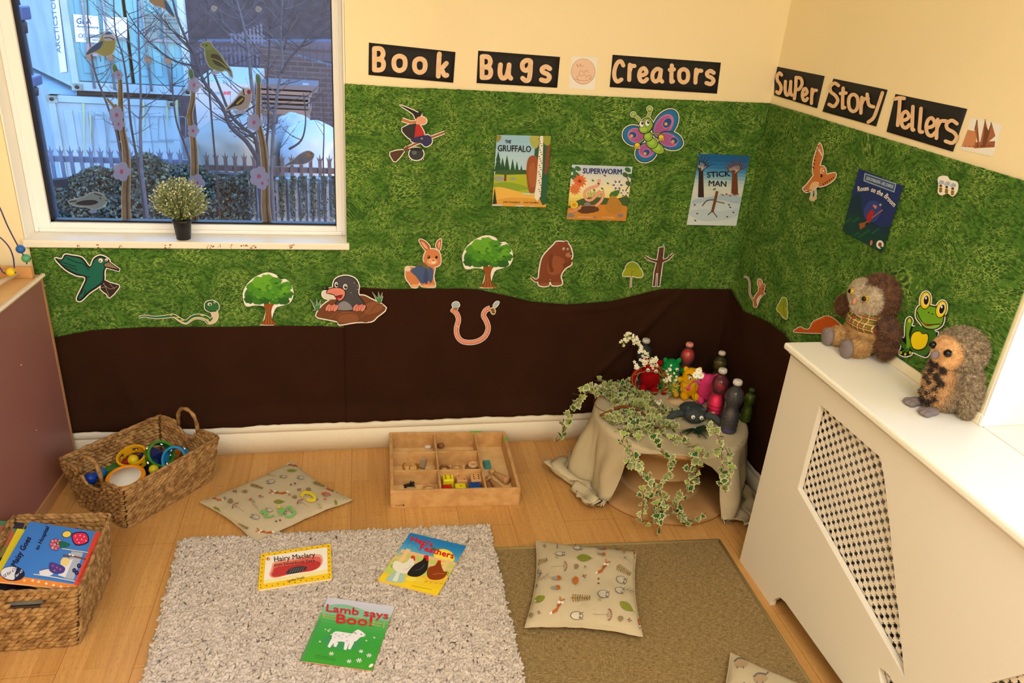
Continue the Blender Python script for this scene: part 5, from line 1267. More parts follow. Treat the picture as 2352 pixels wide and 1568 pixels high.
def bottle(px, py, toppx, toppy, liquids, cap, label, tint=(240, 244, 246), sc=None, glit=None):
	b0 = U(px, py, 2, ST); h = ray_h(b0, toppx, toppy); root = empty('sensory_bottle', b0, label, 'bottle', 'sensory bottles on the drum table')
	R = h*.158; M = Matrix.Translation(b0)
	prof = [(.0, .010), (.5, .004), (.86, .0), (.98, .02), (1.0, .06), (.97, .10), (1.0, .14), (.965, .17), (1.0, .21), (.96, .24), (.99, .28), (.95, .32), (.88, .37), (.78, .42), (.72, .46), (.73, .50), (.84, .55), (.96, .61), (1.0, .67), (.97, .73), (.86, .78), (.66, .825), (.48, .855), (.42, .87), (.42, .90), (.46, .905), (.46, .915), (.42, .92)]
	P_ = crom([(r*R, z*h) for r, z in prof], 3, False); P_ = [(max(r, .0002), z) for r, z in P_]
	mb = MB(); mb.lathe(P_, pet('pet_%d_%d_%d' % tint, tint), 32, M, cap=False); mb.build('bottle_body', root)
	zt = 0
	for (frac, c, kind) in liquids:
		seg = [(max(r*.955, .0001), z+.0012) for r, z in P_ if zt*h-.002 <= z <= frac*h]
		if len(seg) > 1:
			if kind == 'clear': m = pet('liq_%d_%d_%d' % c, c)
			else: m = mat('liquid_%d_%d_%d' % c, c, .2)
			q = MB(); q.lathe(seg, m, 28, M); q.build('liquid', root)
		zt = frac
	if glit:
		q = MB(); rr = random.Random(len(label))
		for _ in range(160):
			a = rr.uniform(0, 2*PI); z = rr.uniform(.03, .8)*h; r_ = float(np.interp(z, [p[1] for p in P_[3:]], [p[0] for p in P_[3:]]))*.962; p = b0+Vector((r_*math.cos(a), r_*math.sin(a), z)); s = rr.uniform(.0006, .0014)
			q.add([p+Vector((-s, 0, 0)), p+Vector((0, -s, 0)), p+Vector((s, 0, s*.4)), p+Vector((0, 0, s))], [(0, 1, 2), (0, 2, 3), (0, 1, 3)], glit)
		g_ = q.build('glitter', root); g_['kind'] = 'stuff'
	q = MB(); CM = mat('cap_%d_%d_%d' % cap, cap, .45)
	q.lathe([(.0001, h), (.41*R, h), (.47*R, h*.992), (.49*R, h*.975), (.49*R, h*.925), (.42*R, h*.922)], CM, 28, M, cap=False)
	for k in range(28):
		a = 2*PI*k/28; p = b0+Vector((.49*R*math.cos(a), .49*R*math.sin(a), 0)); q.tube([p+Vector((0, 0, h*.93)), p+Vector((0, 0, h*.972))], .0006, CM, 4)
	q.build('cap', root)
	return b0, h
f5 = lambda x, y: (1400+x*.17216, 740+y*.17216)
bottle(*f5(1570, 1440), *f5(1690, 765), [(.10, (52, 44, 120), 'op'), (.78, (196, 190, 196), 'clear')], (226, 222, 216), 'clear sensory bottle with purple liquid at the bottom, nearest the table edge', tint=(232, 234, 240))
bottle(*f5(1385, 1250), *f5(1532, 622), [(.52, (255, 30, 140), 'op'), (.80, (232, 90, 140), 'clear')], (222, 216, 208), 'sensory bottle filled with bright pink liquid', tint=(250, 190, 214), glit=mat('silver_glitter', (230, 230, 236), .2, metal=.9))
bottle(*f5(970, 830), *f5(1022, 265), [(.84, (206, 22, 16), 'op')], (232, 150, 140), 'sensory bottle filled with red liquid, pink cap, at the back of the table')
bottle(*f5(1400, 900), *f5(1460, 380), [(.74, (112, 100, 40), 'op')], (226, 214, 196), 'sensory bottle with murky olive liquid standing at the back right', tint=(210, 206, 150))
bottle(*f5(400, 800), *f5(447, 213), [(.42, (130, 84, 94), 'op'), (.8, (170, 178, 190), 'clear')], (206, 202, 196), 'smoky clear sensory bottle with a white cap behind the red plush', tint=(196, 206, 214))
bottle(*f5(1805, 1310), *f5(1800, 860), [(.82, (104, 122, 40), 'op')], (60, 80, 30), 'green glitter bottle at the right edge, partly behind the clear bottle', tint=(190, 214, 120), glit=mat('green_glitter', (190, 220, 90), .2, metal=.6))

# ------------------------------------------------------------------ plush toys (plain generic)
def plush(name, label, cat, parts, color, vox, extras, furl=.004, nfur=5200, grp=None, lean=(0, 0, -.3), var=.25, rgb2=None, base=None):
	base = base or Vector(parts[0][0]); root = empty(name, base, label, cat, grp)
	return root
def soft(root, nm, parts, m, vox=.004, fur=0, furl=.004, fw=.0006, lean=(0, 0, -.3), jit=.5, keep=None, smooth=3, rel=None):
	B0 = Vector(root.location); rz = root.rotation_euler.z
	me = blob(parts, vox, smooth)
	if fur:
		V, F = fur_mesh(me, fur, furl, fw, lean, jit, keep)
		V0 = np.array([v.co[:] for v in me.vertices]); F0 = [tuple(p.vertices) for p in me.polygons]
		mb = MB(); mb.add(V0, F0, m, True); mb.add([tuple(v) for v in V], [tuple(f) for f in F], m, True); ob = mb.build(nm)
	else:
		mb = MB(); from_mesh(mb, me, m); ob = mb.build(nm)
	bpy.data.meshes.remove(me); ob.parent = root; return ob
def eyeball(root, p, r, white=(236, 232, 222), pupil=(16, 14, 14), look=Vector((-.4, -.85, .3)), pr=.45, nm='eye'):
	mb = MB(); look = look.normalized(); mb.ball(p, r, mat('eye_%d_%d_%d' % white, white, .2), 16)
	mb.ball(Vector(p)+look*r*.66, r*pr, mat('pupil_%d_%d_%d' % pupil, pupil, .1), 12); ob = mb.build(nm); ob.parent = root; return ob
def monster(px, py, s, c, label, rz, arms, pose_ears=True, eyes=True, grp='plain plush creatures on the drum table', legs=True, flat=False):
	b = U(px, py, 2, ST); root = empty('plush_toy', b, label, 'plush toy', grp, rz=rz)
	m = mat('plush_%d_%d_%d' % c, c, .9, bump=.5, bscale=350, spec=.1, var=.18, vscale=60)
	P_ = [((0, 0, .062*s), (.042*s, .034*s, .058*s), None), ((0, 0, .098*s), (.038*s, .031*s, .036*s), None)]
	if flat: P_ = [((0, 0, .030*s), (.055*s, .060*s, .028*s), None), ((.0, -.045*s, .038*s), (.042*s, .036*s, .030*s), None)]
	soft(root, 'body', P_, m, .0035*s, fur=int(2600), furl=.0045*s, fw=.0006*s, lean=(0, 0, .1), jit=.8)
	for k, pts in enumerate(arms):
		mb = MB(); q = crom([tuple(Vector(p)*s) for p in pts], 5, False); n = len(q); rad_ = [(.0095+.004*math.sin(PI*i/(n-1)) if i < n-1 else .006)*s for i in range(n)]; rad_[0] = .006*s
		mb.tube(q, rad_, m, 12); mb.ball(q[-1], .0118*s, m, 12); o = mb.build('arm'); o.parent = root
	if legs and not flat:
		for sx in (-1, 1):
			mb = MB(); mb.ball((sx*.024*s, -.026*s, .016*s), (.017*s, .028*s, .016*s), m, 14); o = mb.build('foot'); o.parent = root
	hz = .128*s if not flat else .058*s; hy = 0 if not flat else -.045*s
	if pose_ears:
		for sx in (-1, 1):
			mb = MB(); mb.ball((sx*.028*s, hy, hz), (.011*s, .008*s, .016*s), m, 12, E4(0, sx*.35, 0)); o = mb.build('ear'); o.parent = root
		mb = MB()
		for k in range(5): mb.tube([((k-2)*.008*s, hy, hz-.004*s), ((k-2)*.010*s, hy-.001, hz+.009*s)], [.0045*s, .0012*s], m, 6)
		o = mb.build('hair_tuft'); o.parent = root
	if eyes:
		for sx in (-1, 1): eyeball(root, Vector((sx*.016*s, -.031*s+hy*1.3, (.104 if not flat else .052)*s)), .0085*s, look=Vector((.0, -1, .15)))
	return root
armL = [(-.036, 0, .085), (-.060, -.004, .075), (-.068, -.012, .045), (-.058, -.020, .018)]
armR = [(.036, 0, .085), (.060, -.004, .080), (.070, -.014, .050), (.062, -.028, .015)]
armUp = [(-.034, 0, .085), (-.060, .0, .100), (-.078, -.004, .085), (-.086, -.01, .060)]
F5p = lambda x, y: (1400+x*.17216, 740+y*.17216)
monster(*F5p(1040, 1000), .98, (244, 184, 16), 'yellow plush creature with long arms sitting in front of the red bottle', -.15, [armL, armR])
monster(*F5p(520, 900), 1.02, (160, 14, 22), 'dark red plush creature half hidden behind trailing plants', -.4, [armL, armR])
monster(*F5p(770, 880), 1.02, (24, 150, 76), 'green plush creature between the red and yellow ones', -.1, [armUp, armR])
monster(*F5p(1270, 1050), .92, (240, 72, 140), 'pink plush creature leaning behind the bright pink bottle', -.3, [armUp, armR], eyes=False)
gy_ = monster(*F5p(1090, 1270), 1.0, (72, 80, 84), 'dark grey plush creature lying flat with arms spread', -.25, [[(-.035, -.03, .030), (-.065, -.035, .034), (-.090, -.045, .022), (-.105, -.06, .012)], [(.035, -.03, .030), (.07, -.04, .034), (.10, -.055, .022), (.118, -.075, .012)]], flat=True)
mb = MB()
for sx in (-1, 1): mb.tube([(sx*.004, -.0355, .108), (sx*.012, -.037, .117), (sx*.022, -.033, .121), (sx*.031, -.027, .115)], [.0012, .0022, .0022, .001], mat('felt_black', (24, 18, 16), .9), 6)
for o_ in bpy.data.objects:
	if o_.name == 'plush_toy': ye = o_
o = mb.build('eyebrow'); o.parent = ye
c = U(*F5p(1010, 1045), 2, ST)
mb = MB(); mb.lathe([(.001, .0), (.065, .0), (.066, .003), (.001, .004)], mat('wood_slice', (226, 196, 150), .6, var=.1), 30, Matrix.Translation(c) @ Matrix.Diagonal((1.2, .75, 1, 1)))
tag(mb.build('wooden_slice', origin=c), 'pale thin wooden slice under the yellow plush', 'wood slice')
for o_ in bpy.data.objects:
	if o_.parent is None and o_.name.startswith('plush_toy') and (Vector(o_.location)-c).length < .07: o_.location.z += .0035

# ------------------------------------------------------------------ ivy and sprigs
IVC = mat('ivy_cream', (210, 209, 156), .55, spec=.3); IVG = mat('ivy_green', (140, 156, 96), .5, var=.3, vscale=70, spec=.3); IVD = mat('ivy_dark', (54, 96, 44), .5, spec=.3); STEM = mat('ivy_stem', (130, 58, 40), .6)
FRG = mat('fresh_green', (148, 172, 84), .55, spec=.3)
LEAFO = [(0, -.15), (.35, -.35), (.62, -.12), (.9, -.10), (.62, .22), (.55, .62), (.26, .55), (0, 1.05), (-.26, .55), (-.55, .62), (-.62, .22), (-.9, -.10), (-.62, -.12), (-.35, -.35)]
def leaf(mb, p, d, n, s, inner=IVG, outer=IVC, bend=.3):
	d = d.normalized(); n = (n-d*n.dot(d)); n = n.normalized() if n.length > 1e-4 else d.orthogonal().normalized(); x = d.cross(n)
	def V_(u, v, o): z = -bend*(u*u*.55+max(0, v)*max(0, v)*.35)*s+o; return p+x*u*s+d*v*s+n*z
	c0 = [V_(u, v, 0) for u, v in LEAFO]; k = len(c0)
	mb.add([V_(0, .15, 0)]+c0, [(0, i+1, (i+1) % k+1) for i in range(k)], outer)
	for sg in (1, -1):
		ci = [V_(u*.74, v*.74+.04, sg*.0007) for u, v in LEAFO]; mb.add([V_(0, .15, sg*.0008)]+ci, [(0, i+1, (i+1) % k+1) for i in range(k)], inner)
rl = random.Random(11)
def rvec(): return Vector((rl.gauss(0, 1), rl.gauss(0, 1), rl.gauss(0, 1))).normalized()
ivy = empty('ivy_garland', SC+Vector((0, -.05, ST)), 'artificial variegated ivy garland trailing over the drum table and down its front', 'artificial ivy')
stems = MB(); leaves = MB()
CV = Vector((-.4, -.75, .5))
def vine(pts, lsz=.016, dens=.016, cols=None, jit=.010, thick=.0011, droop=0):
	q = [Vector(p) for p in crom([tuple(p) for p in pts], 6, False)]
	q = [p+Vector((nz_(p.x*40, p.y*40, p.z*40), nz_(p.y*40, p.z*40, p.x*40), nz_(p.z*50, p.x*40, 3)))*.004 for p in q]
	stems.tube(q, thick, STEM, 5)
	acc = 0
	for a, b in zip(q, q[1:]):
		acc += (b-a).length
		while acc > dens:
			acc -= dens*rl.uniform(.7, 1.3); s = lsz*rl.uniform(.8, 1.45); off = rvec()*jit; off += CV*.004
			p = a+off; d = (rvec()+Vector((0, -.2, -.5))).normalized(); n = (CV+rvec()*.7).normalized()
			stems.tube([a, (a+p)/2+Vector((0, 0, .001)), p], .0006, STEM, 4)
			inner = rl.choice(cols or [IVG, IVG, IVG, IVD, FRG]); leaf(leaves, p, d, n, s, inner, IVC)
Y8 = lambda x, y, ax, v: U(1240+x*.31882, 740+y*.31882, ax, v)
tz = lambda x, y, dz=.012: Y8(x, y, 2, ST+dz)
fy = lambda x, y, yy: Y8(x, y, 1, yy)
for pts in ([(640, 640), (560, 600), (520, 500), (470, 430), (400, 420)], [(650, 650), (600, 560), (560, 470), (640, 430), (700, 440)], [(680, 660), (760, 640), (860, 660), (960, 640), (1060, 670), (1180, 700), (1230, 720)],
			[(620, 680), (560, 700), (500, 700), (520, 640)], [(640, 700), (700, 740), (800, 760), (900, 750), (1000, 760)], [(700, 600), (780, 560), (860, 600), (900, 680)], [(660, 680), (640, 740), (680, 800), (760, 830)],
			[(720, 700), (820, 780), (920, 820), (1000, 850)], [(560, 760), (620, 800), (700, 820)], [(480, 480), (440, 440), (400, 480), (440, 520)], [(600, 500), (660, 520), (720, 560)], [(500, 520), (560, 540), (620, 580), (690, 600)], [(560, 640), (620, 620), (700, 660), (780, 700)], [(520, 440), (580, 480), (640, 540)], [(700, 680), (740, 720), (720, 790), (640, 800)], [(760, 700), (820, 720), (880, 780)], [(640, 440), (680, 500), (760, 540), (820, 540)], [(1040, 640), (1120, 620), (1200, 650), (1240, 690)]):
	vine([tz(x, y, rl.uniform(.008, .028)) for x, y in pts], .0155, .0085, jit=.016)
vine([tz(460, 500, .02), Y8(370, 480, 1, -.36), Y8(300, 500, 1, -.34), Y8(265, 590, 1, -.31), Y8(230, 650, 1, -.28), Y8(190, 720, 1, -.26), Y8(165, 790, 1, -.25)], .017, .011, jit=.014)
vine([Y8(165, 780, 1, -.25), Y8(150, 830, 1, -.25), Y8(110, 870, 1, -.26)], .014, .013, cols=[IVD, IVG])
yf = -.70
vine([fy(610, 800, -.66), fy(600, 880, yf), fy(660, 930, yf), fy(690, 1010, yf), fy(760, 1080, yf), fy(830, 1180, yf)], .0165, .0115, jit=.014)
vine([fy(610, 980, yf), fy(680, 1020, yf), fy(740, 1090, yf+.01)], .0165, .012, jit=.012)
vine([fy(820, 820, -.66), fy(890, 930, yf), fy(950, 1000, yf), fy(940, 1090, yf), fy(880, 1160, yf), fy(840, 1200, yf)], .0165, .0135, jit=.012)
vine([fy(1000, 800, -.68), fy(1090, 880, yf), fy(1150, 940, yf), fy(1180, 960, yf)], .016, .010, jit=.014)
vine([fy(1100, 960, yf), fy(1080, 1060, yf), fy(1110, 1110, yf), fy(1060, 1200, yf), fy(1010, 1290, yf), fy(960, 1360, yf)], .0165, .012, jit=.015)
vine([fy(1150, 1010, yf), fy(1120, 1130, yf), fy(1070, 1180, yf)], .016, .012, jit=.012)
vine([fy(800, 1180, yf), fy(790, 1260, yf), fy(850, 1330, yf+.01), fy(900, 1400, yf+.01)], .0165, .010, cols=[IVG, IVD, FRG], jit=.016)
vine([fy(860, 1200, yf), fy(900, 1300, yf), fy(1000, 1370, yf), fy(1070, 1420, yf), fy(1090, 1460, yf)], .0165, .011, cols=[IVG, IVD, IVG], jit=.015)
vine([fy(760, 1180, yf), fy(740, 1320, yf), fy(740, 1430, yf), fy(780, 1460, yf)], .014, .016, jit=.012)
vine([fy(1020, 1440, yf), fy(1100, 1420, yf), fy(1200, 1370, yf)], .014, .022, jit=.008)
vine([fy(840, 1360, yf), fy(860, 1430, yf), fy(850, 1470, yf)], .019, .009, cols=[IVD, IVD, IVG], jit=.014)
vine([fy(1020, 1350, yf), fy(1030, 1400, yf), fy(1060, 1430, yf)], .018, .009, cols=[IVD, IVD, IVG], jit=.014)
yr = -.80
vine([Y8(1230, 720, 1, -.70), Y8(1290, 840, 1, yr), Y8(1310, 980, 1, yr), Y8(1320, 1080, 1, yr), Y8(1320, 1180, 1, yr), Y8(1340, 1225, 1, yr)], .016, .013, jit=.016)
vine([Y8(1310, 870, 1, yr), Y8(1360, 950, 1, yr), Y8(1365, 1040, 1, yr), Y8(1370, 1180, 1, yr)], .016, .014, jit=.010)
stems.tube(crom([tuple(tz(x, y, dz)) for x, y, dz in ((440, 670, .03), (520, 635, .032), (600, 605, .03), (700, 625, .02), (760, 670, .012))], 5, False), [.0062]*8+[.0055]*6+[.004]*7, mat('twig_bark', (134, 70, 40), .7), 9)
stems.tube(crom([tuple(tz(x, y, .01)) for x, y in ((500, 545), (430, 535), (388, 560), (400, 600), (440, 630), (490, 650))], 6, False), .0012, STEM, 5)
leaves.v = [(p[0], p[1], max(.004, p[2])) for p in leaves.v]; stems.v = [(p[0], p[1], max(.003, p[2])) for p in stems.v]
stems.build('stems', ivy); lv = leaves.build('leaves', ivy)
def cluster(px, py, r, n, cols, label, nm, s=.016, dz=.012, cat='artificial plant'):
	c = tz(px, py, dz); mb = MB()
	for _ in range(n):
		o = Vector((rl.gauss(0, 1)*r*.5, rl.gauss(0, 1)*r*.5, abs(rl.gauss(0, 1))*r*.28)); leaf(mb, c+o, (o+rvec()*.01+Vector((0, 0, .006))), (CV+rvec()*.6), s*rl.uniform(.8, 1.3), rl.choice(cols), IVC)
	tag(mb.build(nm, origin=c), label, cat)
cluster(525, 700, .032, 60, [FRG, FRG, IVG], 'bright green and cream leaf clump at the left of the trailing ivy', 'leaf_clump', .014)
cluster(715, 590, .028, 42, [FRG, FRG, IVG], 'bright green leaf clump in the middle of the table, below the red plush', 'leaf_clump', .015, .03)
cluster(925, 745, .024, 34, [FRG, IVG], 'small green and cream leaf clump in front of the grey plush', 'leaf_clump', .014)
def blossom(mb, p, n, s, petals=5, pm=None, cm=None):
	pm = pm or mat('white_petal', (244, 242, 226), .5); cm = cm or mat('yellow_centre', (226, 200, 90), .6)
	n = n.normalized(); x = n.orthogonal().normalized(); y = n.cross(x)
	for k in range(petals):
		a = 2*PI*k/petals; d = x*math.cos(a)+y*math.sin(a); t = n.cross(d)
		mb.add([p, p+d*s*.55+t*s*.28+n*s*.1, p+d*s+n*s*.22, p+d*s*.55-t*s*.28+n*s*.1], [(0, 1, 2, 3)], pm)
	mb.ball(p+n*s*.1, s*.2, cm, 6)
sprays = empty('blossom_spray', tz(740, 520), 'long white blossom spray arching up above the red plush', 'artificial flower')
st2 = MB(); bl = MB(); lf2 = MB(); GST = mat('green_stem', (110, 130, 60), .6)
arch = [fy(920, 440, -.50), fy(840, 330, -.48), fy(800, 270, -.46), fy(720, 190, -.45), fy(690, 130, -.45), fy(640, 100, -.45), fy(600, 150, -.45)]
q = [Vector(p) for p in crom([tuple(p) for p in arch], 7, False)]; st2.tube(q, .0012, GST, 5)
for p in q[8:]:
	for _ in range(2):
		o = rvec()*.012; blossom(bl, p+o, CV+rvec()*.5, rl.uniform(.005, .009))
		if rl.random() < .5: lf2.add([p, p+o*.6+Vector((.003, 0, .003)), p+o*1.5, p+o*.6-Vector((.003, 0, .003))], [(0, 1, 2, 3)], FRG)
for cx_, cy_ in ((700, 320), (745, 285), (830, 270)):
	for _ in range(7): blossom(bl, fy(cx_+rl.gauss(0, 12), cy_+rl.gauss(0, 12), -.47), CV+rvec()*.5, .008)
for loop in ([(660, 390), (720, 330), (800, 300), (860, 330), (900, 400), (880, 480), (800, 520), (720, 510), (670, 440), (665, 390)], [(680, 380), (780, 350), (880, 380), (920, 440), (860, 500), (740, 500)], [(720, 360), (690, 420), (700, 500), (770, 540)], [(800, 300), (900, 340), (1000, 420), (1080, 440)], [(880, 500), (980, 500), (1060, 460), (1100, 430)]):
	st2.tube(crom([tuple(fy(x, y, -.52+.01*math.sin(x))) for x, y in loop], 6, False), .0011, GST, 5)
for _ in range(330):
	p = fy(rl.gauss(935, 36), rl.gauss(430, 42), -.57+rl.uniform(-.02, .02)); o = rvec()*.013; s_ = rvec()*.003
	lf2.add([p-s_, p+s_, p+o], [(0, 1, 2)], rl.choice([FRG, GST, mat('leaf_mid', (84, 122, 44), .6)]))
for _ in range(22): blossom(bl, fy(rl.gauss(930, 24), rl.gauss(400, 40), -.585), CV+rvec()*.5, .0055)
for cx_, cy_, nn_ in ((410, 470, 16), (860, 575, 9)):
	for _ in range(nn_): blossom(bl, tz(cx_+rl.gauss(0, 14), cy_+rl.gauss(0, 11), .03), CV+rvec()*.5, .007)
st2.build('stems', sprays); bl.build('blossoms', sprays); lf2.build('small_leaves', sprays)
dz_ = empty('daisy_sprig', fy(1140, 370, -.46), 'three white daisies behind the yellow plush', 'artificial flower')
for k, (x, y) in enumerate(((1120, 380), (1145, 350), (1160, 385))):
	mb = MB(); p = fy(x, y, -.47); blossom(mb, p, CV+rvec()*.3, .014, 12); o = mb.build('daisy', dz_); o['label'] = 'white daisy with pale yellow centre'
mb = MB()
for x, y in ((1120, 380), (1145, 350), (1160, 385)): mb.tube([fy(x, y, -.468), fy(1120, 470, -.46), fy(1110, 560, -.47)], .001, GST, 5)
mb.build('stems', dz_)
dk = MB(); c0 = tz(1120, 770, .01); DKG = mat('dark_sprig', (22, 48, 30), .5)
for k in range(26):
	an = rl.uniform(-2.9, .4); L_ = rl.uniform(.03, .085); d = Vector((math.cos(an), math.sin(an)*.9, rl.uniform(-.05, .12))); side = d.cross(Vector((0, 0, 1))).normalized()
	dk.tube([c0, c0+d*L_*.5+Vector((0, 0, .006)), c0+d*L_], .0008, DKG, 4)
	for j in range(9):
		p = c0+d*L_*(j+1)/9.5+Vector((0, 0, .004))
		for sg in (1, -1): q = p+(side*sg+d*.7)*.010; w_ = d*.0022; dk.add([p-w_, p+w_, q], [(0, 1, 2)], DKG)
dk.v = [(p[0], p[1], max(p[2], ST+.001)) for p in dk.v]
tag(dk.build('fern_sprig', origin=c0), 'dark green feathery sprig lying in front of the grey plush', 'artificial plant')

# ------------------------------------------------------------------ potted plant on the sill
pb = U(419, 553, 2, .907); pb.y = max(min(pb.y, .03), .02); hp = ray_h(pb, 418, 503)
pt = empty('potted_plant', pb, 'small artificial bush in a black pot on the window sill', 'potted plant')
Mp = Matrix.Translation(pb); r0 = .0285
mb = MB(); mb.lathe([(.001, 0), (r0*.84, 0), (r0*.86, .002), (r0*1.08, hp*.84), (r0*1.18, hp*.85), (r0*1.2, hp*.98), (r0*1.16, hp), (r0*1.06, hp), (r0*1.04, hp*.9), (.001, hp*.88)], mat('black_pot', (26, 26, 30), .35), 32, Mp); mb.build('pot', pt)
fol = MB(); PC = pb+Vector((0, 0, hp+.070)); LG = [mat('bush_green', (132, 146, 100), .6), mat('bush_pale', (226, 228, 196), .6), mat('bush_mid', (164, 174, 120), .6)]
for k in range(520):
	d = rvec(); d.z = d.z if d.z > -.45 else -d.z; d.normalize(); root_ = pb+Vector((0, 0, hp*.9)); end = PC+Vector((d.x*.098, d.y*.066, d.z*.084))*rl.uniform(.75, 1.02)
	fol.tube([root_+d*.01, end.lerp(root_, .35), end], .0006, LG[0], 4)
	for j in range(9):
		p = end.lerp(root_, .03+.07*j)+rvec()*.002; e = (d+rvec()*.9).normalized()*rl.uniform(.006, .011); s_ = e.cross(rvec()).normalized()*.003
		fol.add([p, p+e*.5+s_, p+e, p+e*.5-s_], [(0, 1, 2, 3)], LG[1] if (j < 2 and rl.random() < .6) else LG[0] if rl.random() < .55 else LG[2])
fo = fol.build('foliage', pt)

# ------------------------------------------------------------------ two plush owls on the radiator cover
def owlmat(nm, c1, c2, sc, c3=None):
	m = mat(nm, c1, .95, rgb2=c2, vscale=sc, spec=.08, sheen=.3); return m
Y3 = (1752, 550, .28694)
def y3(x, y): return (1752+x*.28694, 550+y*.28694)
o1b = U(*y3(760, 900), 2, CT); o1b = U(*y3(790, 880), 2, CT)
ow = empty('plush_owl', o1b, 'brown plush owl with checked waistcoat and pale face, sitting on the radiator cover', 'plush toy', None, rz=-1.5)
BR = owlmat('brown_fur', (136, 92, 62), (92, 60, 42), 60); TAN = owlmat('tan_fur', (214, 172, 112), (186, 142, 86), 50); GREYF = mat('grey_velour', (128, 116, 116), .9, bump=.3, bscale=300); FACE = owlmat('face_fur', (220, 204, 178), (190, 168, 138), 60)
hO = ray_h(o1b, *y3(960, 292)); k = hO/.235
sc3 = lambda L: [((c[0]*k, c[1]*k, c[2]*k), (r[0]*k, r[1]*k, r[2]*k), e) for c, r, e in L]
soft(ow, 'body', sc3([((0, 0, .060), (.062, .055, .060), None), ((0, .004, .100), (.052, .048, .055), None)]), TAN, .005, 9000, .009*k, .0008, (0, -.2, -.5), .5)
soft(ow, 'head', sc3([((.004, .004, .172), (.066, .062, .063), None), ((.004, .010, .155), (.058, .054, .046), None)]), BR, .005, 11000, .010*k, .0008, (0, .3, -.3), .6)
soft(ow, 'face', sc3([((-.020, -.040, .176), (.038, .028, .042), None), ((.026, -.040, .172), (.038, .028, .040), None), ((.003, -.054, .156), (.030, .020, .034), None)]), FACE, .004, 9000, .007*k, .0007, (0, 0, -.6), .45)
for sx in (-1, 1):
	L = [((sx*.068*k, .0*k, .105*k), (.030*k, .028*k, .026*k), None), ((sx*.092*k, -.004*k, (.088 if sx > 0 else .112)*k), (.028*k, .024*k, .030*k), None), ((sx*(.095 if sx > 0 else .112)*k, -.004*k, (.052 if sx > 0 else .100)*k), (.025*k, .022*k, (.034 if sx > 0 else .030)*k), None)]
	soft(ow, 'wing', L, BR, .005, 6500, .011*k, .0008, (0, 0, -.6), .5)
	soft(ow, 'leg', [((sx*.040*k, -.052*k, .030*k), (.030*k, .042*k, .028*k), None)], TAN, .005, 3200, .008*k, .0008, (0, -.2, -.5), .5)
	soft(ow, 'foot', [((sx*.044*k, -.096*k, .028*k), (.026*k, .013*k, .030*k), None), ((sx*.044*k-.010*k, -.102*k, .040*k), (.008*k, .008*k, .013*k), None), ((sx*.044*k+.010*k, -.102*k, .040*k), (.008*k, .008*k, .013*k), None), ((sx*.044*k, -.104*k, .042*k), (.007*k, .008*k, .013*k), None)], GREYF, .003)
	mb = MB(); p = Vector((sx*.029*k+.003, -.068*k, .180*k)); lk = Vector((sx*.3, -1, .05)).normalized()
	mb.ball(p, .0105*k, mat('amber_eye', (196, 160, 40), .1), 16); mb.ball(p+lk*.004*k, .0082*k, mat('glass_black', (8, 8, 10), .05), 14); o = mb.build('eye'); o.parent = ow
mb = MB(); mb.ball((.003, -.076*k, .160*k), (.006*k, .007*k, .011*k), mat('orange_beak', (206, 140, 100), .7), 12); o = mb.build('beak'); o.parent = ow
def tartan():
	m = bpy.data.materials.new('checked_cloth'); nt, N, L, b = nodes(m); tc = N.new('ShaderNodeTexCoord'); sep = N.new('ShaderNodeSeparateXYZ'); L.new(tc.outputs['Object'], sep.inputs[0])
	def stripe(sock, sc, w, off=0):
		a = N.new('ShaderNodeMath'); a.operation = 'MULTIPLY_ADD'; a.inputs[1].default_value = sc; a.inputs[2].default_value = off; L.new(sock, a.inputs[0])
		f = N.new('ShaderNodeMath'); f.operation = 'FRACT'; L.new(a.outputs[0], f.inputs[0]); g_ = N.new('ShaderNodeMath'); g_.operation = 'LESS_THAN'; g_.inputs[1].default_value = w; L.new(f.outputs[0], g_.inputs[0]); return g_.outputs[0]
	prev = lin((138, 118, 50))
	def over(prev, fac, c):
		mx = N.new('ShaderNodeMix'); mx.data_type = 'RGBA'; L.new(fac, mx.inputs[0])
		if isinstance(prev, tuple): mx.inputs[6].default_value = prev
		else: L.new(prev, mx.inputs[6])
		mx.inputs[7].default_value = lin(c); return mx.outputs[2]
	for sock, sc, w, off, c in ((sep.outputs[0], 60, .35, 0, (116, 96, 40)), (sep.outputs[2], 60, .35, 0, (112, 94, 38)), (sep.outputs[0], 60, .10, .6, (226, 206, 130)), (sep.outputs[2], 60, .10, .6, (226, 206, 130)), (sep.outputs[0], 30, .06, .2, (150, 40, 60)), (sep.outputs[2], 30, .06, .2, (150, 40, 60))): prev = over(prev, stripe(sock, sc, w, off), c)
	L.new(prev, b.inputs['Base Color']); b.inputs['Roughness'].default_value = .85; return m
TT = tartan()
wc = soft(ow, 'waistcoat', sc3([((0, -.004, .092), (.067, .063, .034), None), ((0, -.002, .122), (.060, .058, .028), None)]), TT, .004)
wc['label'] = 'olive and red checked waistcoat'
mb = MB()
for sx in (-1, 1):
	for a0, a1 in ((.2, .95),):
		pts = [(sx*math.sin(a)*.050*k, -math.cos(a)*.058*k, (.142-.012*math.cos(a*2.2))*k) for a in np.linspace(.12, 1.9, 9)]
		V = []
		for (x, y, z) in pts: V += [(x, y, z), (x*1.14, y*1.10, z-.020*k)]
		mb.add(V, [(2*i, 2*i+1, 2*i+3, 2*i+2) for i in range(8)], TT, True)
cl = mb.build('collar'); cl.modifiers.new('s', 'SOLIDIFY').thickness = .002; cl.parent = ow
for j in range(3):
	mb = MB(); z = (.122-.014*j)*k; mb.ball((.0, -.0635*k if j else -.056*k, z), (.0045*k, .003, .0045*k), mat('pink_button', (176, 40, 80), .4), 12); o = mb.build('button'); o.parent = ow
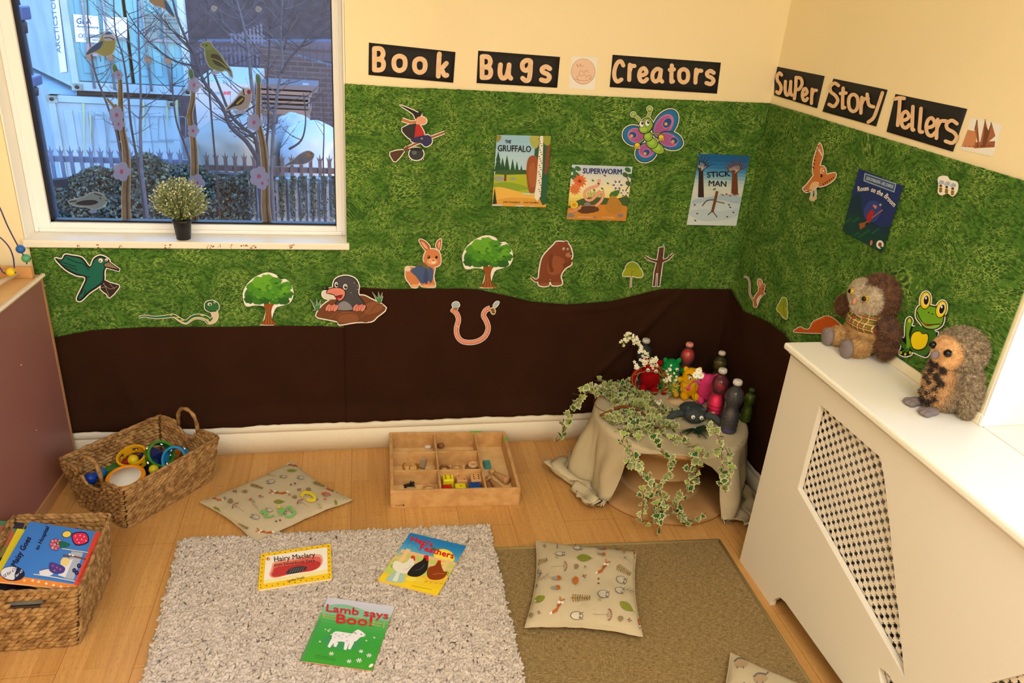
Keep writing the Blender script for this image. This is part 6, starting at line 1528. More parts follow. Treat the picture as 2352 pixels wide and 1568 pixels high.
o2b = U(*y3(1420, 1350), 2, CT); h2 = ray_h(o2b, *y3(1560, 705)); k = h2/.235
ow2 = empty('plush_owl', o2b, 'grey-brown plush owl with tan face and spotted chest, nearer the window end of the cover', 'plush toy', None, rz=-1.5)
G2 = owlmat('greybrown_fur', (190, 168, 134), (120, 102, 80), 110); T2 = owlmat('chest_fur', (236, 190, 134), (214, 164, 108), 60); DKF = owlmat('dark_spots', (60, 42, 32), (44, 30, 24), 60)
soft(ow2, 'body', sc3([((0, .0, .062), (.056, .056, .062), None), ((0, .004, .105), (.050, .050, .055), None)]), G2, .005, 12000, .008*k, .0008, (0, .1, -.6), .5)
soft(ow2, 'chest', sc3([((0, -.024, .066), (.044, .038, .056), None), ((0, -.026, .105), (.038, .030, .040), None)]), T2, .005, 9000, .010*k, .0009, (0, -.1, -.6), .5)
soft(ow2, 'head', sc3([((.0, .004, .178), (.064, .062, .058), None), ((0, .008, .158), (.058, .056, .04), None)]), G2, .005, 12000, .008*k, .0008, (0, .3, -.3), .6)
soft(ow2, 'face', sc3([((0, -.034, .176), (.050, .038, .042), None), ((0, -.040, .160), (.040, .030, .034), None)]), T2, .004, 7000, .004*k, .0006, (0, 0, -.5), .4)
rr = random.Random(8)
for a, z in ((-.5, .135), (0, .14), (.5, .132), (-.35, .112), (.25, .108), (.62, .095), (-.62, .088), (-.1, .085), (.4, .075), (-.4, .060), (.05, .055), (.55, .050), (-.65, .045), (.25, .030), (-.2, .032)):
	x = math.sin(a)*.043*k; y = -(.024+.036*math.cos(a))*k-.002
	so = soft(ow2, 'chest_spot', [((x, y, z*k), (.0075*k, .004*k, .0105*k), (0, rr.uniform(-.7, .7), a))], DKF, .0022, 260, .007*k, .0007, (0, -.3, -.8), .4, None, 1)
for sx in (-1, 1):
	soft(ow2, 'wing', sc3([((sx*.054, .012, .110), (.018, .032, .034), None), ((sx*.064, .016, .075), (.017, .034, .042), None), ((sx*.064, .024, .035), (.014, .026, .032), None)]), G2, .005, 7000, .009*k, .0008, (0, .1, -.7), .5)
	soft(ow2, 'foot', sc3([((sx*.028, -.060, .012), (.017, .024, .011), None), ((sx*.028-.012, -.080, .010), (.0075, .014, .009), None), ((sx*.028, -.084, .010), (.0075, .014, .009), None), ((sx*.028+.012, -.080, .010), (.0075, .014, .009), None)]), GREYF, .0028)
	mb = MB(); p = Vector((sx*.026*k, -.069*k, .184*k)); mb.ball(p, .0105*k, mat('glass_black', (8, 8, 10), .05), 16); o = mb.build('eye'); o.parent = ow2
mb = MB(); mb.ball((0, -.080*k, .168*k), (.0095*k, .012*k, .012*k), GREYF, 14); o = mb.build('beak'); o.parent = ow2
# ------------------------------------------------------------------ word signs
INKB = mat('black_card', (24, 24, 26), .75, bump=.05); LETW = mat('plywood_letter', (240, 206, 168), .55, rgb2=(232, 194, 152), vscale=60)
def Fr(m, z): return FRM(m, *z)
Z2 = (800, 60, .28694); Z3 = (1280, 60, .28694); Z4 = (1752, 100, .28694); Z5 = (80, 520, .28694); Y1 = (680, 500, .28694); Y2 = (1200, 500, .33477)
GL = {  # strokes in a unit box, y down
'B': [[(0, 0), (0, .5), (0, 1)], [(0, 0), (.7, .02), (.95, .24), (.7, .46), (.1, .5)], [(.1, .5), (.8, .54), (1, .76), (.75, .98), (0, 1)]],
'o': [[(.5, 0), (.9, .15), (1, .5), (.88, .85), (.5, 1), (.12, .85), (0, .5), (.1, .15), (.5, 0)]],
'k': [[(.2, 0), (.12, .5), (.08, 1)], [(.95, .42), (.5, .62), (.15, .7)], [(.4, .66), (.75, .95), (1, .95)]],
'u': [[(.1, 0), (.05, .6), (.25, .95), (.6, .85), (.8, .3), (.85, 0)], [(.85, 0), (.8, .7), (1, .97)]],
'g': [[(.95, .06), (.5, 0), (.08, .15), (.1, .4), (.45, .5), (.85, .35), (.95, .06)], [(.95, .06), (.9, .6), (.75, .95), (.4, 1), (.08, .88)]],
's': [[(.95, .14), (.55, 0), (.15, .14), (.2, .36), (.7, .52), (.92, .74), (.6, .98), (.05, .9)]],
'S': [[(.92, .1), (.55, 0), (.15, .14), (.2, .36), (.62, .52), (.85, .74), (.5, .98), (.05, .9)]],
'C': [[(1, .22), (.75, .02), (.35, .1), (.05, .45), (.05, .8), (.35, 1), (.8, .9)]],
'r': [[(.2, .02), (.12, .5), (.08, 1)], [(.15, .45), (.45, .12), (.95, .1)]],
'e': [[(.1, .55), (.6, .5), (.9, .3), (.6, .02), (.2, .15), (.02, .55), (.2, .92), (.6, 1), (.95, .82)]],
'a': [[(.85, .1), (.5, 0), (.1, .3), (.05, .75), (.35, .98), (.7, .75), (.88, .1)], [(.88, .1), (.8, .75), (1, .98)]],
't': [[(.5, 0), (.42, .5), (.4, 1)], [(.05, .27), (.5, .25), (.95, .24)], [(.4, 1), (.75, .97)]],
'P': [[(.25, 0), (.2, .5), (.05, 1)], [(.25, 0), (.8, .05), (.95, .3), (.6, .55), (.2, .55)]],
'y': [[(.05, .05), (.15, .4), (.45, .48)], [(1, .0), (.7, .5), (.45, .85), (.12, 1)]],
'T': [[(0, .04), (.5, .0), (1, .02)], [(.55, .0), (.45, .5), (.3, 1)]],
'l': [[(.6, 0), (.45, .5), (.35, .95), (.8, 1)]],
}
def letter3d(sign, ch, box, frame, mapper, w=8.5, off=.004, th=.0035):
	x0, x1, y0, y1 = box; hw = w/2/frame[2]
	mb = MB(); P2 = lambda x, y, o: mapper(frame[0]+x*frame[2], frame[1]+y*frame[2], o)
	for si, st in enumerate(GL[ch]):
		off = .004+si*.0003
		pts = [(x0+hw+(x1-x0-2*hw)*a, y0+hw+(y1-y0-2*hw)*b) for a, b in st]; closed = pts[0] == pts[-1] and len(pts) > 3
		q = crom(pts[:-1], 4, True) if closed else crom(pts, 4, False)
		if closed: q.append(q[0])
		for i, p in enumerate(q):
			n = 10; c = [(p[0]+hw*math.cos(2*PI*k/n), p[1]+hw*math.sin(2*PI*k/n)) for k in range(n)]
			V = [P2(a, b, off+th+.00001*i) for a, b in c]+[P2(a, b, off) for a, b in c]
			mb.add(V, [tuple(range(n))[::-1]]+[(k, (k+1) % n, n+(k+1) % n, n+k) for k in range(n)], LETW)
			if i+1 < len(q):
				r = q[i+1]; d = Vector((r[0]-p[0], r[1]-p[1]));
				if d.length < 1e-6: continue
				d.normalize(); e = (-d.y*hw, d.x*hw); c = [(p[0]+e[0], p[1]+e[1]), (p[0]-e[0], p[1]-e[1]), (r[0]-e[0], r[1]-e[1]), (r[0]+e[0], r[1]+e[1])]
				V = [P2(a, b, off+th+.00001*i+.000005) for a, b in c]+[P2(a, b, off) for a, b in c]
				mb.add(V, [(0, 3, 2, 1), (0, 1, 5, 4), (2, 3, 7, 6), (1, 2, 6, 5), (3, 0, 4, 7)], LETW)
	o = mb.build('letter', sign); return o
def sign(quad, frame, mapper, letters, label, w=8.5):
	c = mapper(frame[0]+sum(q[0] for q in quad)/4*frame[2], frame[1]+sum(q[1] for q in quad)/4*frame[2], 0)
	root = empty('word_sign', c, label, 'sign', 'black word signs with wooden letters')
	H_ = homog([(0, 0), (1, 0), (1, 1), (0, 1)], quad); mb = MB(); n = 12; V = []
	for i in range(n+1):
		for j in range(5): x, y = H_(i/n, j/4); V.append(mapper(frame[0]+x*frame[2], frame[1]+y*frame[2], .0015+.0020*(j/4)**2*(1+.4*math.sin(i*.9))))
	mb.add(V, [(i*5+j, i*5+j+1, (i+1)*5+j+1, (i+1)*5+j) for i in range(n) for j in range(4)], INKB, True)
	cd_ = mb.build('card', root); cd_.modifiers.new('s', 'SOLIDIFY').thickness = .0008
	for ch, *box in letters: letter3d(root, ch, box, frame, mapper, w)
BW0 = BWm(0); RW0 = RWm(0)
sign([(165, 132), (858, 207), (840, 453), (162, 390)], Z2, BW0, [('B', 190, 302, 160, 370), ('o', 345, 475, 220, 375), ('o', 510, 635, 242, 390), ('k', 695, 808, 203, 420)], "black card sign reading Book, leftmost above the green fabric", 11)
sign([(1040, 196), (1695, 247), (1672, 493), (1027, 455)], Z2, BW0, [('B', 1052, 1160, 225, 430), ('u', 1190, 1320, 290, 440), ('g', 1370, 1482, 255, 455), ('s', 1522, 1636, 305, 460)], "black card sign reading Bugs, left of the round drawing", 11)
sign([(443, 229), (1310, 292), (1278, 540), (420, 487)], Z3, BW0, [('C', 438, 545, 262, 460), ('r', 555, 637, 290, 447), ('e', 637, 738, 318, 460), ('a', 742, 856, 325, 462), ('t', 882, 952, 298, 462), ('o', 958, 1064, 328, 467), ('r', 1085, 1172, 330, 468), ('s', 1174, 1272, 342, 482)], "long black card sign reading Creators, nearest the corner on the back wall", 9.5)
sign([(97, 181), (494, 260), (433, 517), (90, 413)], Z4, RW0, [('S', 96, 167, 222, 415), ('u', 163, 246, 290, 430), ('P', 236, 331, 258, 455), ('e', 303, 372, 345, 470), ('r', 373, 445, 350, 492)], "black card sign reading Super, first on the right wall", 7.5)
sign([(565, 280), (998, 370), (906, 663), (477, 543)], Z4, RW0, [('S', 513, 627, 303, 520), ('t', 605, 682, 343, 530), ('o', 673, 776, 393, 557), ('r', 766, 862, 415, 570), ('y', 815, 972, 380, 642)], "black card sign reading Story, middle one on the right wall", 8)
sign([(1062, 403), (1636, 523), (1520, 865), (990, 705)], Z4, RW0, [('T', 1042, 1147, 420, 668), ('e', 1092, 1192, 527, 688), ('l', 1172, 1227, 490, 705), ('l', 1222, 1302, 505, 722), ('e', 1291, 1400, 578, 752), ('r', 1368, 1487, 590, 772), ('s', 1443, 1574, 600, 814)], "black card sign reading Tellers, last on the right wall", 8.5)
PAP = 'paper pictures above the green fabric'
a = Art(Fr(BWm(.001), Z2)); a.sheet([(1787, 240), (1997, 250), (1972, 513), (1765, 497)])
a.ell(1880, 363, 97, 104, col(190, 150, 126)); a.ell(1880, 362, 93, 100, col(238, 206, 184)); ln_ = col(176, 120, 96)
for p in ([(1840, 430), (1830, 405), (1850, 395), (1870, 400), (1885, 390), (1905, 400)], [(1850, 392), (1852, 365), (1868, 355), (1882, 372)], [(1885, 385), (1895, 360), (1912, 352), (1918, 372)], [(1835, 330), (1830, 300), (1845, 325), (1860, 300), (1862, 325)], [(1900, 420), (1920, 395), (1945, 405), (1925, 425), (1948, 420)], [(1812, 420), (1840, 432), (1900, 436), (1925, 430)], [(1865, 325), (1885, 315)]): a.line(p, 3, ln_)
a.build('round_drawing', None, 'small white paper with a round pink wooden-look drawing between two word signs', 'picture', PAP)
a = Art(Fr(RWm(.001), Z4)); a.sheet([(1665, 590), (1920, 650), (1840, 905), (1582, 848)])
a.poly([(1640, 690), (1720, 705), (1700, 835), (1590, 825)], col(206, 142, 100)); a.poly([(1700, 790), (1860, 780), (1855, 830), (1690, 838)], col(160, 96, 64))
for q_ in ([(1715, 610), (1732, 830), (1695, 690)], [(1780, 605), (1800, 680), (1765, 830), (1738, 800)], [(1830, 628), (1862, 740), (1790, 800), (1770, 790)], [(1716, 610), (1738, 835), (1722, 830)]): a.poly(q_, col(168, 108, 72)); a.line([q_[0], q_[2]], 5, col(110, 66, 46), 0)
a.poly([(1780, 660), (1812, 700), (1780, 820), (1752, 830)], col(120, 76, 56))
for k in range(7): a.ell(1622+k*32, 822-k, 5, 4, col(110, 40, 40))
a.build('craft_photo', None, 'small photo print of folded brown card shapes, rightmost above the green fabric', 'picture', PAP)

# ------------------------------------------------------------------ poster covers on the green fabric
def poster(name_lab, quad, frame, mp, draw, th=.0004):
	a = Art(Fr(mp, frame)); a.sheet(quad); a.clip = quad; draw(a, quad); return a.build('cover_print', None, name_lab, 'poster', 'book cover prints on the green fabric')
GW = BWm(.0145); GR = RWm(.0145)
def conifer(a, x, y, h, w, c1, c2):
	a.line([(x, y), (x, y+h*.5)], w*.14, col(96, 60, 40), 0)
	for k in range(4): a.poly([(x-w*(.22+.09*k), y-h*.62+h*.22*(k+1)), (x, y-h+h*.17*k), (x+w*(.22+.09*k), y-h*.62+h*.22*(k+1))], c1 if k % 2 else c2, 0)
def d_gruff(a, Q):
	bands(a, Q, [(150, 196, 226), (172, 210, 232), (196, 222, 236)], [0, .18, .36, 1])
	for x, y, h, w in ((1200, 1130, 120, 70), (1270, 1160, 130, 70), (1235, 1150, 100, 60), (1315, 1170, 110, 60), (1350, 1180, 100, 55), (1385, 1190, 80, 50), (1200, 1060, 60, 40)): conifer(a, x, y, h, w, col(30, 76, 52), col(44, 96, 60))
	a.poly([(1178, 1150), (1420, 1150), (1480, 1230), (1170, 1240)], col(52, 92, 52), 0)
	a.poly([(1165, 1195), (1260, 1190), (1480, 1195), (1530, 1300), (1500, 1340), (1300, 1320), (1162, 1300)], col(170, 184, 46), 3); a.poly([(1165, 1260), (1300, 1250), (1450, 1300), (1300, 1320), (1162, 1300)], col(134, 166, 46), 3)
	a.poly([(1160, 1290), (1350, 1320), (1440, 1350), (1580, 1340), (1590, 1460), (1140, 1450)], col(232, 186, 86), 3); a.poly([(1150, 1400), (1330, 1370), (1580, 1400), (1590, 1460), (1140, 1440)], col(220, 164, 70), 3)
	a.ell(1208, 1222, 45, 20, col(150, 156, 150)); a.ell(1315, 1222, 26, 10, col(150, 156, 150)); a.line([(1255, 1240), (1258, 1185)], 18, col(110, 66, 46), 0)
	a.poly([(1500, 900), (1620, 895), (1590, 1420), (1520, 1360), (1495, 1200)], col(40, 92, 66), 2); a.poly([(1590, 950), (1620, 940), (1600, 1150), (1570, 1180)], col(126, 74, 52), 2)
	a.poly([(1455, 885), (1530, 880), (1520, 960), (1490, 980), (1460, 940)], col(170, 176, 90), 3); a.poly([(1555, 880), (1620, 885), (1610, 950), (1570, 945)], col(150, 160, 60), 3); a.poly([(1188, 875), (1225, 880), (1215, 910), (1190, 930)], col(150, 140, 60), 2)
	a.poly([(1440, 1060), (1480, 1035), (1515, 1060), (1520, 1200), (1500, 1320), (1450, 1330), (1430, 1240), (1425, 1150)], col(150, 82, 44), 4); a.poly([(1450, 1120), (1490, 1100), (1505, 1250), (1470, 1290), (1445, 1230)], col(168, 98, 54), 4)
	a.poly([(1535, 885), (1560, 890), (1540, 1360), (1490, 1370), (1505, 1250)], col(236, 232, 222), 2)
	for k in range(26): a.line([(1520+(k*7) % 26-k*.2, 905+k*17.5), (1532+(k*7) % 26-k*.2, 903+k*17.5)], 6, col(60, 56, 52), 0)
	conifer(a, 1172, 1400, 110, 40, col(24, 60, 40), col(34, 70, 44))
	for x, y, rx in ((1190, 1432, 50), (1372, 1440, 35), (1470, 1446, 20)): a.ell(x, y, rx, 9, col(206, 200, 190))
	K = col(30, 34, 44); a.text('THE', (1255, 936), (1302, 938), 26, K, bold=1.4); a.text('GRUFFALO', (1196, 1000), (1462, 1008), 50, K, bold=2)
	a.text('Julia Donaldson', (1240, 1412), (1375, 1416), 14, col(70, 50, 30), bold=.5); a.text('Axel Scheffler', (1402, 1416), (1525, 1420), 14, col(70, 50, 30), bold=.5)
poster('tall print titled The Gruffalo showing birch trunk, fir trees and sandy path', [(1188, 870), (1622, 880), (1582, 1450), (1150, 1438)], Z2, GW, d_gruff)
def flower(a, x, y, r, c, cc, n=9, c2=None):
	for k in range(n): an = 2*PI*k/n; a.poly([(x, y), (x+r*.6*math.cos(an-.25), y+r*.6*math.sin(an-.25)), (x+r*math.cos(an), y+r*math.sin(an)), (x+r*.6*math.cos(an+.25), y+r*.6*math.sin(an+.25))], c, 0)
	if c2: a.ell(x, y, r*.45, r*.45, c2)
	a.ell(x, y, r*.22, r*.2, cc)
def d_worm(a, Q):
	bands(a, Q, [(196, 214, 232), (224, 226, 214), (240, 234, 190), (238, 222, 120), (196, 170, 80), (206, 130, 50)], [0, .15, .35, .5, .68, .8, 1])
	a.poly([(90, 1440), (200, 1380), (330, 1370), (480, 1380), (560, 1360), (560, 1470), (90, 1480)], col(70, 96, 52), 3); a.poly([(80, 1460), (300, 1430), (550, 1440), (550, 1550), (80, 1540)], col(206, 138, 56), 3); a.poly([(150, 1450), (300, 1440), (330, 1480), (200, 1500)], col(90, 60, 40), 3)
	for x, y in ((125, 1150), (165, 1140), (150, 1185), (130, 1210), (565, 1150), (545, 1190), (590, 1200), (570, 1260)): a.ell(x, y, 26, 18, col(60, 110, 70), .5)
	for k in range(12): a.line([(250+k*10, 1380), (240+k*12, 1330-(k % 3)*10)], 4, col(90, 120, 50), 0)
	flower(a, 180, 1240, 62, col(226, 106, 48), col(120, 60, 50), 12); flower(a, 140, 1305, 52, col(226, 120, 64), col(190, 140, 50), 12)
	a.line([(540, 1170), (575, 1260), (545, 1320)], 8, col(110, 70, 60)); flower(a, 482, 1272, 48, col(70, 90, 170), col(240, 220, 100), 6, col(236, 236, 246)); flower(a, 538, 1335, 38, col(70, 90, 170), col(240, 220, 100), 6, col(236, 236, 246))
	a.poly([(430, 1330), (500, 1310), (480, 1360), (420, 1370)], col(70, 120, 56), 2)
	a.line([(335, 1225), (325, 1275), (260, 1295), (220, 1330), (230, 1385), (275, 1390), (340, 1330), (370, 1345), (350, 1400), (305, 1440)], 22, col(226, 150, 134)); a.line([(335, 1225), (325, 1275), (260, 1295), (220, 1330), (230, 1385), (275, 1390), (340, 1330), (370, 1345), (350, 1400), (305, 1440)], 8, col(240, 180, 160))
	a.poly([(410, 1390), (440, 1355), (490, 1385), (520, 1440), (500, 1490), (430, 1500), (390, 1460)], col(186, 134, 54), 4); a.ell(135, 1430, 32, 30, col(236, 200, 60)); a.ell(135, 1430, 18, 16, col(206, 160, 40)); a.poly([(90, 1480), (150, 1460), (190, 1430), (185, 1465), (110, 1490)], col(214, 150, 110), 3)
	for x, y in ((285, 1235), (380, 1195), (405, 1258), (360, 1300), (330, 1260), (295, 1310)): a.ell(x, y, 11, 6, col(90, 86, 80), .6)
	for x, y, r_ in ((110, 1515, 28), (240, 1425, 26), (505, 1515, 24), (300, 1530, 12)): a.ell(x, y, r_, r_*.6, col(130, 130, 140))
	a.text('SUPERWORM', (205, 1178), (515, 1186), 42, col(34, 40, 110), bold=2.2); a.text('Julia Donaldson', (165, 1530), (280, 1534), 12, col(240, 220, 180)); a.text('Axel Scheffler', (355, 1534), (460, 1538), 12, col(240, 220, 180))
poster('square print titled Superworm with orange and blue flowers, in the middle of the back wall', [(118, 1108), (603, 1125), (548, 1560), (75, 1545)], Z3, GW, d_worm)
def tree_bare(a, x, y0, y1, w, c, rr):
	a.poly([(x-w*.5, y0), (x-w*.36, y1), (x+w*.36, y1), (x+w*.5, y0)], c, 0)
	for k in range(9):
		an = -2.7+k*.28; L_ = rr.uniform(70, 120); m_ = (x+L_*.5*math.cos(an), y1+L_*.5*math.sin(an)); e = (x+L_*math.cos(an+.1), y1+L_*math.sin(an+.1)-10)
		a.line([(x, y1+10), m_, e], (w*.3, 3), c); a.line([m_, (m_[0]+26*math.cos(an-.6), m_[1]+26*math.sin(an-.6))], 4, c, 0); a.line([e, (e[0]+20*math.cos(an+.7), e[1]+20*math.sin(an+.7))], 3, c, 0); a.line([(x, y1+6), (m_[0]-2, m_[1]-4)], 3, col(226, 234, 240), 0)
def d_stick(a, Q):
	bands(a, Q, [(30, 96, 160), (50, 122, 184), (110, 166, 204), (186, 208, 212), (216, 222, 214), (196, 214, 226), (214, 226, 234)], [0, .12, .24, .34, .44, .58, .8, 1])
	rr = random.Random(2); tree_bare(a, 1150, 1370, 1150, 48, col(58, 42, 44), rr); tree_bare(a, 1420, 1350, 1170, 56, col(112, 66, 48), rr)
	a.poly([(1090, 1390), (1200, 1370), (1330, 1350), (1480, 1370), (1450, 1420), (1300, 1390), (1100, 1420)], col(170, 196, 218), 3)
	for k in range(10): a.ell(1310+k*15, 1345+(k % 3)*6, 10, 6, col(150, 96, 80) if k % 2 else col(170, 180, 200))
	a.poly([(1050, 1500), (1150, 1460), (1300, 1480), (1450, 1460), (1430, 1520), (1200, 1560)], col(188, 208, 224), 3)
	for x, y in ((1100, 1430), (1120, 1500), (1375, 1430), (1385, 1450), (1360, 1525), (1410, 1490), (1105, 1555)): a.ell(x, y, 9, 5, col(70, 56, 54), .4)
	a.line([(1280, 1320), (1262, 1400), (1240, 1490)], 22, col(120, 76, 50)); a.line([(1262, 1390), (1200, 1395), (1160, 1440)], 8, col(100, 62, 44)); a.line([(1265, 1400), (1340, 1418)], 7, col(100, 62, 44), 0); a.line([(1240, 1480), (1205, 1510)], 7, col(90, 56, 42), 0); a.line([(1245, 1480), (1280, 1530)], 7, col(90, 56, 42), 0); a.ell(1258, 1305, 14, 7, col(90, 130, 60), -.5)
	K = col(34, 30, 40); a.text('STICK', (1200, 1212), (1385, 1200), 44, K, bold=2); a.text('MAN', (1212, 1278), (1352, 1284), 44, K, bold=2)
poster('tall snowy blue print titled Stick Man, nearest the corner', [(1137, 1020), (1540, 1040), (1432, 1598), (1035, 1590)], Z3, GW, d_stick)
def d_room(a, Q):
	a.poly(Q, col(34, 50, 112)); H_ = bil(Q)
	a.poly([H_(0, .45), H_(.2, .35), H_(.3, .55), H_(.5, .62), H_(.8, .66), H_(1, .6), H_(1, 1), H_(0, 1)], col(26, 52, 72), 2); a.poly([H_(0, .7), H_(.3, .66), H_(.6, .78), H_(1, .74), H_(1, 1), H_(0, 1)], col(24, 64, 62), 2)
	for k in range(40): x, y = H_((k*.37) % 1, .68+((k*.53) % .3)); a.ell(x, y, 12, 8, col(40, 96, 66) if k % 2 else col(30, 60, 70))
	a.ell(*H_(.55, .5), 70, 90, col(50, 66, 140), .3)
	a.poly([(815, 1035), (1070, 1120), (1052, 1192), (806, 1100)], col(150, 176, 204), 0); a.poly([(822, 1045), (1060, 1126), (1046, 1182), (814, 1094)], col(60, 84, 130), 0)
	a.text('JULIA DONALDSON - AXEL SCHEFFLER', (826, 1086), (1040, 1160), 26, col(200, 216, 230), bold=.5)
	a.line([(800, 1450), (960, 1330)], 9, col(170, 110, 60), 0); a.poly([(780, 1490), (770, 1440), (815, 1430), (822, 1462)], col(150, 90, 44), 0); a.poly([(830, 1380), (870, 1330), (890, 1350), (850, 1440)], col(170, 40, 40), 2); flower(a, 942, 1290, 14, col(236, 226, 150), col(250, 246, 190), 5)
	a.poly([(880, 1290), (915, 1300), (900, 1325)], col(206, 120, 110), 2)
	W = col(238, 236, 226)
	for wd, p, q in (('Room', (762, 1182), (848, 1176)), ('on', (862, 1182), (895, 1196)), ('the', (908, 1200), (955, 1222)), ('Broom', (968, 1226), (1046, 1308))): a.text(wd, p, q, 40, W, bold=1.6)
poster('dark blue print titled Room on the Broom on the right wall', [(770, 1000), (1125, 1140), (955, 1675), (635, 1500)], Z4, GR, d_room)
a = Art(Fr(RWm(.0152), Z4)); a.ell(938, 1608, 30, 34, col(236, 232, 222)); a.ell(938, 1608, 14, 17, col(130, 60, 60)); a.ell(868, 1595, 10, 22, col(200, 120, 90), .2)
bd = a.build('round_badge', bpy.data.objects['cover_print.003']);

# ------------------------------------------------------------------ paper cut-outs
def cut(frame, mp):
	a = Art(Fr(mp, frame)); return a
CUT = 'paper cut-outs on the fabric'
def fin(a, lab, cat='paper cut-out', nm='paper_cutout'): return a.build(nm, None, lab, cat, CUT)
K = col(24, 24, 26)
a = cut(Z3, GW)
BLW = col(34, 118, 176); PUW = col(168, 92, 156); DBW = col(30, 84, 150); PU2 = col(196, 120, 176)
def wing(cx, cy, rx, ry, rot, ex, ey):
	a.ell(cx, cy, rx+6, ry+6, K, rot, cut=7); a.ell(cx, cy, rx, ry, BLW, rot, 28); a.ell(cx-(cx-760)*.12, cy-(cy-880)*.12, rx*.8, ry*.78, PU2, rot, 24); a.ell(cx-(cx-760)*.16, cy-(cy-880)*.16, rx*.72, ry*.68, PUW, rot, 24)
	a.ell(ex, ey, 50 if rx > 110 else 36, 36 if rx > 110 else 30, PU2, rot); a.ell(ex, ey, 42 if rx > 110 else 30, 30 if rx > 110 else 24, DBW, rot); a.ell(ex-10, ey+8, 13, 13, col(226, 160, 96))
wing(865, 785, 130, 82, -.95, 880, 775); wing(615, 875, 88, 76, .3, 605, 870); wing(905, 915, 100, 68, .35, 935, 915); wing(710, 1010, 84, 72, -.5, 712, 1012)
LG_ = col(140, 184, 62); LG2 = col(166, 206, 84)
for p in ([(665, 760), (640, 730), (610, 710)], [(725, 735), (738, 700), (740, 665)]): a.line(p, 20, K, cut=5); a.line(p, 13, LG2)
a.ell(608, 706, 19, 19, K, cut=6); a.ell(608, 706, 15, 15, LG2); a.ell(740, 662, 21, 21, K, cut=6); a.ell(740, 662, 17, 17, LG2)
for cx, cy, rx, ry in ((800, 975, 66, 44), (757, 935, 50, 46), (728, 885, 38, 40)): a.ell(cx, cy, rx, ry, K, .6); a.ell(cx, cy, rx-5, ry-5, LG_, .6); a.ell(cx-6, cy-8, rx*.55, ry*.5, LG2, .6)
a.poly([(650, 830), (665, 775), (700, 735), (745, 740), (770, 780), (765, 820), (730, 855), (680, 862)], K, 4, cut=5); a.poly([(656, 828), (670, 778), (702, 741), (742, 746), (763, 782), (758, 817), (727, 849), (682, 855)], LG_, 4); a.ell(690, 828, 26, 18, LG2)
for ex, ey in ((676, 782), (722, 775)): a.ell(ex, ey, 21, 28, K); a.ell(ex, ey, 18, 25, col(246, 246, 246)); a.ell(ex+6, ey-6, 10, 13, K); a.ell(ex+9, ey-11, 3, 4, PAPER)
a.line([(760, 800), (745, 835), (715, 845)], 4, K); a.line([(660, 930), (690, 905)], 14, K, 0); a.line([(660, 930), (690, 905)], 9, LG_, 0); a.line([(760, 860), (800, 858), (820, 868)], 14, K); a.line([(760, 860), (800, 858), (820, 868)], 9, LG_)
for hx, hy, d in ((640, 950, 1), (832, 885, -1)):
	a.ell(hx, hy, 24, 20, K, cut=4); a.ell(hx, hy, 20, 16, col(236, 206, 60))
	for k in range(4): a.line([(hx-14+k*10, hy+8), (hx-20+k*12, hy+36)], 10, K, 0); a.line([(hx-14+k*10, hy+8), (hx-19+k*12, hy+33)], 7, col(236, 206, 60), 0)
fin(a, 'cartoon butterfly cut-out with blue and purple wings on the green fabric')
a = cut(Z2, GW)
a.line([(770, 850), (640, 900), (520, 950), (450, 985)], 17, col(150, 96, 60), cut=6); a.poly([(335, 1010), (430, 990), (445, 1005), (380, 1085), (350, 1060)], col(84, 56, 40), 2, cut=7); a.line([(350, 1020), (425, 998)], 3, col(50, 34, 26), 0); a.line([(372, 1066), (432, 1004)], 3, col(50, 34, 26), 0); a.poly([(440, 980), (480, 955), (482, 985), (450, 1003)], col(110, 70, 44), 0)
a.poly([(410, 632), (490, 660), (575, 700), (585, 712), (540, 745), (515, 700)], K, 3, cut=7); a.ell(572, 700, 15, 20, K, .4)
a.ell(585, 755, 44, 32, col(222, 160, 130), .2, cut=6); a.line([(545, 765), (500, 770), (430, 748)], (18, 26), col(190, 120, 70), cut=6); a.line([(570, 770), (560, 800)], 30, col(222, 160, 130), 0)
a.poly([(430, 815), (545, 780), (535, 905), (500, 905), (455, 870)], col(44, 40, 46), 2, cut=7)
a.poly([(545, 790), (575, 795), (610, 870), (560, 915), (530, 905), (535, 840)], col(186, 40, 44), 3, cut=7); a.poly([(505, 900), (640, 870), (670, 930), (620, 965), (580, 935), (520, 930)], col(44, 44, 96), 3, cut=7)
flower(a, 588, 900, 12, col(226, 200, 60), col(226, 200, 60), 5)
a.ell(545, 1022, 58, 50, K, 0, cut=8); a.ell(545, 1022, 54, 46, col(50, 58, 64)); a.ell(528, 1010, 20, 20, col(90, 104, 112)); a.ell(545, 985, 52, 14, col(30, 34, 38)); a.line([(500, 1065), (494, 1075)], 10, K, 0, cut=4); a.line([(592, 1062), (598, 1075)], 10, K, 0, cut=4)
fin(a, 'cut-out of a caped rider with pointed hat on a broomstick over a cauldron')
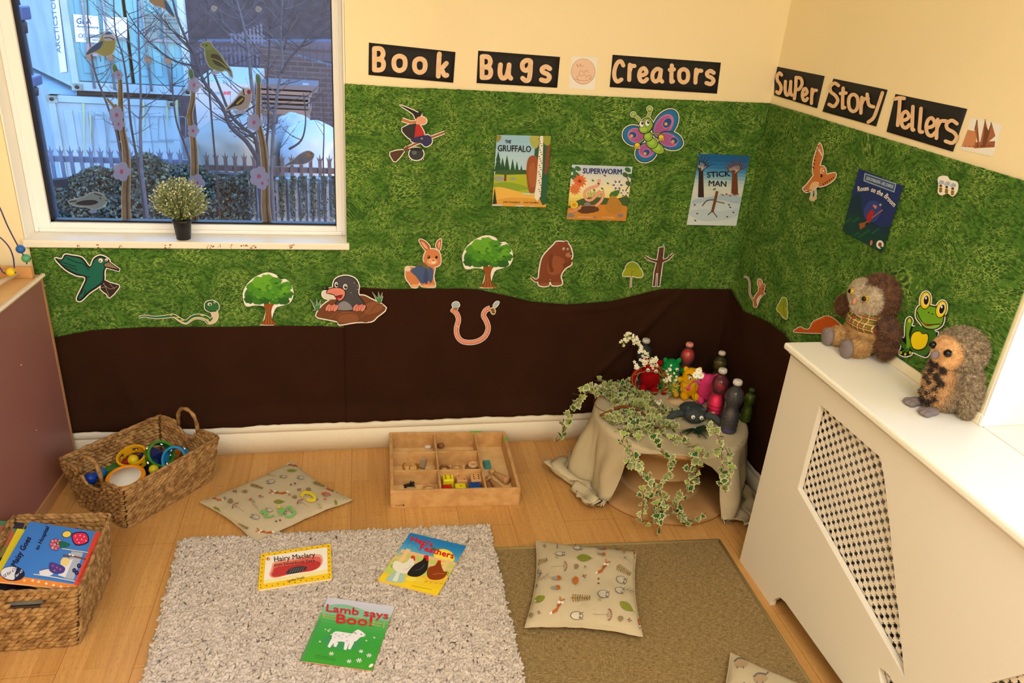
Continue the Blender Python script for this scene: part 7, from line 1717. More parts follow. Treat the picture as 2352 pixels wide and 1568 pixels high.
def bigtree(frame, mp, cx, cy, s, lab, mir=1):
	a = cut(frame, mp); X = lambda x: cx+mir*x*s; Yy = lambda y: cy+y*s
	a.sheet([(X(-190), Yy(60)), (X(-205), Yy(-30)), (X(-165), Yy(-110)), (X(-100), Yy(-165)), (X(-10), Yy(-200)), (X(70), Yy(-180)), (X(95), Yy(-140)), (X(150), Yy(-145)), (X(200), Yy(-80)), (X(210), Yy(-10)), (X(180), Yy(50)), (X(110), Yy(75)), (X(60), Yy(100)), (X(30), Yy(220)), (X(90), Yy(232)), (X(-70), Yy(232)), (X(-45), Yy(215)), (X(-20), Yy(90)), (X(-100), Yy(70)), (X(-160), Yy(80))][::mir], None, smooth=3)
	BK = col(150, 84, 36); BK2 = col(186, 116, 54); BK3 = col(104, 56, 26)
	for p, w in (([(0, 180), (-5, 80), (-60, 30), (-110, 10)], (24, 5)), ([(0, 180), (5, 60), (-10, 0)], (20, 6)), ([(5, 170), (30, 80), (90, 20)], (22, 6)), ([(3, 150), (20, 60), (60, -10)], (16, 5))): a.line([(X(x), Yy(y)) for x, y in p], (w[0]*s, w[1]*s), BK)
	a.poly([(X(-32), Yy(60)), (X(38), Yy(60)), (X(28), Yy(120)), (X(38), Yy(190)), (X(70), Yy(225)), (X(-55), Yy(225)), (X(-28), Yy(185)), (X(-18), Yy(120))], BK, 3)
	for k in range(7): a.line([(X(-20+k*7), Yy(90)), (X(-14+k*6), Yy(150)), (X(-32+k*13), Yy(220))], 4*s, BK2 if k % 2 else BK3)
	g_ = [col(58, 122, 38), col(78, 148, 40), col(104, 172, 46), col(42, 100, 34)]
	rr = random.Random(5)
	blobs = [(-130, -20, 62, 0), (-150, 20, 44, 3), (-80, 25, 50, 0), (-20, 20, 50, 3), (60, 25, 48, 0), (130, 25, 50, 3), (165, -20, 42, 0), (150, -85, 48, 1), (90, -60, 60, 0), (20, -40, 70, 1), (-60, -40, 68, 1), (-120, -80, 54, 1), (-70, -120, 58, 2), (-5, -140, 56, 2), (60, -120, 52, 1), (100, -25, 44, 1), (150, -60, 36, 2), (-20, -90, 56, 2)]
	for x, y, r_, k in blobs:
		n = 14; a.poly([(X(x+r_*(1+.13*math.sin(i*2.9+x))*math.cos(2*PI*i/n)), Yy(y+r_*.8*(1+.13*math.cos(i*3.7+y))*math.sin(2*PI*i/n))) for i in range(n)], g_[k], 2)
	for _ in range(46): x = rr.uniform(-165, 180); y = rr.uniform(-150, 35)*(1 if abs(x) < 110 else .55); a.ell(X(x), Yy(y), rr.uniform(10, 20)*s, rr.uniform(5, 9)*s, g_[rr.randrange(4)], rr.uniform(-.5, .5), 8)
	return fin(a, lab)
bigtree(Y1, GW, 1530, 335, .98, 'leafy green tree cut-out with brown trunk above the brown fabric, between rabbit and bear')
bigtree(Z5, GW, 1865, 563, .98, 'leafy green tree cut-out with brown trunk under the window, left of the mole')
a = cut(Z5, GW); TL = col(24, 104, 88); TL2 = col(20, 86, 74)
a.poly([(160, 255), (215, 262), (240, 225), (300, 232), (380, 250), (440, 320), (470, 260), (520, 232), (575, 250), (600, 285), (560, 350), (555, 440), (500, 490), (440, 530), (370, 595), (335, 580), (370, 500), (405, 410), (330, 390), (240, 340)], K, 3, cut=9)
a.poly([(178, 262), (222, 272), (248, 236), (300, 244), (372, 262), (436, 335), (480, 268), (522, 246), (568, 262), (588, 290), (548, 350), (542, 432), (492, 478), (430, 518), (366, 580), (350, 570), (384, 500), (420, 404), (335, 376), (250, 330)], TL, 3)
for p in ([(250, 250), (330, 285), (390, 300), (432, 350)], [(190, 275), (260, 300), (330, 320)], [(225, 310), (290, 330), (340, 350)], [(410, 410), (440, 400)], [(370, 540), (390, 500)], [(395, 550), (410, 510)]): a.line(p, 6, K)
a.poly([(548, 300), (590, 278), (680, 340), (672, 358), (555, 325)], K, 0, cut=7); a.poly([(556, 302), (590, 286), (670, 342), (560, 318)], col(140, 122, 98), 0)
a.ell(527, 272, 22, 22, K); a.ell(527, 272, 18, 18, col(240, 232, 214)); a.ell(523, 277, 6, 6, K); a.ell(573, 267, 15, 15, K); a.ell(573, 267, 12, 12, col(240, 232, 214)); a.ell(571, 271, 5, 5, K)
FT = col(52, 40, 38); a.poly([(540, 450), (560, 430), (600, 450), (672, 470), (665, 500), (600, 570), (575, 540), (525, 500)], FT, 2, cut=8)
for p in ([(545, 455), (600, 500), (660, 480)], [(550, 450), (580, 520), (595, 560)], [(530, 490), (580, 480)], [(600, 460), (640, 500)]): a.line(p, 4, col(150, 136, 124))
fin(a, 'plain teal bird cut-out with open wings and grey beak at the far left')
a = cut(Z5, GW); SN = col(46, 110, 58); sp_ = [(832, 728), (880, 716), (960, 728), (1040, 722), (1110, 714), (1160, 745), (1210, 765), (1260, 730), (1310, 720), (1370, 735), (1400, 760), (1440, 735), (1438, 690), (1410, 650)]
a.line(sp_, (8, 52), col(30, 70, 36), cut=5); a.line(sp_, (6, 44), SN); a.line([(x, y+9) for x, y in sp_[4:12]], (6, 16), col(222, 206, 170)); a.poly([(1405, 675), (1460, 670), (1462, 740), (1420, 782), (1390, 775), (1425, 735)], col(222, 206, 176), 3)
for x, y in ((1085, 706), (1140, 728), (1265, 745), (1340, 712), (1378, 745), (1180, 750)): a.ell(x, y, 16, 6, col(206, 186, 70), .2)
a.poly([(1360, 640), (1370, 605), (1420, 592), (1465, 615), (1472, 655), (1450, 680), (1400, 682), (1368, 665)], col(30, 70, 36), 4, cut=6); a.poly([(1366, 640), (1376, 610), (1420, 599), (1460, 620), (1466, 652), (1446, 672), (1402, 674), (1374, 660)], SN, 4); a.ell(1400, 622, 17, 13, col(220, 226, 200)); a.ell(1403, 624, 7, 8, K); a.ell(1440, 607, 9, 8, col(220, 226, 200)); a.ell(1441, 608, 4, 5, K); a.line([(1455, 668), (1466, 680)], 5, col(230, 220, 210), 0)
fin(a, 'green snake cut-out with raised head and wavy body, right of the teal bird')
a = cut(Y1, BWm(.0255)); SO = col(118, 70, 42); SO2 = col(140, 88, 56); MG = col(72, 72, 80); PK = col(226, 138, 122); PKD = col(206, 104, 92)
for gx_, gy_2, sgn in ((170, 700, 1), (665, 640, 1)):
	for dx, dy in ((-55, -45), (-30, -15), (25, -40), (-45, 50), (-5, -45), (30, -10)): a.poly([(gx_-10, gy_2+40), (gx_+dx, gy_2+dy), (gx_+14, gy_2+36)], col(70, 134, 76), 0, cut=6)
a.poly([(160, 785), (215, 700), (300, 650), (400, 660), (520, 620), (600, 650), (720, 720), (650, 790), (600, 830), (480, 835), (350, 855), (330, 830), (240, 810)], SO, 3, cut=9); a.poly([(340, 830), (330, 780), (400, 750), (490, 770), (500, 820), (430, 842)], SO2, 3); a.poly([(550, 700), (640, 670), (700, 715), (640, 760), (560, 770)], SO2, 3)
a.line([(330, 850), (340, 790), (400, 765), (480, 770), (510, 810)], 4, col(80, 46, 28)); a.line([(600, 750), (640, 700), (700, 690)], 4, col(80, 46, 28)); a.ell(560, 828, 26, 10, SO, -.1); a.ell(596, 822, 10, 6, SO)
a.poly([(300, 520), (330, 480), (400, 463), (470, 485), (502, 540), (500, 610), (550, 680), (545, 740), (320, 740), (310, 690), (330, 640), (300, 590)], K, 4, cut=9); a.poly([(306, 522), (334, 486), (400, 470), (464, 490), (495, 542), (493, 612), (542, 682), (538, 735), (326, 735), (318, 690), (338, 640), (306, 590)], MG, 4)
a.poly([(330, 735), (340, 690), (385, 668), (430, 690), (445, 735)], col(140, 140, 148), 4)
a.poly([(210, 600), (235, 585), (310, 610), (325, 650), (250, 650), (215, 632)], col(226, 222, 206), 3, cut=7)
a.poly([(240, 600), (262, 565), (330, 555), (385, 570), (398, 612), (380, 650), (345, 672), (315, 640), (300, 620), (260, 610)], K, 4, cut=6); a.poly([(246, 600), (266, 571), (330, 561), (380, 576), (391, 612), (375, 645), (345, 664), (322, 636), (304, 614), (264, 604)], PK, 4); a.poly([(312, 628), (372, 615), (360, 645), (340, 656), (326, 648)], col(120, 40, 40), 3); a.ell(345, 648, 16, 7, col(226, 90, 100)); a.ell(237, 566, 24, 13, K); a.ell(230, 562, 7, 4, col(150, 150, 160))
for p in ([(270, 600), (330, 612)], [(300, 590), (345, 600)]): a.line(p, 3, PKD, 0)
for ex, ey, rx in ((322, 535, 17), (394, 552, 21)): a.ell(ex, ey, rx, 25, K); a.ell(ex, ey, rx-3, 22, col(244, 244, 244)); a.ell(ex+3, ey+2, rx*.6, 14, K); a.ell(ex+6, ey-4, 4, 5, PAPER)
for hx in (285, 505):
	for k in range(4): a.ell(hx-30+k*21, 718+(k % 2)*5, 17, 33, K, .55); a.ell(hx-30+k*21, 718+(k % 2)*5, 14, 30, PK, .55)
for x, y in ((490, 545), (493, 573), (465, 522), (440, 600)): a.ell(x, y, 7, 2, col(190, 190, 196), .4)
a.text('dreamstime', (268, 808), (330, 762), 13, col(150, 108, 80)); a.text('dreamstime', (524, 800), (600, 728), 13, col(150, 108, 80))
fin(a, 'smiling grey mole cut-out in its brown molehill, over the edge of the brown fabric')
a = cut(Y1, GW); RB_ = col(214, 134, 84); RB2 = col(236, 176, 130); RB3 = col(176, 98, 60)
a.poly([(985, 180), (1010, 175), (1050, 200), (1072, 240), (1050, 270), (1018, 240)], RB3, 3, cut=6); a.poly([(1120, 230), (1130, 190), (1160, 170), (1162, 210), (1148, 262)], RB3, 3, cut=6); a.poly([(1000, 190), (1030, 205), (1058, 250), (1030, 240)], RB2, 3); a.poly([(1135, 210), (1152, 185), (1152, 215), (1142, 255)], RB2, 3)
a.poly([(880, 410), (920, 392), (980, 400), (1060, 380), (1110, 400), (1100, 470), (1115, 545), (1090, 555), (1010, 550), (985, 520), (970, 555), (930, 555), (905, 520), (878, 480)], RB_, 3, cut=7); a.ell(895, 410, 22, 20, col(240, 214, 190), cut=5)
a.poly([(915, 420), (990, 385), (1060, 390), (1100, 420), (1085, 520), (1050, 500), (1010, 530), (960, 470)], col(70, 92, 140), 3); a.poly([(950, 400), (1000, 352), (1050, 375), (1060, 430), (1000, 380)], col(108, 104, 56), 3)
a.poly([(1020, 500), (1035, 400), (1060, 440), (1050, 530)], col(56, 76, 124), 2); a.ell(1040, 548, 34, 12, RB2); a.ell(1090, 545, 24, 11, RB2); a.ell(950, 545, 32, 14, RB2)
a.poly([(1020, 330), (1045, 262), (1100, 250), (1145, 275), (1158, 330), (1150, 375), (1100, 395), (1045, 375)], RB_, 4, cut=7); a.ell(1090, 350, 40, 26, RB2); a.ell(1062, 314, 11, 13, K); a.ell(1124, 316, 10, 12, K); a.ell(1059, 310, 3, 3, PAPER); a.ell(1098, 340, 9, 6, RB3); a.ell(1100, 358, 18, 10, col(244, 226, 206))
fin(a, 'ginger rabbit cut-out in a blue top standing on the brown fabric edge')
a = cut(Y2, GW); BB = col(128, 68, 42); BB2 = col(150, 86, 54)
a.line([(62, 408), (90, 432), (120, 420)], (8, 22), BB, cut=5)
a.poly([(215, 185), (235, 165), (290, 168), (325, 195), (342, 260), (330, 290), (335, 320), (290, 350), (262, 400), (270, 455), (205, 462), (190, 420), (175, 465), (115, 462), (112, 420), (122, 330), (145, 260)], BB, 4, cut=8); a.poly([(200, 260), (260, 270), (290, 300), (255, 380), (190, 390), (170, 330)], BB2, 4)
a.ell(240, 182, 15, 15, BB, cut=5); a.ell(300, 172, 13, 12, BB, cut=5); a.ell(240, 182, 8, 8, BB2); a.ell(318, 255, 22, 16, col(176, 118, 84)); a.ell(334, 248, 8, 6, K); a.ell(283, 213, 8, 9, col(240, 230, 210)); a.ell(311, 215, 7, 8, col(240, 230, 210)); a.ell(284, 214, 4, 5, K); a.ell(312, 216, 4, 5, K)
a.line([(200, 250), (190, 320), (205, 370)], 26, col(112, 58, 36)); a.line([(280, 330), (320, 310), (335, 285)], 24, col(112, 58, 36)); a.ell(150, 458, 34, 12, BB2); a.ell(238, 452, 34, 12, BB2)
fin(a, 'brown bear cut-out standing upright above the brown fabric')
a = cut(Y2, GW); TW_ = col(98, 62, 48)
a.poly([(938, 205), (972, 200), (962, 300), (948, 400), (940, 470), (925, 470), (930, 380), (918, 380), (910, 470), (894, 470), (905, 370), (925, 290)], TW_, 0, cut=6)
a.line([(925, 300), (880, 288), (842, 265)], (16, 9), TW_, cut=5); a.line([(955, 300), (1000, 280), (1035, 245)], (16, 8), TW_, cut=5); a.line([(870, 280), (850, 285)], 6, TW_, 0, cut=4); a.line([(1005, 275), (1010, 255)], 6, TW_, 0, cut=4); a.ell(965, 192, 6, 14, col(150, 180, 150), .2); a.ell(955, 250, 5, 16, col(70, 44, 34)); a.line([(930, 320), (928, 380)], 3, col(150, 106, 84), 0)
fin(a, 'bare forked twig cut-out beside the small yellow tree')
a = cut(Y2, GW); YG = col(156, 168, 36);
a.line([(748, 390), (742, 478)], 10, col(196, 160, 140), 0, cut=2); a.poly([(688, 398), (715, 340), (765, 330), (810, 350), (826, 395), (800, 410), (750, 400)], YG, 3, cut=5); a.poly([(705, 345), (730, 310), (765, 305), (795, 325), (800, 350), (755, 345)], col(136, 156, 40), 3, cut=4); a.line([(750, 400), (752, 350)], 3, col(110, 110, 40), 0); a.line([(752, 375), (775, 360)], 3, col(110, 110, 40), 0)
fin(a, 'small yellow-green two-tier tree cut-out left of the twig')
a = cut(Y2, GR); a.poly([(1745, 630), (1760, 590), (1800, 590), (1818, 640), (1815, 692), (1790, 685), (1770, 655)], YG, 3, cut=4); a.poly([(1763, 595), (1780, 552), (1805, 550), (1818, 590), (1810, 618), (1785, 605)], col(136, 156, 40), 3, cut=4); a.line([(1772, 655), (1762, 720)], 4, col(150, 110, 90), 0); a.line([(1800, 680), (1790, 620), (1795, 580)], 3, col(110, 110, 40), 0)
fin(a, 'small yellow-green tree cut-out on the right wall above the cover end')
a = cut(Y2, GR); a.line([(1518, 402), (1550, 415), (1560, 470), (1560, 520), (1590, 575)], (7, 9), col(176, 140, 116), cut=3)
a.poly([(1600, 530), (1625, 500), (1650, 500), (1655, 520), (1625, 560), (1608, 608), (1588, 605), (1588, 560)], col(190, 116, 66), 3, cut=5); a.ell(1640, 492, 20, 24, col(196, 124, 76), .3, cut=5); a.ell(1630, 450, 16, 30, col(206, 130, 100), -.15, cut=5); a.ell(1630, 452, 9, 20, col(226, 170, 146), -.15); a.ell(1655, 470, 10, 16, col(196, 124, 84), .2, cut=4); a.ell(1650, 488, 3, 4, K); a.ell(1664, 502, 5, 4, K); a.poly([(1606, 560), (1630, 530), (1640, 530), (1612, 600)], col(236, 222, 204), 2); a.line([(1640, 515), (1668, 522)], 6, col(196, 124, 76), 0, cut=4)
fin(a, 'small brown mouse cut-out with long tail on the right wall')
a = cut(Y1, BWm(.0235)); wp = [(1262, 740), (1290, 775), (1300, 820), (1285, 880), (1290, 940), (1325, 985), (1390, 998), (1460, 985), (1515, 945), (1538, 885), (1525, 830), (1500, 780), (1520, 738), (1555, 722)]
a.line(wp, 32, col(150, 70, 56), cut=5); a.line(wp, 27, col(226, 138, 116)); a.line([(x-4, y-3) for x, y in wp], 8, col(240, 170, 148))
a.ell(1256, 742, 16, 14, col(226, 138, 116), 0, cut=5); GRW = col(176, 196, 204)
a.poly([(1250, 690), (1275, 672), (1300, 678), (1308, 705), (1280, 725), (1258, 722)], GRW, 3, cut=5); a.ell(1278, 728, 18, 8, col(150, 110, 60), cut=4); a.poly([(1578, 700), (1600, 672), (1625, 672), (1615, 700), (1590, 720)], GRW, 3, cut=5); a.ell(1576, 745, 18, 26, col(186, 150, 70), -.2, cut=5); a.ell(1574, 738, 15, 6, col(70, 50, 30), .3); a.ell(1580, 756, 15, 5, col(70, 50, 30), .3); a.line([(1290, 870), (1303, 872)], 4, PAPER, 0)
fin(a, 'pink worm cut-out bent in a U on the brown fabric, a bee at each end')
a = cut(Z4, GR); OW = col(206, 124, 66); OW2 = col(232, 196, 150)
a.poly([(400, 1010), (410, 920), (440, 830), (458, 798), (478, 850), (478, 900), (460, 960), (430, 1050), (405, 1045)], OW, 3, cut=7); a.poly([(470, 1100), (500, 1055), (580, 1035), (575, 1080), (520, 1125), (450, 1145)], OW, 3, cut=7)
for k in range(7): a.line([(412+k*4, 1000-k*30), (398+k*8, 985-k*28)], 8, K, 0); a.line([(440+k*5, 850+k*8), (456+k*3, 842+k*7)], 7, col(236, 230, 220), 0)
for k in range(6): a.line([(480+k*16, 1120-k*10), (490+k*16, 1132-k*11)], 8, K, 0)
a.poly([(320, 1160), (350, 1130), (410, 1050), (445, 985), (490, 985), (508, 1030), (490, 1080), (450, 1130), (400, 1170), (350, 1190)], OW, 4, cut=7); a.poly([(370, 1160), (400, 1110), (450, 1110), (430, 1150), (390, 1170)], OW2, 3)
for k in range(4): a.line([(318+k*10, 1150+k*10), (340+k*10, 1165+k*8)], 7, K if k % 2 else PAPER, 0)
a.ell(478, 1018, 21, 26, OW2, .2); a.ell(484, 1018, 14, 19, col(196, 90, 50), .2); a.ell(484, 1018, 8, 12, col(240, 220, 190), .2); a.ell(470, 1058, 8, 14, K, .2)
a.line([(395, 1175), (390, 1225)], 12, col(206, 196, 186), 0, cut=4); a.line([(420, 1165), (425, 1215)], 12, col(206, 196, 186), 0, cut=4)
for x, y in ((385, 1240), (405, 1245), (420, 1232)): a.ell(x, y, 9, 14, col(216, 190, 130), cut=4)
fin(a, 'orange-brown bird cut-out in flight with raised wings on the right wall', 'paper cut-out')
a = cut(Z4, GR); a.sheet([(1400, 1080), (1430, 1058), (1480, 1062), (1500, 1090), (1560, 1110), (1560, 1180), (1520, 1225), (1480, 1200), (1430, 1215), (1400, 1190), (1405, 1140)], None, smooth=3)
for x, y in ((1425, 1155), (1472, 1165), (1520, 1178)):
	a.ell(x+8, y-45, 20, 16, col(170, 186, 206), .3); a.ell(x-8, y-38, 14, 12, col(186, 200, 216)); a.ell(x, y-16, 11, 11, col(60, 44, 34)); a.ell(x-2, y+14, 13, 26, col(206, 168, 70), .15)
	for k in range(3): a.line([(x-13, y+3+k*12), (x+11, y+6+k*12)], 6, col(60, 40, 26), 0)
fin(a, 'white cut-out with three small bees at the far right of the green fabric')
F3 = (1752, 550, .28694)
a = cut(F3, GR); FG = col(116, 172, 40); FGD = col(60, 112, 34); FY = col(244, 214, 20)
a.poly([(1140, 700), (1150, 640), (1180, 620), (1200, 650), (1190, 690), (1220, 700), (1230, 740), (1380, 740), (1400, 760), (1340, 900), (1300, 940), (1200, 900), (1190, 920), (1140, 935), (1090, 910), (1110, 850), (1060, 745), (1130, 790)], K, 3, cut=9)
a.poly([(1146, 760), (1150, 660), (1176, 628), (1192, 650), (1184, 700), (1170, 760), (1180, 830), (1165, 890), (1140, 890), (1150, 830)], FG, 3); a.ell(1174, 648, 12, 18, col(206, 214, 60)); a.poly([(1070, 780), (1130, 820), (1150, 860), (1120, 870)], FGD, 2)
a.poly([(1190, 740), (1230, 690), (1380, 730), (1360, 860), (1290, 930), (1210, 900), (1175, 850)], FGD, 4); a.poly([(1175, 830), (1190, 760), (1220, 740), (1215, 800), (1190, 860)], FG, 3)
a.poly([(1180, 800), (1200, 745), (1250, 728), (1275, 750), (1320, 750), (1330, 800), (1300, 870), (1240, 890), (1195, 865)], K, 4); a.poly([(1186, 800), (1205, 750), (1250, 735), (1278, 757), (1314, 757), (1322, 800), (1294, 862), (1240, 880), (1200, 860)], FY, 4)
a.poly([(1225, 590), (1240, 540), (1290, 520), (1400, 540), (1450, 600), (1440, 680), (1380, 720), (1300, 715), (1260, 670), (1230, 630)], K, 4, cut=9); a.poly([(1232, 590), (1246, 546), (1290, 528), (1395, 548), (1442, 602), (1432, 672), (1378, 711), (1304, 706), (1268, 664), (1238, 626)], FG, 4); a.poly([(1240, 620), (1300, 680), (1420, 680), (1380, 712), (1304, 706), (1262, 660)], col(146, 196, 76), 3)
a.line([(1236, 578), (1262, 640), (1310, 680), (1420, 676)], 8, K); a.poly([(1272, 652), (1320, 684), (1372, 682), (1340, 694), (1300, 690)], col(150, 70, 40), 2)
for ex, ey, r_ in ((1302, 487, 0), (1428, 558, .3)):
	a.ell(ex, ey, 44, 72, K, .12+r_*.5, cut=9); a.ell(ex, ey, 39, 66, FY, .12+r_*.5); a.ell(ex+4, ey-4, 25, 46, col(250, 246, 226), .12+r_*.5); a.ell(ex+6, ey-2, 20, 38, K, .12+r_*.5); a.ell(ex+4, ey-20, 7, 12, PAPER)
a.ell(1328, 584, 5, 7, K); a.ell(1358, 596, 5, 7, K)
for x, y in ((1105, 905), (1140, 918), (1180, 905)): a.line([(1155, 870), (x, y)], 14, FGD, 0); a.ell(x, y, 13, 15, K); a.ell(x, y, 10, 12, col(196, 200, 50))
fin(a, 'bright green frog cut-out with big yellow eyes, between the two plush owls')
a = cut(F3, RWm(.0148)); a.poly([(272, 742), (275, 712), (305, 700), (330, 715), (370, 715), (400, 660), (450, 635), (520, 612), (600, 660), (640, 742)], col(206, 96, 34), 4, cut=5); a.line([(380, 700), (420, 655), (490, 628)], 4, col(230, 140, 80))
fin(a, 'orange cut-out partly hidden behind the brown plush owl')
# ------------------------------------------------------------------ outside the window
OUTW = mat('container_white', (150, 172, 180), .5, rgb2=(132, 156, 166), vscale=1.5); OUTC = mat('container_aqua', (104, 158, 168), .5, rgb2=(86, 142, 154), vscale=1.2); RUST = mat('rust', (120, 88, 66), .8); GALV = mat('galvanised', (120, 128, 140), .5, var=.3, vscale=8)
DRK = mat('dark_gap', (26, 28, 34), .8)
struct_o = struct
mb = MB(); mb.box((-40, .32, -3.3), (40, 70, -3.2), mat('yard_ground', (92, 90, 92), .9, var=.3, vscale=.8)); struct(mb.build('ground'))
Z1f = (0, 0, .3826)
def E(x, y, Y): return U(x*.3826, y*.3826, 1, Y)
def slab(mb, pts, Y, th, m, bot=None):
	"""facade shape at real distance Y with real thickness going back"""
	A = [E(x, y, Y) for x, y in pts]; B = [p+Vector((0, th, 0)) for p in A]; n = len(A)
	t = tessellate_polygon([[Vector((x, y, 0)) for x, y in pts]]); mb.add(A+B, [tuple(q) for q in t]+[tuple(n+i for i in q[::-1]) for q in t]+[(i, (i+1) % n, n+(i+1) % n, n+i) for i in range(n)], m)
YC = 13.0
def container(zpx0, zpx1, label, lower):
	xl, xr = 470, 1140
	p0 = E(xl, zpx1, YC); p1 = E(xr, zpx1+6, YC); zt = E(xl, zpx0, YC).z; zb = max(-3.2, p0.z)
	root = empty('shipping_container', (p0.x, YC, zb), label, 'container', 'stacked white containers outside')
	L_ = E(62/.3826, 150/.3826, YC);
	d = _f*FPX+_r*(60-1176)-_u*(150-784); zf = E(470, 545, YC).z; t = (zf-CAMC.z)/d.z; far = CAMC+d*t
	fd = Vector((far.x-p0.x, far.y-p0.y, 0)).normalized(); ln = 6.2; q = Vector((p0.x, YC, 0)); fe = q+fd*ln
	mb = MB(); V = []
	a, b, c, e = q, fe, fe+Vector((2.6, .3, 0)), Vector((p1.x, YC, 0))
	for z in (zb, zt): V += [(p.x, p.y, z) for p in (a, b, c, e)]
	mb.add(V, [(0, 1, 5, 4), (1, 2, 6, 5), (2, 3, 7, 6), (4, 5, 6, 7), (3, 2, 1, 0)], OUTW)
	mb.build('body', root)
	w = (p1.x-p0.x)/2
	for k in (0, 1):
		mb = MB(); x0 = p0.x+k*w+.03; x1 = p0.x+(k+1)*w-.03
		mb.box((x0, YC-.05, zb+.16), (x1, YC+.02, zt-.12), OUTC if not lower else OUTW)
		for j in range(3): mb.box((x0+.1+j*(w-.26)/3+.03, YC-.075, zb+.3), (x0+.1+(j+.72)*(w-.26)/3, YC-.05, zt-.25), OUTC if not lower else OUTW)
		dr_ = weld(mb.build('door', root), .012)
		if not lower:
			for j in (0, 1):
				mb = MB(); x = x0+.28+j*(w-.62); mb.tube([(x, YC-.12, zb+.05), (x, YC-.12, zt-.03)], .022, GALV, 8); mb.box((x-.05, YC-.15, zb+.55), (x+.05, YC-.08, zb+.65), RUST); mb.box((x-.02, YC-.15, zb+.92), (x+.30, YC-.11, zb+.96), GALV); mb.build('lock_rod', dr_)
	mb = MB()
	mb.box((p0.x-.04, YC-.09, zb), (p1.x+.04, YC+.05, zb+.15), OUTW); mb.box((p0.x-.04, YC-.09, zt-.11), (p1.x+.04, YC+.05, zt), OUTW)
	for x in (p0.x-.05, p1.x-.06): mb.box((x, YC-.1, zb), (x+.11, YC+.06, zt), OUTW)
	mb.build('end_frame', root)
	for x in (p0.x-.07, p1.x-.11):
		for z in (zb-.0, zt-.12): mb = MB(); mb.box((x, YC-.12, z), (x+.18, YC+.08, z+.12), mat('corner_cast', (150, 160, 150), .6, var=.5, vscale=6)); mb.ball((x+.09, YC-.115, z+.06), (.045, .02, .035), DRK, 8); mb.build('corner_casting', root)
	if not lower:
		nrm = Vector((fd.y, -fd.x, 0)); nrm = nrm if nrm.y < 0 else -nrm
		def fm_(x, y, o=0):
			d = _f*FPX+_r*(x*.3826-1176)-_u*(y*.3826-784); t = (q+nrm*(.01+o)-CAMC).dot(nrm)/d.dot(nrm); return CAMC+d*t
		a = Art(fm_); a.STEP = .004; a.poly([(305, -60), (345, -60), (403, 430), (362, 436)], PAPER, 0); a.text('ARCTICSTORE', (366, 318), (322, -50), 26, col(90, 110, 130), bold=1, up=(-1, .05)); a.build('side_lettering', root)
		a = Art(lambda x, y, o=0: E(x, y, YC-.08-o)); a.STEP = .004
		a.poly([(440, 85), (588, 97), (602, 258), (455, 250)], col(214, 232, 240)); BL_ = col(24, 66, 120)
		a.text('SUPPLIED BY', (478, 108), (556, 112), 11, BL_); a.text('GEA', (458, 142), (548, 146), 34, BL_, bold=1.5); a.text('ArcticStore', (460, 164), (590, 172), 15, BL_, bold=1); a.text('Limited Rental Service', (464, 182), (562, 186), 5, BL_)
		a.text('0800 724266', (502, 210), (596, 214), 10, BL_); a.text('01795 474756', (504, 226), (598, 230), 10, BL_); a.text('01795 668455', (504, 242), (598, 246), 10, BL_); a.ell(484, 214, 13, 13, BL_); a.ell(484, 214, 9, 9, col(214, 232, 240))
		a.poly([(617, 100), (760, 105), (764, 228), (624, 222)], col(206, 226, 236));
		for k in range(6): a.line([(630, 120+k*16), (745, 124+k*16)], 3, col(160, 180, 200), 0)
		a.build('notice_board', root)
		a = Art(lambda x, y, o=0: E(x, y, YC-.085-o)); a.STEP = .004; GP_ = col(96, 120, 122); a.poly([(866, 80), (962, 84), (966, 256), (880, 252)], GP_); a.poly([(973, 82), (1074, 80), (1076, 256), (985, 256)], GP_); W_ = col(40, 56, 66)
		for t_, y in (('MAX. GROSS', 100), ('TARE', 140), ('PAYLOAD', 190), ('CU. CAP', 240)): a.text(t_, (872, y), (872+9*len(t_), y+3), 12, W_)
		for t_, y in (('32,500 KG', 100), ('5,200 KG', 122), ('11,464 LB', 142), ('27,300 KG', 182), ('60,186 LB', 202), ('58.5 CU.M', 228), ('2,066 CU.FT', 246)): a.text(t_, (985, y), (1068, y+2), 11, W_)
		a.poly([(512, 262), (585, 268), (588, 340), (520, 332)], col(130, 120, 136)); a.build('data_plate', root)
	else:
		a = Art(lambda x, y, o=0: E(x, y, YC-.09-o)); a.STEP = .004
		for x0, y0, x1, y1 in ((555, 690, 640, 960), (655, 700, 1115, 850), (950, 700, 1115, 840)): a.line([(x0+12, y0), (x1-12, y0), (x1, y0+12), (x1, y1), (x0, y1), (x0, y0+12), (x0+12, y0)], 5, col(120, 130, 140), 0)
		for k, (x, y0, y1) in enumerate(((540, 690, 860), (705, 600, 700), (860, 610, 830), (1000, 620, 760), (500, 620, 1000), (1060, 600, 720))): a.line([(x, y0), (x+4, (y0+y1)/2), (x+2, y1)], (12, 3), col(168, 176, 120))
		a.build('panel_mark', root)
	return root
container(-560, 538, 'pale blue container with data plates and lettered notice, stacked on another outside', False)
container(575, 1500, 'lower white container with streaked panel, under the lettered one', True)
mb = MB(); slab(mb, [(462, 540), (1150, 545), (1150, 575), (462, 572)], YC+.02, .3, DRK); tag(mb.build('container_gap_beam', origin=E(800, 560, YC)), 'dark gap beam between the two stacked containers', 'beam')
tr = empty('trailer_box', E(1340, 700, 10), 'white box trailer with red lettering beyond the trees', 'trailer')
mb = MB(); a0, a1 = E(1180, 700, 10), E(1515, 700, 10); zt = E(1180, 490, 10).z; mb.box((a0.x, 10, -3.2), (a1.x, 12.4, zt), mat('trailer_white', (150, 156, 162), .5)); mb.build('body', tr)
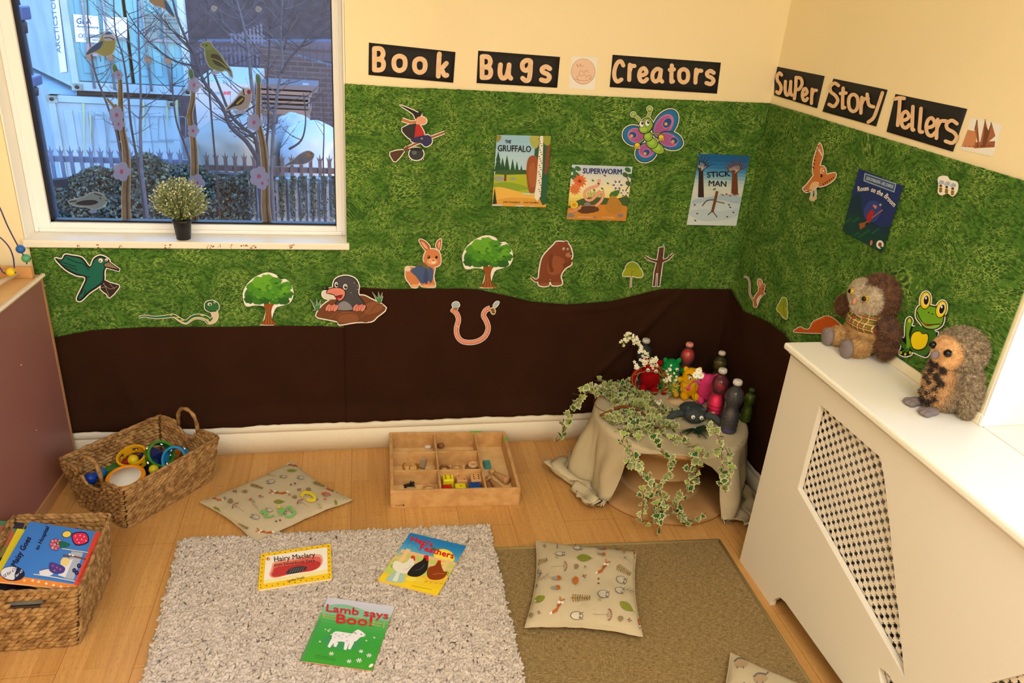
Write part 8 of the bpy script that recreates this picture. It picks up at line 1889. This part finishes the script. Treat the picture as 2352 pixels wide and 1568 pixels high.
a = Art(lambda x, y, o=0: E(x, y, 9.99-o)); a.STEP = .003; a.text('TOKIN', (1240, 568), (1330, 568), 18, col(90, 130, 150)); a.text('UNE', (1334, 568), (1382, 566), 18, col(196, 50, 70), bold=1.5); a.poly([(1400, 640), (1440, 650), (1470, 690), (1430, 700)], col(50, 150, 160), 2); a.build('lettering', tr)
rk = empty('timber_rack', E(1700, 670, 10.5), 'stack of long timber boards on a rack by the trailer', 'rack')
for k, (x0, x1, y) in enumerate(((1560, 1905, 520), (1555, 1870, 548), (1570, 1850, 580), (1570, 1850, 605), (1575, 1850, 632), (1570, 1860, 662))):
	mb = MB(); p, q = E(x0, y, 10.5), E(x1, y, 10.5); mb.box((p.x, 10.5, p.z-.05), (q.x, 11.3, p.z+.05), mat('timber_%d' % (k % 2), (112, 92, 84) if k % 2 else (88, 80, 84), .8)); mb.build('board', rk)
for x in (1585, 1700, 1835): mb = MB(); p = E(x, 500, 10.6); mb.box((p.x-.05, 10.55, -3.2), (p.x+.05, 10.65, p.z), GALV); mb.build('post', rk)
def tarp(cx, cy, rx, ry, Y, m, lab, seed):
	c = E(cx, cy, Y); ex = (E(cx+rx, cy, Y)-c).length; ez = (E(cx, cy-ry, Y)-c).length; mb = MB(); n, k = 40, 20; V = []
	for i in range(k+1):
		ph = PI*i/k
		for j in range(n):
			a_ = 2*PI*j/n; d = Vector((math.sin(ph)*math.cos(a_), math.sin(ph)*math.sin(a_), math.cos(ph))); r_ = 1+.16*noise.noise(d*2.2+Vector((seed, 0, 0)))+.05*noise.noise(d*7+Vector((seed, 0, 0)))
			p = c+Vector((d.x*ex*r_, d.y*ex*.8*r_, d.z*ez*1.0*r_)); p.z = p.z if d.z > 0 else c.z+(p.z-c.z)*3; V.append((p.x, p.y, max(-3.2, p.z)))
	mb.add(V, [(i*n+j, (i+1)*n+j, (i+1)*n+(j+1) % n, i*n+(j+1) % n) for i in range(k) for j in range(n)], m, True); tag(mb.build('tarpaulin', origin=c), lab, 'tarpaulin', 'tarpaulins over stacks outside')
tarp(1430, 860, 250, 150, 8.6, mat('tarp_grey', (112, 118, 114), .5, bump=.6, bscale=5), 'grey tarpaulin mound behind the spiked fence', 1)
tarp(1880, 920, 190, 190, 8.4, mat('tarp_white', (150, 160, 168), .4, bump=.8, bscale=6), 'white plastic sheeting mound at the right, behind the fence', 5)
tarp(1770, 760, 110, 80, 9.6, mat('tarp_pale', (136, 148, 158), .35, bump=.8, bscale=7), 'pale crumpled sheeting in front of the timber rack', 9)
BRK = bpy.data.materials.new('dark_brick'); nt, N, L, b = nodes(BRK); tc = N.new('ShaderNodeTexCoord'); br = N.new('ShaderNodeTexBrick'); mpp = N.new('ShaderNodeMapping'); mpp.inputs['Rotation'].default_value = (PI/2, 0, 0); L.new(tc.outputs['Object'], mpp.inputs['Vector']); L.new(mpp.outputs[0], br.inputs['Vector'])
br.inputs['Scale'].default_value = 1; br.inputs['Brick Width'].default_value = .30; br.inputs['Row Height'].default_value = .10; br.inputs['Mortar Size'].default_value = .012; br.inputs['Color1'].default_value = lin((58, 54, 62)); br.inputs['Color2'].default_value = lin((48, 45, 52)); br.inputs['Mortar'].default_value = lin((74, 70, 78)); L.new(br.outputs[0], b.inputs['Base Color']); b.inputs['Roughness'].default_value = .9
mb = MB(); slab(mb, [(1560, 270), (1760, 330), (2100, 430), (2100, 1100), (1560, 1100)], 14.5, .5, BRK); struct(mb.build('wall_yard'))
mb = MB(); slab(mb, [(1150, 360), (1560, 330), (1700, 340), (2100, 380), (2100, 250), (1150, 250)], 19, 1.0, mat('road_grey', (74, 74, 90), .9, var=.3, vscale=1)); struct(mb.build('embankment'))
HB = mat('winter_scrub', (50, 43, 50), .95, rgb2=(30, 27, 34), vscale=3.5)
mb = MB(); n = 40; V = []
for i in range(n+1):
	for j in range(13):
		x = -14+i*.9; y = 24+j*1.2; V.append((x, y, -3.2+min(j, 6)*1.05+1.0*noise.noise((x*.5, y*.5, 0))+.4*noise.noise((x*2, y*2, 3))))
mb.add(V, [(i*13+j, (i+1)*13+j, (i+1)*13+j+1, i*13+j+1) for i in range(n) for j in range(12)], HB, True); struct(mb.build('hillside'))
mb = MB(); mb.box((-30, 33, -3.2), (30, 34, 7.5), HB); struct(mb.build('hillside'))
def paling(name, label, xs, tipy, basey, Y, wpx, m, rails, grp=None):
	root = empty(name, E(xs[0], basey(xs[0]), Y), label, 'fence', grp)
	for x in xs:
		t = E(x, tipy(x), Y); b_ = E(x, basey(x), Y); w = (E(x+wpx, tipy(x), Y)-t).length; mb = MB()
		zt, zb = t.z, b_.z; X = t.x
		pts = [(-w/2, zb), (w/2, zb), (w/2, zt-w*2.2), (w*.9, zt-w*.9), (w*.25, zt-w*1.6), (0, zt), (-w*.25, zt-w*1.6), (-w*.9, zt-w*.9), (-w/2, zt-w*2.2)]
		A = [(X+a, Y, z) for a, z in pts]; B = [(X+a, Y+w*.25, z) for a, z in pts]; n = len(pts); tt = tessellate_polygon([[Vector((a, z, 0)) for a, z in pts]])
		mb.add(A+B, [tuple(q) for q in tt]+[tuple(i+n for i in q[::-1]) for q in tt]+[(i, (i+1) % n, n+(i+1) % n, n+i) for i in range(n)], m); mb.build('pale', root)
	for ry in rails:
		mb = MB(); p, q = E(xs[0]-20, ry(xs[0]), Y), E(xs[-1]+20, ry(xs[-1]), Y); z = (p.z+q.z)/2; mb.box((p.x, Y+.02, z-.03), (q.x, Y+.06, z+.03), m); mb.build('rail', root)
	return root
FP1 = mat('fence_blue_grey', (92, 104, 128), .6, var=.3, vscale=10); FP2 = mat('fence_rusty', (86, 72, 74), .7, var=.4, vscale=10)
xs = list(range(295, 1140, 60)); paling('palisade_fence', 'blue-grey spiked palisade fence in front of the containers, left part', xs, lambda x: 868+.02*x, lambda x: 1400, 6.2, 24, FP1, [lambda x: 968])
xs = list(range(1235, 2080, 57)); paling('palisade_fence', 'rust-dark spiked palisade fence in front of the tarpaulins, right part', xs, lambda x: 875+.025*x, lambda x: 1500, 6.2, 22, FP2, [lambda x: 1020])
xs = list(range(1200, 1560, 26)); paling('distant_fence', 'pale distant slatted fence beyond the yard, left stretch', xs, lambda x: 270, lambda x: 390, 17.5, 12, mat('far_fence', (84, 88, 108), .7), [lambda x: 320])
xs = list(range(1390, 1575, 22)); paling('distant_fence', 'tall pale distant fence sloping up on the hillside', xs, lambda x: 210-(x-1390)*.45, lambda x: 260, 18.2, 11, mat('far_fence2', (96, 102, 120), .7), [lambda x: 215])
xs = list(range(1620, 2040, 40)); paling('distant_fence', 'thin dark railings on top of the brick wall', xs, lambda x: 270, lambda x: 365, 14.6, 6, mat('far_rail', (50, 46, 54), .7), [lambda x: 300])
bf = empty('board_fence', E(1750, 1350, 5.0), 'white corrugated board fence with ivy hanging over it', 'fence')
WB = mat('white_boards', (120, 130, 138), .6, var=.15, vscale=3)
for k in range(15):
	x = 1490+k*38; p, q = E(x, 1070, 5.0), E(x+36, 1070, 5.0); mb = MB(); w = q.x-p.x
	mb.add([(p.x, 5.0, -3.2), (p.x+w*.3, 4.96, -3.2), (p.x+w*.7, 4.96, -3.2), (q.x, 5.0, -3.2), (p.x, 5.0, p.z), (p.x+w*.3, 4.96, p.z), (p.x+w*.7, 4.96, p.z), (q.x, 5.0, p.z), (p.x, 5.05, -3.2), (q.x, 5.05, -3.2), (p.x, 5.05, p.z), (q.x, 5.05, p.z)], [(0, 1, 5, 4), (1, 2, 6, 5), (2, 3, 7, 6), (9, 8, 10, 11), (4, 5, 6, 7, 11, 10)], WB); mb.build('board', bf)
rh = np.random.RandomState(3)
def hedge(name, label, n, fn, cols, size):
	V = []; F = []; mi = []; c0 = None
	for k in range(n):
		p = fn(); c0 = c0 if c0 is not None else p; a = rh.randn(3); a /= np.linalg.norm(a); b_ = np.cross(a, rh.randn(3)); b_ /= np.linalg.norm(b_); s = size*(.6+.8*rh.rand()); q = np.array(p[:])
		V += [q-a*s, q+b_*s*.6, q+a*s, q-b_*s*.6]; F.append((4*k, 4*k+1, 4*k+2, 4*k+3)); mi.append(rh.randint(len(cols)))
	o = np_mesh(name, V, F, cols, mi, False, None, tuple(c0)); tag(o, label, 'hedge'); return o
HG = [mat('hedge_a', (56, 70, 66), .7), mat('hedge_b', (40, 52, 50), .7), mat('hedge_c', (84, 98, 84), .7)]
def hf():
	while True:
		x = 300+rh.rand()*1330; t = rh.rand(); top_ = 1050-110*math.exp(-((x-900)/280.0)**2)+25*math.sin(x*.02)+(60 if x < 420 else 0); y = top_+(1420-top_)*t
		if x > 1500 and y > 1110+.3*(1640-x): continue
		return E(x, y, 5.2+.5*rh.rand()*(.3+t)-.3*t)
hedge('ivy_hedge', 'dark tangled ivy hedge along the foot of the spiked fence', 27000, hf, HG, .021)
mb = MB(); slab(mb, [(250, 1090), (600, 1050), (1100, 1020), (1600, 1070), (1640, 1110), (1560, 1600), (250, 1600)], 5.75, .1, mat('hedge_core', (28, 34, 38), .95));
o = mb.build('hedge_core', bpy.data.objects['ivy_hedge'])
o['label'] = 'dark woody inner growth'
def hv():
	x = 1510+rh.randint(9)*62+rh.randn()*9; t = rh.rand()**1.6; return E(x, 1060+250*t, 4.93)
hedge('hanging_ivy', 'strands of ivy hanging over the white board fence', 2600, hv, HG, .016)
BK_ = mat('sapling_bark', (46, 41, 46), .8, var=.3, vscale=20); BK2_ = mat('sapling_bark_grey', (70, 72, 80), .8, var=.3, vscale=20)
rt = random.Random(21)
SROOT = []
def sapling(pts, Y, w, label, nb=12, m=None, host=None):
	m = m or BK_; q = [E(x, y, Y) for x, y in crom(pts, 4, False)];
	if host is None:
		q.append(Vector((q[-1].x, Y, -3.2))); root = empty('bare_sapling', q[-1], label, 'tree', 'bare saplings outside the window'); q[-2] = q[-2]
	else: root = SROOT[host]
	SROOT.append(root)
	mb = MB(); n = len(q); mb.tube(q, [w*(.35+.65*i/(n-1)) for i in range(n)], m, 6); mb.build('trunk' if host is None else 'branch', root)
	mb = MB()
	for k in range(nb):
		i = rt.randrange(1, max(3, n-3)); p = q[i]; sg = rt.choice((-1, 1)); L_ = rt.uniform(.12, .42); d = Vector((sg*rt.uniform(.5, 1), rt.uniform(-.3, .3), rt.uniform(.3, 1.0))).normalized()
		pts3 = [p, p+d*L_*.5+Vector((0, 0, -.01)), p+d*L_+Vector((0, 0, .05*L_))]; mb.tube(crom([tuple(v) for v in pts3], 3, False), [w*.3, w*.27, w*.24, w*.2, w*.16, w*.12, w*.1], m, 4)
		for _ in range(3): r_ = p+d*L_*rt.uniform(.3, .95); e = (d+rvec()*.8).normalized()*rt.uniform(.04, .14); mb.tube([r_, r_+e], [w*.12, w*.06], m, 3); mb.ball(r_+e, w*.22, m, 4)
	mb.build('twigs', root)
SAP = [([(520, -80), (530, 150), (545, 300), (575, 450), (640, 620), (700, 800), (735, 1000)], 4.4, .011, 'slender sapling leaning right in front of the lettered notice', 12),
([(680, -80), (692, 180), (735, 330), (765, 520), (785, 740), (832, 1000)], 4.6, .012, 'sapling crossing the container doors beside the blue tit sticker', 14),
([(822, -60), (835, 300), (846, 600), (842, 760), (848, 1000)], 4.5, .016, 'straight sapling in the middle of the container doors', 12),
([(755, 60), (840, 190), (950, 300), (1060, 370), (1180, 395)], 4.2, .010, 'long bare branch slanting across the data plates', 12),
([(1030, 380), (1038, 560), (1060, 730), (1110, 870), (1150, 1000)], 4.3, .012, 'curved sapling left of the middle branch sticker', 9),
([(1020, -80), (1060, 90), (1120, 240), (1170, 330), (1220, 480), (1300, 590), (1345, 660), (1385, 760), (1480, 850), (1550, 960)], 4.0, .021, 'thick dark bent branch curving down behind the goldfinch sticker', 22),
([(1250, 380), (1300, 480), (1380, 680), (1450, 760), (1530, 830), (1560, 1010)], 4.1, .020, 'second bent branch joining the goldfinch trunk', 12),
([(1400, -60), (1455, 120), (1490, 300), (1510, 500), (1545, 760), (1570, 1050)], 4.7, .024, 'forked sapling behind the right branch sticker', 18),
([(1700, -60), (1685, 200), (1695, 380), (1665, 560), (1640, 800), (1630, 1050)], 4.8, .020, 'upright grey sapling right of the goldfinch', 20),
([(1600, -40), (1618, 250), (1605, 480), (1612, 700), (1600, 860)], 4.9, .014, 'thin upright sapling against the timber rack', 12),
([(1960, -40), (1900, 130), (1820, 260), (1740, 350), (1690, 440)], 4.6, .014, 'branch sloping in from the top right corner', 14),
([(1790, -50), (1740, 150), (1705, 300)], 4.5, .011, 'short branch beside the top right branch', 9),
([(1820, 560), (1835, 720), (1810, 840), (1735, 895)], 4.4, .012, 'hooked branch over the white sheeting', 5),
([(1935, 560), (1945, 760), (1940, 960)], 4.4, .008, 'thin stem at the right edge of the window', 4),
([(1238, -50), (1250, 100), (1235, 260), (1245, 420)], 5.0, .010, 'thin stem left of the greenfinch sticker', 8)]
for k, (p, Y, w, lab, nb) in enumerate(SAP): sapling(p, Y, w, lab, nb, BK2_ if k in (2, 7, 8) else BK_, {3: 2, 10: 8, 11: 8, 12: 8}.get(k))
for (x0, y0, x1, y1, lab) in ((90, -40, 165, 250, 'dark outdoor lamp bracket at the top left of the window'), (150, 400, 236, 612, 'lower dark blue outdoor lamp at the left of the window')):
	p = E((x0+x1)/2, (y0+y1)/2, 1.6); root = empty('outdoor_lamp', p, lab, 'lamp'); w = (E(x1, y0, 1.6)-E(x0, y0, 1.6)).length; h = (E(x0, y0, 1.6)-E(x0, y1, 1.6)).length
	mb = MB(); mb.box((p.x-w*.4, 1.55, p.z-h*.05), (p.x+w*.4, 1.68, p.z+h*.25), mat('lamp_blue', (70, 84, 120), .4)); weld(mb.build('housing', root), .01)
	mb = MB(); mb.lathe([(.001, -h*.28), (w*.28, -h*.26), (w*.34, -h*.05), (w*.2, 0)], mat('lamp_dark', (30, 32, 44), .5), 14, Matrix.Translation((p.x+w*.05, 1.6, p.z-h*.05))); mb.build('shade', root)
	mb = MB(); mb.tube([(p.x-w*.2, 1.62, p.z+h*.2), (p.x-w*.3, 1.62, p.z+h*.6)], .012, MATS['lamp_dark'], 6); mb.tube([(p.x-w*.45, 1.66, p.z+h*.1), (p.x-w*.5, 1.70, -3.2)], .014, MATS['lamp_dark'], 6); mb.build('bracket', root)

# ------------------------------------------------------------------ stickers on the glass
GS = BWm(-(GY-.0012)); STK = 'stickers on the window glass'
def fins(a, lab, nm='window_sticker'): return a.build(nm, None, lab, 'sticker', STK)
TRN = mat('sticker_film', (150, 166, 190), .5, alpha=.6)
def bird(frame, pts_body, layers, lab, border=6):
	a = Art(Fr(GS, frame)); a.paper = TRN; a.poly(pts_body, layers[0], 3, cut=border);
	for f in layers[1:]: f(a)
	fins(a, lab)
col0 = col
def col(r, g, b_, rough=.45):
	return mat('sticker_%d_%d_%d' % (r, g, b_), (int(r*.62), int(g*.68), int(b_*.8)+18), .5, alpha=.9)
K = col(24, 24, 26)
bird(Z1f, [(515, 330), (540, 290), (590, 255), (622, 200), (660, 190), (688, 225), (692, 280), (670, 325), (620, 335), (570, 315)], [col(196, 188, 70), lambda a: a.poly([(518, 328), (545, 290), (595, 252), (620, 250), (600, 290), (560, 312)], col(60, 110, 150), 3), lambda a: a.poly([(620, 215), (640, 192), (675, 200), (686, 235), (655, 245), (625, 240)], col(226, 232, 236), 3), lambda a: a.poly([(628, 205), (650, 190), (675, 200), (650, 208)], col(60, 130, 196), 3), lambda a: a.line([(625, 228), (660, 226), (685, 240)], 5, K), lambda a: a.line([(600, 335), (605, 370)], 6, col(150, 130, 130), 0), lambda a: a.line([(630, 335), (640, 362)], 6, col(150, 130, 130), 0)], 'blue tit sticker on the glass, over the containers')
bird(Z1f, [(895, 5), (930, -20), (990, -10), (1010, 25), (1048, 100), (1030, 95), (985, 50), (930, 30)], [col(206, 166, 90), lambda a: a.poly([(985, 0), (1015, 30), (1048, 100), (1000, 60)], col(60, 120, 170), 3), lambda a: a.line([(920, 28), (950, 45)], 6, col(210, 170, 160), 0)], 'bird sticker cut off by the top of the photo, on the glass')
bird(Z1f, [(1205, 272), (1225, 255), (1260, 252), (1280, 285), (1320, 325), (1355, 380), (1390, 425), (1395, 470), (1360, 425), (1320, 430), (1260, 400), (1235, 340), (1230, 290)], [col(140, 160, 60), lambda a: a.poly([(1265, 330), (1310, 330), (1350, 385), (1388, 430), (1340, 405), (1290, 385)], col(70, 76, 50), 3), lambda a: a.poly([(1225, 258), (1258, 256), (1275, 290), (1240, 300)], col(150, 178, 90), 3), lambda a: a.ell(1240, 272, 5, 5, K), lambda a: a.line([(1270, 350), (1320, 370), (1365, 410)], 5, col(206, 206, 100)), lambda a: a.ell(1290, 435, 30, 12, col(196, 206, 216))], 'green finch sticker with dark wing, in the middle of the glass')
bird(Z1f, [(1355, 660), (1400, 610), (1440, 560), (1470, 530), (1500, 540), (1508, 580), (1490, 640), (1450, 665), (1400, 650)], [col(196, 180, 150), lambda a: a.poly([(1358, 660), (1400, 618), (1440, 575), (1470, 590), (1450, 625), (1400, 640)], col(40, 40, 44), 3), lambda a: a.line([(1420, 625), (1460, 590)], 10, col(226, 200, 50), 0), lambda a: a.ell(1478, 548, 20, 18, col(236, 232, 226)), lambda a: a.ell(1494, 552, 12, 13, col(196, 40, 40)), lambda a: a.line([(1460, 532), (1466, 570)], 7, K, 0), lambda a: a.ell(1440, 672, 40, 12, col(196, 200, 216))], 'goldfinch sticker with red face, lower right of the green finch')
bird(Z1f, [(410, 1210), (460, 1195), (510, 1180), (550, 1158), (600, 1160), (640, 1200), (620, 1235), (570, 1255), (520, 1240), (460, 1235)], [col(150, 170, 150), lambda a: a.poly([(455, 1225), (490, 1205), (560, 1200), (590, 1215), (540, 1232)], col(40, 44, 44), 3), lambda a: a.line([(415, 1212), (460, 1205)], 8, col(60, 66, 60), 0), lambda a: a.line([(565, 1160), (610, 1175)], 6, K, 0), lambda a: a.ell(602, 1190, 5, 5, K), lambda a: a.line([(632, 1200), (645, 1205)], 5, K, 0), lambda a: a.ell(560, 1268, 24, 12, col(150, 170, 196))], 'small pale green bird sticker at the bottom left of the glass')
bird(Z1f, [(1700, 1000), (1760, 960), (1800, 925), (1850, 905), (1885, 925), (1870, 960), (1820, 985), (1760, 985)], [col(120, 124, 124), lambda a: a.ell(1855, 930, 14, 16, col(206, 150, 80)), lambda a: a.ell(1866, 920, 4, 4, K)], 'faint robin sticker low on the right of the glass', 4)
for x, y, lab in ((1285, 50, 'tiny pale butterfly sticker at the top of the glass'), (1552, 55, 'tiny white blossom sticker near the top right of the glass'), (1985, 1318, 'small round sticker in the bottom right corner of the glass')):
	a = Art(Fr(GS, Z1f)); a.paper = TRN; a.sheet([(x-20, y), (x-10, y-18), (x+8, y-14), (x+22, y-4), (x+10, y+16), (x-8, y+18)], TRN, smooth=2); a.ell(x, y, 8, 6, col(170, 190, 214)); fins(a, lab)
def branch_sticker(trunk, side, blos, lab):
	a = Art(Fr(GS, Z1f)); a.paper = TRN; TB = mat('sticker_branch', (104, 96, 84), .6, var=.25, vscale=30)
	a.line(trunk, (16, 50), TB, cut=5);
	for s in side: a.line(s, (10, 22), TB, cut=4)
	a.line([(x+6, y) for x, y in trunk], (4, 12), col(96, 86, 76)); a.ell(trunk[0][0], trunk[0][1]+4, 14, 30, col(90, 150, 80), -.2, cut=5)
	for x, y, r_ in blos:
		for k in range(5): an = 2*PI*k/5; a.ell(x+r_*.6*math.cos(an), y+r_*.7*math.sin(an), r_*.5, r_*.55, col(186, 190, 214), an)
		a.ell(x, y, r_*.22, r_*.28, col(214, 96, 130))
	fins(a, lab, 'branch_sticker')
branch_sticker([(690, 410), (715, 450), (722, 520), (725, 640), (735, 780), (755, 900), (762, 1040), (755, 1180), (760, 1318)], [[(640, 590), (690, 650), (725, 730)]], [(712, 450, 26), (700, 690, 44), (712, 745, 34), (730, 1030, 50)], 'left blossom branch sticker standing up from the bottom of the glass')
branch_sticker([(1146, 440), (1155, 500), (1158, 600), (1140, 690), (1155, 800), (1165, 900), (1168, 1040), (1160, 1180), (1165, 1325)], [[(1120, 690), (1140, 720)]], [(1165, 510, 40), (1160, 785, 34), (1180, 1100, 48)], 'middle blossom branch sticker behind the potted plant')
branch_sticker([(1550, 470), (1553, 540), (1550, 640), (1552, 740), (1575, 850), (1590, 980), (1595, 1120), (1595, 1240), (1605, 1335)], [[(1500, 690), (1530, 740), (1555, 790)]], [(1525, 735, 44), (1555, 1060, 54), (1575, 1100, 34)], 'right blossom branch sticker, tallest one near the goldfinch')
